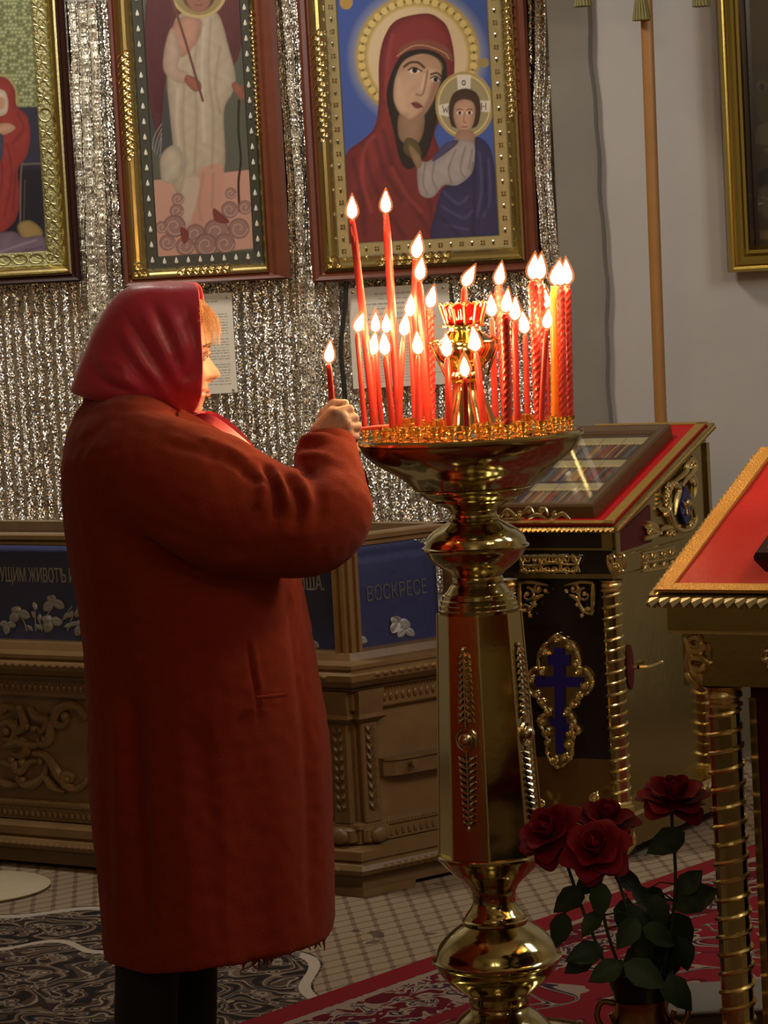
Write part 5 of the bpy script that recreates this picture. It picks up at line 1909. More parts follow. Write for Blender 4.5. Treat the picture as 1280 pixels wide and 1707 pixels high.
# beaded leaf branches on every second face
for f_ in range(0, 8, 2):
    an = math.radians(-90 - 27) + f_ * PI / 4
    n_ = Vector((math.cos(an), math.sin(an), 0))
    t_ = Vector((-math.sin(an), math.cos(an), 0))
    og = MB()

    def fpos(u, py, out=.003):
        k = (py - 1020) / (1424 - 1020)
        ap = m_(65) + (m_(82) - m_(65)) * k
        return tuple(n_ * (ap + out) + t_ * u + Vector((0, 0, zs_(py))))

    og.ell(fpos(0, 1221, .004), (.016, .016, .016), 12, 8)
    og.tube([fpos(.021 * math.cos(k * PI / 8), 1221 + 18.5 * math.sin(k * PI / 8), .002) for k in range(16)], .003, 6, loop=True)
    for s_ in (-1, 1):
        og.tube([fpos(0, 1221 + s_ * 20), fpos(0, 1221 + s_ * 142)], .0022, 5)
        for k in range(11):
            py = 1221 + s_ * (32 + k * 10.5)
            w = .0135 * (1 - .035 * k)
            for q in (-1, 1):
                og.tube([fpos(q * .002, py + s_ * 5), fpos(q * w * .8, py - s_ * 1, .006), fpos(q * w * 1.35, py - s_ * 5, .003)], [.002, .0052, .0012], 6)
        og.ell(fpos(0, 1221 + s_ * 146), (.004, .004, .008), 6, 4)
    tag(og.build('beaded_branch', SILVER, shaft), kind='stuff')
dish = MB().lathe(prof([(1502, 36), (1490, 37)]) + smooth_prof([(1484, 38), (1474, 44), (1464, 54), (1452, 68), (1440, 80), (1430, 89)]) + prof([(1426, 93), (1422, 93), (1420, 91), (1422, 86), (1428, 70)]), 72)
dish.build('shaft_dish', BRASS, stand)
MB().lathe(prof([(1532, 50)]) + smooth_prof([(1530, 52), (1524, 50), (1514, 42), (1504, 37), (1494, 37)]), 64).build('waist_flare', BRASS, stand)
lk = MB().lathe(prof([(1666, 52), (1658, 51)]) + smooth_prof([(1655, 55), (1646, 67), (1634, 82), (1620, 96), (1606, 104)]) + prof([(1602, 106), (1599, 110), (1595, 110), (1592, 106)]) + smooth_prof([(1588, 104), (1574, 98), (1560, 86), (1550, 74), (1542, 62), (1537, 54)]) + prof([(1536, 56), (1532, 56), (1529, 52)]), 72)
lk.build('lower_knob', BRASS, stand)
bs = MB().lathe([(m_(205), 0.017), (m_(207), .027), (m_(190), .036), (m_(150), .040)] + smooth_prof([(1754, 122), (1745, 110), (1735, 98), (1715, 88), (1695, 70), (1684, 56), (1676, 50), (1664, 52)]), 72)
bs.build('stand_base', BRASS, stand)

# ---- oil lamp in the middle of the tray
lamp = MB()
lp = lambda lst: [(m_(r), zs_(y) - ZR * 0) for y, r in lst]
lamp.lathe(lp([(716, 50), (712, 48), (702, 44), (690, 41), (676, 36), (664, 31), (652, 27), (642, 24), (637, 25), (634, 29), (630, 31), (625, 31), (620, 28)]) + smooth_prof([(616, 28), (608, 34), (600, 42), (590, 47), (580, 50), (574, 49)]) + lp([(572, 53), (570, 53), (568, 46)]) + smooth_prof([(566, 44), (558, 34), (552, 28), (546, 27)]) + lp([(544, 41), (541, 41), (539, 30), (538, 10)]), 48)
lmp = lamp.build('oil_lamp_body', BRASS, stand)
RGL = mat('ruby_glass', (0.85, 0.02, 0.02), 0.06, Transmission_Weight=0.85, Emission_Color=(1, .05, .03, 1), Emission_Strength=0.0)
cup = MB()
ringo = []
for y, r in ((539, 28), (532, 31), (524, 33), (516, 35), (510, 37), (508, 37)):
    ringo.append([(m_(r) * (1 + .05 * math.cos(12 * k * 2 * PI / 72)) * math.cos(k * 2 * PI / 72), m_(r) * (1 + .05 * math.cos(12 * k * 2 * PI / 72)) * math.sin(k * 2 * PI / 72), zs_(y)) for k in range(72)])
for y, r in ((510, 34), (524, 30), (535, 26)):
    ringo.append([(m_(r) * math.cos(k * 2 * PI / 72), m_(r) * math.sin(k * 2 * PI / 72), zs_(y)) for k in range(72)])
cup.loft(ringo).build('red_glass_cup', RGL, lmp)
crn = MB()
for k in range(12):
    a_ = k * 2 * PI / 12
    crn.tube([(m_(30) * math.cos(a_), m_(30) * math.sin(a_), zs_(540)), (m_(38.5) * math.cos(a_), m_(38.5) * math.sin(a_), zs_(510)), (m_(37) * math.cos(a_ + .26), m_(37) * math.sin(a_ + .26), zs_(504))], .0022, 5)
    crn.ell((m_(38.5) * math.cos(a_), m_(38.5) * math.sin(a_), zs_(506)), .0035, 6, 4)
crn.build('crown_mount', GILT, lmp)
for s_ in (-1, 1):
    hd = MB().tube([tuple(v) for v in cr([(m_(44 * s_), 0, zs_(565)), (m_(56 * s_), 0, zs_(569)), (m_(52 * s_), 0, zs_(585)), (m_(40 * s_), 0, zs_(612)), (m_(34 * s_), 0, zs_(628))], 5)], .003, 6)
    hd.build('lamp_handle', BRASS, lmp)

# ---- candle holders and candles
ZT = ZR - .006
HTOP = .030
cupm = MB().lathe([(.0125, 0), (.0125, .002), (.005, .004), (.0045, .010), (.008, .013), (.0085, .016), (.0055, .019), (.0105, .024), (.0115, .030), (.0095, .030), (.008, .024)], 14).mesh('candle_holder')
LIT_BRASS = mat('candlelit_brass', (0.86, 0.56, 0.20), 0.24, 1.0)  # orange candle glow on the sockets is put into this warmer brass colour
cupm.materials.append(LIT_BRASS)
bigm = MB().lathe([(.017, 0), (.017, .003), (.008, .006), (.008, .014), (.018, .020), (.0185, .038), (.0165, .038), (.015, .024)], 16).mesh('candle_holder')
bigm.materials.append(LIT_BRASS)
holders = []


def add_holder(x, y, big=False, force=False):
    for hx, hy, hr in holders:
        if math.hypot(x - hx, y - hy) < (.02 if force else .0235 if not big else .032):
            return False
    holders.append((x, y, .018 if big else .012))
    o = link('candle_holder', bigm if big else cupm, tray, (x, y, ZT))
    return True


WAX = mat('red_wax', (0.37, 0.034, 0.030), 0.35, Subsurface_Weight=0.55, Subsurface_Radius=(0.02, 0.004, 0.003), Subsurface_Scale=1.0)
WAX_D = mat('dark_red_wax', (0.25, 0.008, 0.010), 0.35, Subsurface_Weight=0.3, Subsurface_Radius=(0.012, 0.003, 0.002), Subsurface_Scale=1.0)
WAX_Y = mat('yellow_wax', (0.52, 0.17, 0.012), 0.35, Subsurface_Weight=0.6, Subsurface_Radius=(0.02, 0.01, 0.004), Subsurface_Scale=1.0)
WICK = mat('charred_wick', (0.02, 0.012, 0.01), .9)
FLAME = emit('candle_flame', (1.0, 0.54, 0.20), 205.0)
MANTLE = bpy.data.materials.new('flame_mantle')
MANTLE.use_nodes = True
nt = MANTLE.node_tree
nt.nodes.clear()
e_ = nt.nodes.new('ShaderNodeEmission')
e_.inputs[0].default_value = (1.0, 0.28, 0.07, 1)
e_.inputs[1].default_value = 1.6
t_ = nt.nodes.new('ShaderNodeBsdfTransparent')
a_ = nt.nodes.new('ShaderNodeMixShader')
a_.inputs[0].default_value = 0.22
nt.links.new(t_.outputs[0], a_.inputs[1])
nt.links.new(e_.outputs[0], a_.inputs[2])
ou = nt.nodes.new('ShaderNodeOutputMaterial')
nt.links.new(a_.outputs[0], ou.inputs[0])


def flame_mesh(name, w, h, m):
    mb = MB().lathe([(w * r, h * z) for r, z in ((.10, 0), (.55, .06), (.85, .15), (1, .28), (.95, .42), (.78, .56), (.55, .70), (.32, .84), (.12, .95), (.02, 1.0))], 14)
    me = mb.mesh(name)
    me.materials.append(m)
    return me


FM = flame_mesh('flame', .0098, .042, FLAME)
FMS = flame_mesh('flame', .0088, .036, FLAME)
MM = flame_mesh('flame_mantle', .0145, .054, MANTLE)


def candle(top, base, flame, r, kind, label, scale=1.0, wax=None):
    """top/base: world points, flame: (dx, dz) lean of the flame in metres"""
    root = empty('candle', base)
    ax = Vector(top) - Vector(base)
    L_ = ax.length
    q_ = ax.to_track_quat('Z', 'Y')
    M_ = q_.to_matrix().to_4x4()
    mb = MB()
    if kind == 'spiral':
        n = max(10, int(L_ / .004))
        rings = []
        for i in range(n + 1):
            z = L_ * i / n
            tw = z * 2 * PI / .055
            k_ = 1 if i < n - 1 else .75
            rings.append([(k_ * r * (1 + .16 * math.cos(4 * (k * 2 * PI / 24 - tw))) * math.cos(k * 2 * PI / 24), k_ * r * (1 + .16 * math.cos(4 * (k * 2 * PI / 24 - tw))) * math.sin(k * 2 * PI / 24), z) for k in range(24)])
        mb.loft(rings, M=M_)
    else:
        ph_ = rng.random() * 6
        pts, rad = [], []
        for i in range(13):
            t = i / 12
            b_ = .0022 * math.sin(t * PI) * math.sin(ph_)
            pts.append((b_, b_ * .5, L_ * t))
            rad.append(r * (1.08 - .1 * t) if i < 12 else r * .7)
        mb.tube(pts, rad, 10, M=M_)
        if kind == 'drip':
            for k in range(3):
                zz_ = L_ * (.97 - .03 * k)
                mb.tube([(r * .8, -r * .5 + .003 * k, zz_), (r * .95, -r * .5 + .003 * k, zz_ - .012), (r * .9, -r * .4 + .003 * k, zz_ - .03 - .01 * k)], [.0015, .003, .0012], 6, M=M_)
    mb.build('wax', wax or WAX, root)
    tip = ax
    MB().tube([tuple(tip - ax.normalized() * .003), tuple(tip + Vector((.0005, 0, .007)))], .0009, 5).build('wick', WICK, root)
    ln = math.atan2(flame[0], max(flame[1], .01))
    f = link('flame', FMS if scale < .9 else FM, root, tip + Vector((0, 0, .004)))
    f.rotation_euler = (0, ln, 0)
    f.scale = (scale, scale, scale) if scale >= .9 else (1, 1, 1)
    mo = link('flame_mantle', MM, f, (0, 0, -.004))
    tag(root, label, 'candle', 'burning candles at the stand')
    return root


# (top px, base px, flame centre px, radius px, kind, label)
CND = [
    ((587, 367), (623, 687), (587, 354), 6.5, 'drip', 'tallest thin red candle leaning left, its flame before the dark hem of the mother icon'),
    ((643, 357), (664, 676), (643, 343), 7.0, 'drip', 'second very tall red candle, just right of the tallest leaning one, top flame of all'),
    ((693, 432), (697, 668), (697, 408), 8.0, 'plain', 'thick red candle with a long flame, third highest on the left half of the tray'),
    ((699, 469), (713, 683), (701, 453), 6.5, 'plain', 'red candle close beside the thick one, its flame a little lower and slanted'),
    ((716, 515), (718, 671), (720, 496), 7.0, 'spiral', 'dark red spiral candle with slanted flame left of the ruby glass lamp'),
    ((831, 477), (843, 668), (834, 457), 7.5, 'spiral', 'tall red spiral candle right of the ruby glass lamp, behind the shorter ones'),
    ((820, 530), (825, 672), (819, 508), 5.5, 'plain', 'slender plain red candle right of the lamp, left of the row of spirals'),
    ((843, 523), (845, 688), (845, 503), 7.5, 'spiral', 'red spiral candle in the front, directly right of the slender plain one by the lamp'),
    ((858, 536), (861, 680), (859, 515), 5.5, 'plain', 'thin red candle next to the front spiral, third flame of the descending row'),
    ((875, 558), (878, 668), (873, 541), 5.0, 'plain', 'thin pinkish red candle with the lowest flame of the descending right row'),
    ((888, 468), (898, 680), (890, 447), 8.0, 'spiral', 'left one of the twin tall red spiral candles whose flames merge'),
    ((899, 468), (904, 676), (901, 445), 8.0, 'spiral', 'right one of the twin tall red spiral candles whose flames merge'),
    ((924, 477), (926, 672), (929, 455), 8.0, 'plain', 'tall orange yellow candle, the only yellow one on the tray'),
    ((934, 478), (936, 674), (934, 452), 6.5, 'spiral', 'red spiral candle hidden close behind the yellow one'),
    ((945, 476), (949, 679), (944, 454), 6.5, 'spiral', 'red spiral candle at the far right rim of the tray'),
    ((909, 517), (912, 670), (909, 503), 4.5, 'plain', 'small thin red candle with upper flame between the twin spirals and the yellow one'),
    ((911, 550), (901, 683), (913, 533), 4.5, 'plain', 'thin red candle leaning right between the twin spirals and the yellow one'),
    ((683, 530), (690, 672), (684, 516), 5.0, 'plain', 'red candle half hidden behind the thick one, small flame left of it'),
    ((595, 555), (607, 690), (600, 541), 4.5, 'plain', 'thin red candle at the left rim of the tray, nearest to the hand'),
    ((626, 556), (634, 672), (626, 542), 4.5, 'plain', 'thin red candle at the back left with an upright flame between the two tallest'),
    ((621, 594), (623.5, 690), (623, 577), 5.0, 'plain', 'short red candle on the left with a low flame, in front of the tallest one'),
    ((644, 557), (650, 672), (644, 543), 4.5, 'plain', 'thin red candle at the back left, its flame touching the second tallest candle'),
    ((642, 594), (653, 692), (641, 578), 5.0, 'plain', 'short red candle leaning left with a narrow flame before the second tallest'),
    ((673, 562), (663, 688), (675, 545), 5.0, 'plain', 'thin red candle leaning right, left of the thick one'),
    ((697, 593), (695, 690), (696, 577), 5.0, 'plain', 'short red candle with a low flame in front of the thick one'),
    ((745, 597), (747, 690), (744, 577), 5.5, 'plain', 'short red candle in front of the left side of the brass lamp'),
    ((793, 588), (803, 681), (791, 571), 5.5, 'plain', 'short red candle with the broadest flame in front of the right side of the lamp'),
    ((775, 630), (777, 694), (774, 611), 4.5, 'dark', 'shortest dark red candle at the very front of the tray, centred before the lamp'),
]
Rmax = .178
for tp_, bp_, fp_, r, kind, label in CND:
    ly = max(-.165, min(.165, (680.5 - bp_[1] - .055 * (bp_[0] - 779)) / 10.5 * .165))
    lx = at(bp_[0], bp_[1], stand.location.y + ly).x - stand.location.x
    rr = math.hypot(lx, ly)
    if rr > Rmax:
        lim = math.sqrt(max(0, Rmax ** 2 - min(abs(lx), Rmax) ** 2))
        ly = max(-lim, min(lim, ly))
        if abs(lx) > Rmax:
            lx = math.copysign(Rmax, lx)
    lx = at(bp_[0], bp_[1], stand.location.y + ly).x - stand.location.x
    if math.hypot(lx, ly) < .072:                       # keep clear of the lamp foot
        ly = math.copysign(math.sqrt(max(.072 ** 2 - lx ** 2, 0)), ly if abs(ly) > 1e-4 else -1)
    for _ in range(60):                                 # keep the sockets apart
        hit = None
        for hx, hy, hr in holders:
            if math.hypot(lx - hx, ly - hy) < .0235:
                hit = (hx, hy)
                break
        if not hit:
            break
        ly += .0035 * (1 if ly >= hit[1] else -1) if _ < 30 else .004
        if math.hypot(lx, ly) > .186:
            ly -= .03 * (1 if ly > 0 else -1)
    add_holder(lx, ly, force=True)
    Yb = stand.location.y + ly
    bw = Vector((stand.location.x + lx, Yb, ZT + HTOP - .006))
    tw = at(tp_[0], tp_[1], Yb)
    fw = at(fp_[0], fp_[1], Yb)
    candle(tw, bw, (fw.x - tw.x, max(fw.z - tw.z, .012)), r / SPX, 'plain' if kind == 'dark' else kind, label, 1.1 if fp_[1] in (447, 445, 455, 454, 571, 408) else (.8 if r < 5 else 1.0), WAX_Y if 'yellow one on' in label else WAX_D if kind == 'dark' else None)
# candle burning in the ruby lamp
cl_top = at(774, 479, SY)
candle(cl_top, Vector((stand.location.x + .001, SY, zs_(530))), (.012, .02), 5.5 / SPX, 'plain', 'red candle standing in the ruby glass cup of the brass lamp', 1.0)
# spare sockets on three rings, and a few wide cups
for px, ly in ((686, -.02), (727, -.085), (868, -.03), (676, .06)):
    lx = (px - 779) / SPX
    add_holder(lx, ly, True)
for R_, n in ((.172, 30), (.140, 22), (.108, 14)):
    for k in range(n):
        a_ = k * 2 * PI / n + R_ * 20
        add_holder(R_ * math.cos(a_), R_ * math.sin(a_))
# a taper lying on the rim beside the hand
ta, tb = at(597, 715, SY - .07), at(650, 711, SY - .05)
tr = empty('candle', ta)
d_ = tb - ta
MB().tube([(0, 0, 0), tuple(d_ * .5), tuple(d_)], [.0035, .0045, .0045], 10).build('wax', WAX, tr)
MB().tube([(0, 0, 0), tuple(-d_.normalized() * .006)], .0008, 5).build('wick', WICK, tr)
tag(tr, 'unlit thin red candle lying flat across the left rim of the tray', 'candle')

# ================================================================ THE WOMAN
PY_ = 5.70
pb = at(278, 1850, PY_)
BASE = Vector((pb.x, PY_, 0.0))


def W(px, py, dy=0.0):
    """photo pixel at the woman's depth (+dy) in her local coordinates"""
    return at(px, py, PY_ + dy) - BASE


def catm(rows, n):
    return [tuple(v) for v in cr(rows, n)]


# ---- head: horizontal slices (profile of the face looking along +x), neck below
# photo y, back x, front x (without nose), half width, nose length px, nose half-width
HEAD = [(484, 246, 276, .022, 0), (489, 222, 300, .045, 0), (500, 204, 318, .060, 0), (520, 190, 334, .071, 0), (545, 182, 342, .076, 0), (565, 180, 346, .077, 0),
        (580, 180, 348.5, .077, 0), (590, 181, 345, .076, 2), (600, 183, 344, .075, 6), (612, 186, 345, .073, 13), (622, 190, 345, .071, 20), (630, 193, 345.5, .069, 20),
        (636, 196, 345.5, .067, 9), (642, 200, 346, .065, 1), (649, 206, 347, .062, 0), (654, 210, 344, .060, 0), (660, 216, 345, .058, 0), (667, 222, 341, .055, 0), (677, 230, 338, .050, 0),
        (688, 236, 335, .044, 0), (696, 238, 322, .046, 0), (705, 238, 306, .050, 0), (730, 232, 300, .056, 0), (760, 222, 300, .075, 0)]
rings = []
NH = 56
for py, xb, xf, hw, nose in [tuple(v) for v in cr(HEAD, 4)]:
    a, b_ = W(xb, py), W(xf, py)
    xc, rx = (a.x + b_.x) / 2, (b_.x - a.x) / 2
    z = (a.z + b_.z) / 2
    ring = []
    for k in range(NH):
        t = k * 2 * PI / NH
        cx, sy = math.cos(t), math.sin(t)
        x = xc + rx * math.copysign(abs(cx) ** .9, cx)
        y = hw * math.copysign(abs(sy) ** .88, sy)
        if cx > 0:
            wn = .011 + .004 * max(0, (py - 610) / 20)
            x += (nose / SPX) * math.exp(-(y / wn) ** 2)
            # eye sockets, mouth corners, cheeks
            x -= .011 * math.exp(-((abs(y) - .031) / .014) ** 2 - ((py - 592) / 9) ** 2)
            x += .004 * math.exp(-((abs(y) - .030) / .02) ** 2 - ((py - 577) / 6) ** 2)
            x += .006 * math.exp(-((abs(y) - .038) / .018) ** 2 - ((py - 622) / 16) ** 2)
            x -= .003 * math.exp(-(y / .022) ** 2 - ((py - 653.5) / 2.5) ** 2)
            x -= .006 * math.exp(-((abs(y) - .013) / .006) ** 2 - ((py - 636) / 4) ** 2)
        ring.append((x, y, z + (b_.z - a.z) * .5 * cx * .6))
    rings.append(ring)
head = MB().loft(rings[::-1])

# ---- trunk, arms and legs under the clothes: one skinned skeleton
J = [W(270, 1130), W(262, 960), W(245, 800), W(262, 716),
     W(232, 772, -.15), W(500, 865, -.20), W(545, 752, -.08),
     W(262, 770, .15), W(490, 872, .20), W(560, 775, .12),
     W(248, 1160, -.085), W(255, 1500, -.09), W(247, 1795, -.09), W(300, 1160, .085), W(308, 1500, .085), W(312, 1795, .085)]
E = [(0, 1), (1, 2), (2, 3), (2, 4), (4, 5), (5, 6), (2, 7), (7, 8), (8, 9), (0, 10), (10, 11), (11, 12), (0, 13), (13, 14), (14, 15)]
R_ = [.125, .125, .115, .052, .055, .042, .028, .055, .042, .028, .075, .055, .038, .075, .055, .038]
me = bpy.data.meshes.new('skel')
me.from_pydata([tuple(v) for v in J], E, [])
so = bpy.data.objects.new('skel', me)
COL.objects.link(so)
so.modifiers.new('sk', 'SKIN')
for i, sv_ in enumerate(me.skin_vertices[0].data):
    sv_.radius = (R_[i], R_[i])
    sv_.use_root = (i == 0)
sb_ = so.modifiers.new('ss', 'SUBSURF')
sb_.levels = sb_.render_levels = 2
body_me = bpy.data.meshes.new_from_object(so.evaluated_get(bpy.context.evaluated_depsgraph_get()))
bpy.data.objects.remove(so)

# ---- hands
hnd = MB()


def blob(mb, pts, rad, n=10):
    """capsule chain with round ends (merged by the remesh)"""
    mb.tube([tuple(p) for p in pts], rad, n)
    for p, r in zip(pts, rad):
        mb.ell(tuple(p), r, n, 6)


HD = -.07                                               # hand depth
wrist = W(538, 748, HD)
blob(hnd, [W(530, 775, HD), wrist, W(541, 728, HD)], [.028, .026, .026])
# palm: a thick wedge from wrist to the knuckle row (back of the hand toward the camera)
blob(hnd, [W(536, 722, HD + .002), W(556, 690, HD - .002)], [.024, .015])
blob(hnd, [W(540, 726, HD), W(568, 694, HD - .006)], [.022, .014])
blob(hnd, [W(543, 732, HD), W(575, 706, HD - .006)], [.022, .0135])
blob(hnd, [W(545, 740, HD), W(579, 722, HD - .004)], [.021, .0125])
blob(hnd, [W(548, 742, HD), W(577, 735, HD)], [.017, .011])
# four fingers: knuckle -> first joint -> second joint -> tip, curling away round the candle
FING = [((560, 688, -.008), (582, 683, .008), (584, 692, .032), (566, 697, .040), .0098),
        ((570, 698, -.008), (590, 697, .010), (590, 706, .036), (568, 710, .042), .0100),
        ((577, 711, -.007), (595, 711, .012), (593, 719, .036), (571, 723, .040), .0095),
        ((580, 726, -.004), (593, 728, .012), (590, 734, .032), (572, 736, .034), .0084)]
for a, b_, c, d_, r in FING:
    blob(hnd, [W(a[0], a[1], HD + a[2]), W(b_[0], b_[1], HD + b_[2]), W(c[0], c[1], HD + c[2]), W(d_[0], d_[1], HD + d_[2])], [r * 1.12, r * 1.05, r * .95, r * .82])
# thumb over the top, closing against the index finger
blob(hnd, [W(538, 716, HD + .008), W(541, 690, HD + .014), W(556, 673, HD + .018), W(575, 673, HD + .020)], [.016, .0125, .0105, .0088])
hand_me = remeshed(hnd, .0022, 5, .5)
# far hand, resting half hidden behind the sleeve
hf = MB()
HF = .12
_W = W
W = lambda px, py, dy=0.0: _W(px - 15, py + 6, dy)
blob(hf, [W(552, 800, HF), W(566, 775, HF), W(572, 760, HF)], [.026, .025, .024])
blob(hf, [W(570, 765, HF), W(590, 742, HF - .01)], [.022, .016])
blob(hf, [W(572, 768, HF), W(592, 752, HF + .02)], [.020, .014])
for k in range(4):
    o_ = -.022 + .016 * k
    blob(hf, [W(588, 744 + 3 * k, HF + o_), W(604, 734 + 4 * k, HF + o_), W(609, 746 + 4 * k, HF + o_ + .004), W(602, 756 + 3 * k, HF + o_ + .006)], [.0105, .0098, .009, .008])
blob(hf, [W(570, 758, HF - .02), W(584, 740, HF - .038), W(597, 738, HF - .036)], [.013, .0105, .009])
W = _W
handf_me = remeshed(hf, .0028, 4, .5)

# join into the person's body
SKIN = mat('skin', (0.56, 0.33, 0.22), .5, Subsurface_Weight=.12, Subsurface_Radius=(.01, .004, .002), Subsurface_Scale=1.0, bump=(260, .15, .001))
body = MB()
for mm in (body_me, hand_me, handf_me):
    v, _ = mesh_np(mm)
    body.add([tuple(p) for p in v], [tuple(p.vertices) for p in mm.polygons])
body.add(head.v, head.f)
person = body.build('person', SKIN, None, BASE, True, 80)
tag(person, 'woman in a rust red coat and crimson headscarf lighting a candle, seen in profile', 'person')

# eyes, brows, lips
for s_ in (-1, 1):
    e = W(341, 592)
    MB().ell((e.x - .0035, s_ * .031, e.z), (.0115, .0115, .0115), 14, 9).build('eyeball', mat('eye_white', (.7, .66, .6), .2), person)
    MB().ell((e.x + .0055, s_ * .0315, e.z), (.003, .0055, .0055), 12, 7).build('iris', mat('dark_iris', (.03, .02, .012), .15), person)
    lid = MB()
    lid.tube([(e.x - .001, s_ * .0175, e.z - .001), (e.x + .007, s_ * .026, e.z + .0045), (e.x + .006, s_ * .037, e.z + .0035), (e.x - .004, s_ * .046, e.z)], [.0015, .005, .005, .0015], 6)
    lid.build('eyelid', SKIN, person)
    br = W(348, 578)
    MB().tube([(br.x + .001, s_ * .014, br.z), (br.x + .003, s_ * .028, br.z + .005), (br.x - .006, s_ * .046, br.z + .001)], [.002, .003, .001], 6).build('eyebrow', mat('brow_hair', (.18, .09, .04), .8), person)
lip = W(345, 654)
lp_ = MB()
for dz_, r in ((.0045, .0042), (-.0055, .005)):
    lp_.tube([(lip.x - .008, -.021, lip.z), (lip.x - .001, -.010, lip.z + dz_), (lip.x + .0015, 0, lip.z + dz_ * .9), (lip.x - .001, .010, lip.z + dz_), (lip.x - .008, .021, lip.z)], [.001, r * .8, r, r * .8, .001], 8)
lp_.build('lips', mat('lip_skin', (.45, .15, .12), .45), person)

# hair: a soft sandy fringe escaping from the scarf
hr = MB()
for k in range(170):
    y = rng.normal() * .036
    q = rng.random() ** 1.6                             # how far this strand stands off the forehead
    a = W(332 + 5 * rng.random(), 497 + 50 * rng.random(), 0)
    m1 = W(338 + 14 * q, 510 + 26 * rng.random(), 0)
    m2 = W(342 + 23 * q + 3 * rng.random(), 528 + 26 * rng.random(), 0)
    t_ = W(343 + 22 * q + 5 * rng.random(), 545 + 34 * rng.random(), 0)
    pts = cr([(a.x, y, a.z), (m1.x, y * 1.15, m1.z), (m2.x, y * 1.25, m2.z), (t_.x, y * 1.3, t_.z)], 3)
    n = len(pts)
    hr.tube([tuple(p) for p in pts], [.0008 * (1 - .75 * i / (n - 1)) for i in range(n)], 4)
tag(hr.build('hair', mat('sandy_hair', (0.62, 0.30, 0.11), .5, Subsurface_Weight=.3, Subsurface_Radius=(.02, .01, .005), Subsurface_Scale=1.0), person), kind='stuff')


# ---- image-guided creases: a groove or ridge along photo polylines on the near side of a garment
def creases(me, lines, lo=-9):
    v, n = mesh_np(me)
    pix = project(v + np.array(BASE))
    disp = np.zeros(len(v))
    for pts, w, d in lines:
        P_ = [tuple(p) for p in cr(pts, 4)]
        dist, par = seg_dist(pix, P_)
        disp += d * np.exp(-(dist / w) ** 2) * np.clip(np.sin(np.clip(par, .03, .97) * PI) * 1.6, 0, 1)
    facing = np.clip(-n[:, 1] * 1.5 + .25, 0, 1)
    v = v + n * (disp * facing)[:, None]
    set_np(me, v)


def soft_noise(me, amp, sc, sc2=None):
    v, n = mesh_np(me)
    d = np.array([noise.noise(Vector((p[0] * sc, p[1] * sc, p[2] * (sc2 or sc)))) for p in v])
    set_np(me, v + n * (amp * d)[:, None])


# ---- coat: trunk and sleeves grown together
COAT = mat('rust_wool', (0.27, 0.030, 0.010), .9, spec=.1, bump=(420, .55, .003), var=.14, var_scale=45, Sheen_Weight=.08, Sheen_Roughness=.5)
CT = [((150, 664), (292, 690), .088), ((132, 684), (318, 706), .125), ((118, 712), (352, 728), .180), ((109, 745), (392, 752), .215), ((104, 785), (425, 782), .235),
      ((104, 840), (452, 835), .245), ((110, 900), (476, 890), .25), ((122, 960), (494, 945), .25), ((134, 1010), (506, 990), .25), ((142, 1080), (522, 1060), .25), ((146, 1160), (536, 1140), .25),
      ((150, 1260), (547, 1225), .25), ((156, 1360), (552, 1320), .25), ((163, 1460), (555, 1415), .25), ((170, 1540), (557, 1490), .25), ((176, 1588), (557, 1540), .25)]
rings = []
for (xa, ya, xb, yb, dy) in [tuple(v) for v in cr([(a[0], a[1], b_[0], b_[1], d) for a, b_, d in CT], 4)]:
    A, B = W(xa, ya), W(xb, yb)
    ring = []
    for k in range(64):
        t = k * 2 * PI / 64
        cx, sy = math.cos(t), math.sin(t)
        u = .5 + .5 * math.copysign(abs(cx) ** .82, cx)
        low = max(0, min(1, (ya - 1000) / 500))
        fold = 1 + .05 * low * math.sin(5 * t + 1.0 + ya * .002) + .02 * low * math.sin(11 * t)
        p = A.lerp(B, u)
        ring.append((p.x, dy * math.copysign(abs(sy) ** .85, sy) * fold, p.z))
    rings.append(ring)
coat = MB().loft(rings)
slv = MB()
NS = [((222, 775), -.10, .118), ((270, 805), -.155, .130), ((340, 836), -.185, .132), ((410, 860), -.20, .118), ((470, 872), -.205, .106), ((512, 874), -.20, .098), ((547, 856), -.185, .085), ((552, 824), -.155, .072),
      ((548, 790), -.125, .066), ((545, 760), -.095, .060), ((545, 740), -.080, .054)]
sp_ = cr([(*W(p[0], p[1], dy), r) for p, dy, r in NS], 4)
slv.tube([tuple(v[:3]) for v in sp_], [float(v[3]) for v in sp_], 28)
slv.ell(tuple(W(225, 772, -.085)), (.125, .125, .13), 20, 12)
NF = [((262, 780), .10, .11), ((340, 830), .165, .115), ((430, 872), .19, .10), ((510, 885), .195, .09), ((552, 862), .18, .08), ((560, 820), .15, .066), ((562, 785), .125, .054)]
sp_ = cr([(*W(p[0], p[1], dy), r) for p, dy, r in NF], 4)
slv.tube([tuple(v[:3]) for v in sp_], [float(v[3]) for v in sp_], 24)
coat.add(slv.v, slv.f)
cme = remeshed(coat, .0062, 5, .5)
soft_noise(cme, .006, 9, 4)
soft_noise(cme, .0018, 42)
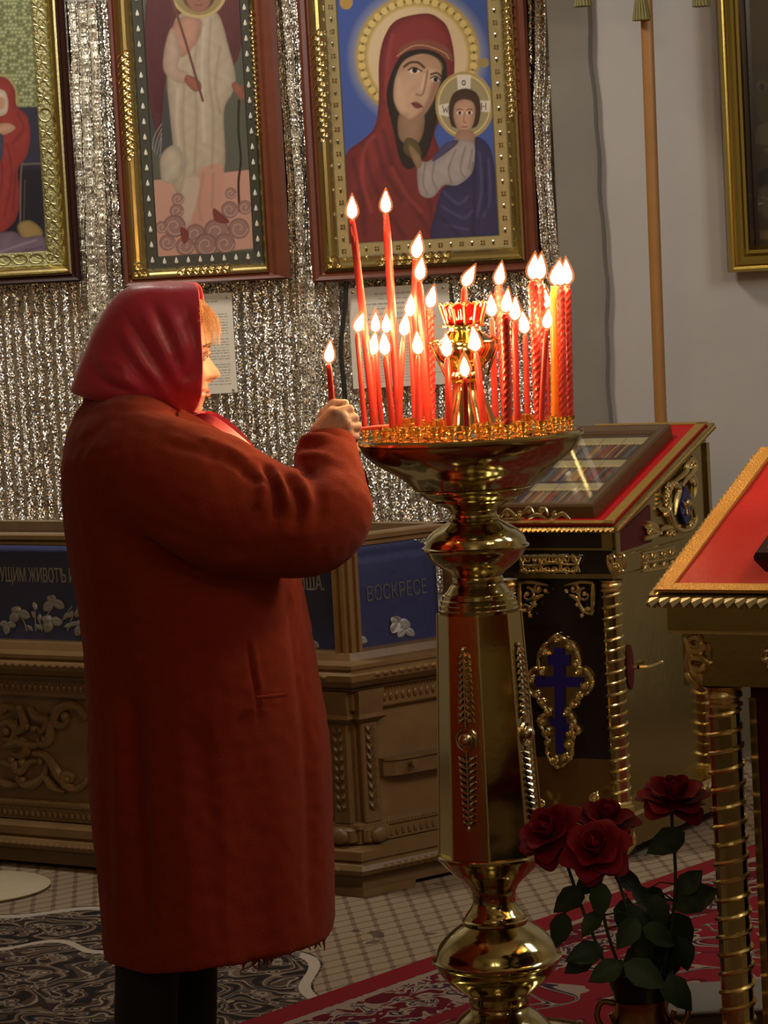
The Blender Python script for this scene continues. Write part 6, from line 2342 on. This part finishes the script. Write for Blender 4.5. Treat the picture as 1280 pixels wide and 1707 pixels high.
creases(cme, [
    (((438, 768), (455, 800), (462, 840), (458, 870)), 7, -.016), (((470, 775), (490, 815), (500, 850), (488, 880)), 8, -.013), (((452, 782), (472, 815), (482, 850)), 8, .010),
    (((500, 770), (520, 800), (535, 840), (525, 880)), 10, -.008), (((486, 770), (508, 806), (518, 850)), 8, .007), (((430, 785), (440, 820), (430, 850)), 8, .009), (((400, 780), (425, 800), (450, 806)), 7, -.008),
    (((345, 752), (385, 770), (420, 790)), 7, -.007), (((330, 730), (375, 745), (420, 770)), 8, .006), (((270, 740), (320, 748), (370, 765)), 9, -.006), (((460, 760), (500, 745), (545, 745)), 7, -.006),
    (((470, 745), (505, 728), (550, 728)), 6, .005), (((480, 765), (520, 757), (560, 765)), 7, .005),
    (((232, 892), (290, 935), (350, 965), (420, 975)), 7, -.018), (((240, 880), (300, 915), (360, 935), (430, 935)), 13, .006),
    (((412, 1062), (420, 1110), (428, 1160), (432, 1208)), 3.5, -.006), (((418, 1062), (427, 1110), (436, 1160)), 5, .0035), (((428, 1166), (452, 1163), (478, 1160)), 3, -.004),
    (((480, 960), (500, 1100), (515, 1250), (522, 1450), (520, 1560)), 11, -.013), (((500, 960), (525, 1150), (538, 1350), (542, 1560)), 9, .005),
    (((225, 1150), (228, 1300), (240, 1450), (238, 1600)), 14, -.018), (((196, 1150), (200, 1300), (205, 1600)), 14, .010), (((330, 1200), (345, 1350), (360, 1590)), 22, -.005),
    (((150, 720), (140, 800), (150, 900), (170, 1000)), 14, .004), (((180, 960), (200, 1100), (215, 1250)), 18, -.004)])
cme.materials.append(COAT)
cme.polygons.foreach_set('use_smooth', [True] * len(cme.polygons))
cme.name = 'coat'
coat_o = link('coat', cme, person)
# collar, lapel, cuff band, pocket welt, ragged fringe of the hem
def ribbon(mb, pts_a, pts_b, th=.006, n=5):
    """strip of cloth between two 3-d polylines"""
    A, B = cr([tuple(p) for p in pts_a], n), cr([tuple(p) for p in pts_b], n)
    m = len(A)
    rings = []
    for a, b_ in zip(A, B):
        a, b_ = Vector(a), Vector(b_)
        mid = (a + b_) / 2
        rings.append((a, b_))
    nrm = []
    for i in range(m):
        t = rings[min(i + 1, m - 1)][0] - rings[max(i - 1, 0)][0]
        w = rings[i][1] - rings[i][0]
        q = t.cross(w)
        nrm.append(q.normalized() if q.length > 1e-9 else Vector((0, -1, 0)))
    mb.loft([[tuple(a + nn_ * th * .5), tuple(a.lerp(b_, .5) + nn_ * th), tuple(b_ + nn_ * th * .5), tuple(b_ - nn_ * th * .5), tuple(a.lerp(b_, .5) - nn_ * th * .2), tuple(a - nn_ * th * .5)] for (a, b_), nn_ in zip(rings, nrm)])


col_ = MB()
ra_, rb2 = [], []
for k in range(15):
    t = PI * (-.5 + k / 14) + PI                        # from the near front round the back to the far front
    c = math.cos(t)
    s2 = math.sin(t)
    pxa = 232 + 108 * c if c < 0 else 232
    x_top = 232 + (88 if c < 0 else 60) * c
    x_bot = 230 + (94 if c < 0 else 70) * c
    fr_ = 1 - abs(s2)
    ra_.append(W(x_top + 62 * abs(s2) ** 3, 656 + 24 * abs(s2) ** 2) + Vector((0, .100 * s2, 0)))
    rb2.append(W(x_bot + 70 * abs(s2) ** 3, 688 + 26 * abs(s2) ** 2) + Vector((0, .132 * s2, 0)))
ribbon(col_, ra_, rb2, .009)
col_.build('collar', COAT, person)
lap = MB()
ribbon(lap, [W(300, 684, -.09), W(352, 712, -.10), W(400, 744, -.085), W(438, 776, -.05)], [W(290, 712, -.15), W(345, 745, -.165), W(398, 772, -.14), W(436, 792, -.09)], .010)
lap.build('lapel', COAT, person)
cf = MB()
cuffc, cuffd = W(545, 741, -.080), (W(543, 722, -.07) - W(547, 762, -.10)).normalized()
Mq = Matrix.Translation(cuffc) @ cuffd.to_track_quat('Z', 'Y').to_matrix().to_4x4()
cf.lathe([(.050, -.035), (.0575, -.034), (.056, -.01), (.0535, .004), (.050, .006), (.046, .002), (.044, -.03)], 32, M=Mq)
cf.build('cuff', COAT, person)
# front edge of the coat hanging beside the far side
we = MB()
for a, b_ in (((428, 1163), (477, 1158)),):
    p0, p1 = W(a[0], a[1], -.245), W(b_[0], b_[1], -.225)
    we.tube([tuple(p0), tuple((p0 + p1) / 2), tuple(p1)], [.003, .004, .003], 6)
we.build('pocket_welt', COAT, person)
v_, n_ = mesh_np(cme)
pix = project(v_ + np.array(BASE))
fri = MB()
zmin_by = {}
for i in range(len(v_)):
    kx = int(pix[i, 0] // 5)
    if v_[i, 1] < 0 and (kx not in zmin_by or v_[i, 2] < v_[zmin_by[kx], 2]):
        zmin_by[kx] = i
for kx, i in sorted(zmin_by.items()):
    if 180 < kx * 5 < 540 and v_[i, 2] < .45:
        for q in range(2):
            p = Vector(v_[i]) + Vector((rng.normal() * .004, .002, .004))
            ln = abs(rng.normal()) * .008 + (.018 if rng.random() < .18 and kx * 5 > 300 else .003)
            fri.tube([tuple(p), tuple(p + Vector((rng.normal() * .002, 0, -ln * .6))), tuple(p + Vector((rng.normal() * .004, 0, -ln)))], [.0028, .002, .0008], 5)
tag(fri.build('ragged_hem', COAT, person), kind='stuff')

# ---- headscarf
SC = mat('crimson_satin', (0.62, 0.036, 0.075), .36, bump=(18, .25, .01), Sheen_Weight=.3, var=.12, var_scale=9)
SR_ = [(240, 475, 328, 473, .030, .9), (214, 482, 334, 481, .058, .9), (194, 496, 337, 498, .074, .94), (176, 517, 340, 527, .086, .95), (159, 547, 342, 562, .095, .94),
       (145, 582, 344, 600, .101, .90), (132, 615, 343, 634, .103, .84), (122, 640, 340, 660, .100, .70), (119, 650, 332, 678, .094, .52), (126, 656, 324, 690, .086, .40), (140, 660, 318, 694, .078, .34)]
rings = []
NSC = 72
for (xb, yb, xf, yf, w, wf) in [tuple(v) for v in cr(SR_, 6)]:
    ring = []
    for k in range(NSC + 1):
        ph_ = -PI / 2 + PI * k / NSC                    # near front -> back -> far front
        c, s2 = math.cos(ph_), math.sin(ph_)
        back = abs(c) ** .75
        p = W(xf, yf).lerp(W(xb, yb), back)
        ww = w * (wf + (1 - wf) * min(1, c * 2.2) ** .8) if c > 1e-6 else w * wf
        y = ww * math.copysign(abs(s2) ** .8, s2)
        ring.append((p.x, y, p.z))
    rings.append(ring)
top = W(286, 470)
sc_me = MB().loft(rings, closed=False, cap=False)
n0 = len(sc_me.v)
cap_ring = list(range(NSC + 1))
sc_me.v.append((W(284, 471).x, 0, W(284, 471).z))
for k in range(NSC):
    sc_me.f.append((k + 1, k, n0))
sme = sc_me.mesh('headscarf', True, 80)
creases(sme, [(((212, 528), (245, 585), (285, 645), (322, 688)), 6, -.009), (((200, 545), (238, 605), (280, 655), (318, 692)), 7, .006), (((236, 512), (268, 575), (300, 640), (324, 686)), 6, .007),
              (((252, 505), (284, 570), (310, 640), (326, 684)), 5, -.008), (((270, 500), (298, 560), (316, 630), (327, 680)), 7, .006), (((300, 500), (318, 560), (324, 630), (328, 672)), 6, -.005),
              (((190, 560), (225, 615), (268, 655)), 10, -.004), (((160, 580), (190, 625), (240, 650)), 9, .004), (((150, 610), (180, 640), (225, 652)), 7, -.004), (((334, 500), (336, 560), (337, 630)), 4, .004),
              (((180, 600), (205, 610), (215, 640)), 6, .0035)])
soft_noise(sme, .003, 16)
so = bpy.data.objects.new('headscarf', sme)
COL.objects.link(so)
sd_ = so.modifiers.new('s', 'SOLIDIFY')
sd_.thickness = .003
sd_.offset = 1
s2_ = so.modifiers.new('u', 'SUBSURF')
s2_.levels = s2_.render_levels = 1
sme.materials.append(SC)
so.parent = person
# knot and the ends lying over the chest
en = MB()
ribbon(en, [W(322, 690, -.05), W(352, 694, -.065), W(392, 722, -.06), (W(436, 762, -.03))], [W(318, 700, -.02), W(345, 722, -.105), W(380, 752, -.105), W(428, 782, -.07)], .008)
ribbon(en, [W(326, 692, .03), W(356, 690, .0), W(396, 718, -.01), W(438, 766, -.01)], [W(322, 700, .06), W(362, 705, .05), W(402, 740, .04), W(440, 786, .03)], .008)
en.ell(tuple(W(326, 697, 0)), (.022, .03, .018), 12, 8)
en.build('scarf_ends', SC, person)

# ---- trousers and shoes
TR = mat('black_trousers', (.008, .008, .010), .8)
tm = MB()
for pts in ([(248, 1160, -.085, .085), (252, 1400, -.09, .072), (246, 1600, -.09, .062), (243, 1700, -.09, .060), (243, 1798, -.09, .060)], [(300, 1160, .085, .085), (306, 1400, .085, .072), (312, 1600, .085, .060), (312, 1700, .085, .058), (312, 1798, .085, .058)]):
    v = cr([(*W(a, b_, d), r) for a, b_, d, r in pts], 5)
    tm.tube([tuple(p[:3]) for p in v], [float(p[3]) for p in v], 22)
tag(tm.build('trousers', TR, person), kind=None)
for px, dy in ((248, -.09), (316, .085)):
    c = W(px, 1850, dy)
    sh_ = MB()
    rings = []
    for t, w, h in ((-.075, .020, .05), (-.06, .032, .075), (-.02, .036, .085), (.04, .036, .065), (.10, .042, .05), (.15, .036, .04), (.18, .015, .022)):
        rings.append([(c.x + t, c.y + w * math.cos(k * 2 * PI / 16), .017 + max(0, h * .5 * (1 + math.sin(k * 2 * PI / 16)))) for k in range(16)])
    sh_.loft(rings)
    sh_.build('shoe', mat('black_leather', (.01, .009, .008), .4), person)

# ---- the candle held in the hand
hb, ht = at(557, 716, PY_ + HD + .018), at(548, 607, PY_ + HD + .020)
fw = at(549.5, 590, PY_ + HD + .020)
candle(ht, hb, (fw.x - ht.x, fw.z - ht.z), 5.0 / SPX, 'plain', 'burning red candle held upright in the fist of the woman', .9)

# ================================================================ ROSES IN A VASE, STEP
RY = 5.5
vb = at(1070, 1700, RY)
vase = empty('flower_vase', (vb.x, RY, 0))
tag(vase, 'dark brass flower vase with scroll handles holding red roses, at the bottom edge', 'vase')
zv = lambda py: at(1065, py, RY).z
sv = F / RY
zt_ = zv(1664)
VB = mat('dark_brass', (0.36, 0.24, 0.08), .22, 1.0)
MB().lathe([(.05, .017), (.052, .03), (.03, .045), (.025, .06), (.045, .10), (.058, .15), (.056, zt_ - .05), (.050, zt_ - .02), (.053, zt_), (.047, zt_), (.044, zt_ - .03), (.04, .1)], 36).build('vase_body', VB, vase)
for s_ in (-1, 1):
    hm = MB()
    pts = [(s_ * .05, -.01, zt_ - .005), (s_ * .075, -.015, zt_ + .0), (s_ * .085, -.018, zt_ - .025), (s_ * .072, -.02, zt_ - .05), (s_ * .055, -.02, zt_ - .04), (s_ * .06, -.022, zt_ - .02)]
    hm.tube([tuple(v) for v in cr(pts, 5)], .0055, 7)
    hm.tube([tuple(v) for v in cr([(s_ * .06, -.02, zt_ - .06), (s_ * .035, -.058, zt_ - .05), (s_ * .01, -.06, zt_ - .07)], 5)], .005, 6)
    hm.build('scroll_handle', VB, vase)
# dark wrapping collar of the bouquet inside the vase mouth
MB().lathe([(.038, zt_ - .04), (.045, zt_ - .01), (.058, zt_ + .03), (.064, zt_ + .055), (.058, zt_ + .055), (.05, zt_ + .02), (.03, zt_ - .02)], 24).build('dark_liner', mat('black_liner', (.006, .008, .006), .5), vase)

PETAL = mat('crimson_petal', (0.22, 0.003, 0.014), .6, spec=.2, var=.2, var_scale=60)
LEAF = mat('dark_rose_leaf', (0.016, 0.045, 0.012), .45, var=.35, var_scale=40, bump=(120, .3, .002))
STEM = mat('rose_stem', (0.03, 0.055, 0.015), .5)


def petal_mesh(w, h, cup, curlv, name='petal'):
    """cupped petal growing up +z from the origin, facing +x, with a rolled lip"""
    nu, nv = 7, 7
    vs, fs = [], []
    for side in (0, 1):
        for j in range(nv):
            v = j / (nv - 1)
            ww = w * (math.sin(PI * (.12 + .62 * v)) ** .7) * (1 - .25 * max(0, v - .8) / .2)
            for i in range(nu):
                u = -1 + 2 * i / (nu - 1)
                x = cup * (math.sin(v * PI * .62)) - .35 * w * u * u * (1 - .3 * v) + curlv * max(0, v - .62) ** 2 * 7 * (1 - .2 * u * u)
                z = h * (v - .07 * u * u * v) - abs(curlv) * max(0, v - .75) * 1.2
                vs.append((x - side * .0007, u * ww, z))
    n = nu * nv
    for j in range(nv - 1):
        for i in range(nu - 1):
            a = j * nu + i
            fs.append((a, a + 1, a + nu + 1, a + nu))
            fs.append((n + a + nu, n + a + nu + 1, n + a + 1, n + a))
    edge_ = [i for i in range(nu)] + [j * nu + nu - 1 for j in range(1, nv)] + [n - 1 - i for i in range(1, nu)] + [(nv - 1 - j) * nu for j in range(1, nv)]
    for k in range(len(edge_) - 1):
        a, b_ = edge_[k], edge_[k + 1]
        if a != b_:
            fs.append((b_, a, n + a, n + b_))
    me = MB().add(vs, fs).mesh(name, True, 80)
    me.materials.append(PETAL)
    return me


PM = [petal_mesh(.012, .034, .004, -.004), petal_mesh(.018, .040, .010, .004), petal_mesh(.024, .042, .018, .012), petal_mesh(.029, .040, .026, .018)]


def leaf_mesh():
    nu, nv = 5, 8
    vs, fs = [], []
    for side in (0, 1):
        for j in range(nv):
            v = j / (nv - 1)
            w = .5 * math.sin(PI * v ** .8) ** .9 * .62
            for i in range(nu):
                u = -1 + i * .5
                ser = 1 + (.06 if (j % 2) else -.03) * abs(u)
                vs.append((v, u * w * ser, .10 * abs(u) * math.sin(PI * v) - .16 * v * v - side * .012))
    n = nu * nv
    for j in range(nv - 1):
        for i in range(nu - 1):
            a = j * nu + i
            fs.append((a, a + 1, a + nu + 1, a + nu))
            fs.append((n + a + nu, n + a + nu + 1, n + a + 1, n + a))
    me = MB().add(vs, fs).mesh('leaf', True, 60)
    me.materials.append(LEAF)
    return me


LM = leaf_mesh()


def rose(px, py, Y, tilt, label, leaves, size=1.0, foot=(0, 0)):
    """tilt = (rotation about x, about y); leaves = photo tip points with a length in px"""
    hd = at(px, py, Y)
    root = empty('rose', (vase.location.x + foot[0], vase.location.y + foot[1], zt_ - .05))
    tag(root, label, 'rose', 'red roses in the brass vase')
    rel_ = hd - root.location
    Rm = Matrix.Rotation(tilt[1], 4, 'Y') @ Matrix.Rotation(tilt[0], 4, 'X')
    basep = rel_ - (Rm @ Vector((0, 0, .018)))
    mid = basep * .5 + Vector((rng.normal() * .01, rng.normal() * .01, .02))
    sp = cr([(0, 0, 0), tuple(mid), tuple(basep - (Rm @ Vector((0, 0, .03)))), tuple(basep)], 6)
    MB().tube([tuple(v) for v in sp], .0032, 6).build('stem', STEM, root)
    # whorls: tight bud to open outer petals
    for lvl, (n, rad, lean, zoff, s_) in enumerate(((3, .002, -.05, .010, 1), (4, .006, .10, .006, 1), (5, .010, .34, .003, 1), (6, .013, .55, .0, 1.02), (5, .014, .86, -.001, 1.0))):
        for k in range(n):
            a_ = k * 2 * PI / n + lvl * .7 + rng.normal() * .08
            o = link('petal', PM[min(lvl, 3)], root)
            Mp = Matrix.Translation(basep) @ Rm @ Matrix.Rotation(a_, 4, 'Z') @ Matrix.Translation((rad, 0, zoff)) @ Matrix.Rotation(lean + rng.normal() * .06, 4, 'Y') @ Matrix.Scale(size * s_ * (1 + rng.normal() * .04), 4)
            o.matrix_local = Mp
    sep = MB()
    for k in range(5):
        a_ = k * 2 * PI / 5
        sep.tube([tuple(basep + (Rm @ Vector((.003 * math.cos(a_), .003 * math.sin(a_), -.004)))), tuple(basep + (Rm @ Vector((.016 * math.cos(a_), .016 * math.sin(a_), -.004)))), tuple(basep + (Rm @ Vector((.026 * math.cos(a_), .026 * math.sin(a_), -.014))))], [.003, .004, .0006], 5)
    sep.ell(tuple(basep + (Rm @ Vector((0, 0, -.004)))), (.009, .009, .009), 8, 5)
    sep.build('calyx', STEM, root)
    st = MB()
    for lx, ly, ln, ang_, tw, yo in leaves:
        c_ = at(lx, ly, Y + yo) - root.location
        L_ = ln / sv
        d_ = Vector((math.cos(ang_), tw, -math.sin(ang_))).normalized()
        o = link('leaf', LM, root)
        x_ = d_
        n_ = Vector((rng.normal() * .35, -.75, .55)).normalized()
        y_ = n_.cross(x_).normalized()
        z_ = x_.cross(y_)
        a0 = c_ - d_ * L_ * .5
        o.matrix_local = Matrix(((x_.x * L_, y_.x * L_, z_.x * L_, a0.x), (x_.y * L_, y_.y * L_, z_.y * L_, a0.y), (x_.z * L_, y_.z * L_, z_.z * L_, a0.z), (0, 0, 0, 1)))
        best = min(sp, key=lambda q_: (Vector(q_) - a0).length)
        st.tube([tuple(best), tuple((Vector(best) + a0) / 2 + Vector((0, 0, .008))), tuple(a0 + d_ * .004)], [.0018, .0014, .0012], 5)
    if leaves:
        tag(st.build('leaf_stalk', STEM, root), kind='stuff')
    return root


def shade_l(lst):
    return lst


rose(912, 1384, 5.52, (.55, -.62), 'dark red rose bending left beside the candle stand shaft, lowest lit of the four',
     [(948, 1500, 66, 2.6, -.3, .0), (934, 1550, 62, 1.9, -.3, 0), (985, 1470, 60, -.6, .2, .02), (975, 1590, 70, 3.0, -.3, -.02), (965, 1606, 60, 2.7, -.2, .03)], 1.05, (-.02, 0))
rose(1012, 1360, 5.58, (.35, .15), 'dark red rose at the back of the bouquet before the cross panel',
     [(1050, 1470, 62, .4, .3, .02), (1072, 1500, 66, .9, .2, .0), (1040, 1525, 60, 1.9, -.2, -.02)], 1.0, (0, .02))
rose(992, 1412, 5.44, (.75, -.25), 'brightest red rose, low and nearest in the bouquet',
     [(1000, 1500, 64, 1.5, -.2, -.02), (1046, 1556, 64, 2.2, -.3, -.03), (985, 1540, 54, 2.4, -.3, -.02), (1100, 1560, 70, .5, .2, -.01), (1010, 1620, 66, 2.8, -.2, -.02), (1075, 1625, 80, .5, -.2, -.04)], 1.05, (0, -.02))
rose(1124, 1322, 5.50, (.30, .12), 'topmost red rose on a straight stem at the bouquet\'s far side from the stand',
     [(1110, 1404, 74, 2.75, -.2, 0), (1160, 1496, 90, -.35, .2, .02), (1150, 1470, 62, -.7, .2, .03), (1135, 1550, 76, .9, .2, .02), (1098, 1520, 62, 1.3, -.2, -.02), (1140, 1590, 64, 1.3, -.1, .0), (1118, 1600, 70, 1.7, -.1, .03), (1128, 1655, 80, .8, -.2, -.05), (1075, 1580, 70, 1.6, -.3, -.05), (1062, 1540, 74, 1.2, -.2, -.03), (1090, 1545, 80, 2.0, -.2, .02), (1060, 1600, 76, 2.4, -.2, -.02), (1110, 1575, 84, 1.0, -.2, .03), (1085, 1612, 80, 1.4, -.1, .0), (1095, 1500, 60, .8, .2, .03)], 1.08, (.02, 0))

# grey stone step on the right, behind the vase
q0, q1 = atz(1112, 1640, .10), atz(1112, 1690, .10)
STONE = mat('grey_stone', (0.13, 0.112, 0.09), .7, var=.15, bump=(30, .3, .004))
sx0, sx1 = min(q0.x, q1.x), q0.x + .24
step = empty('stone_step', ((sx0 + sx1) / 2, (q0.y + q1.y) / 2, .017))
tag(step, 'low grey stone step behind the vase, at the foot of the twisted column', 'step')
MB().box((0, 0, .037), (sx1 - sx0 - .02, abs(q0.y - q1.y) - .02, .074), None, .004).build('riser', STONE, step, smooth=False)
MB().box((0, 0, .0785), (sx1 - sx0, abs(q0.y - q1.y), .009), None, .003).build('tread', STONE, step, smooth=False)
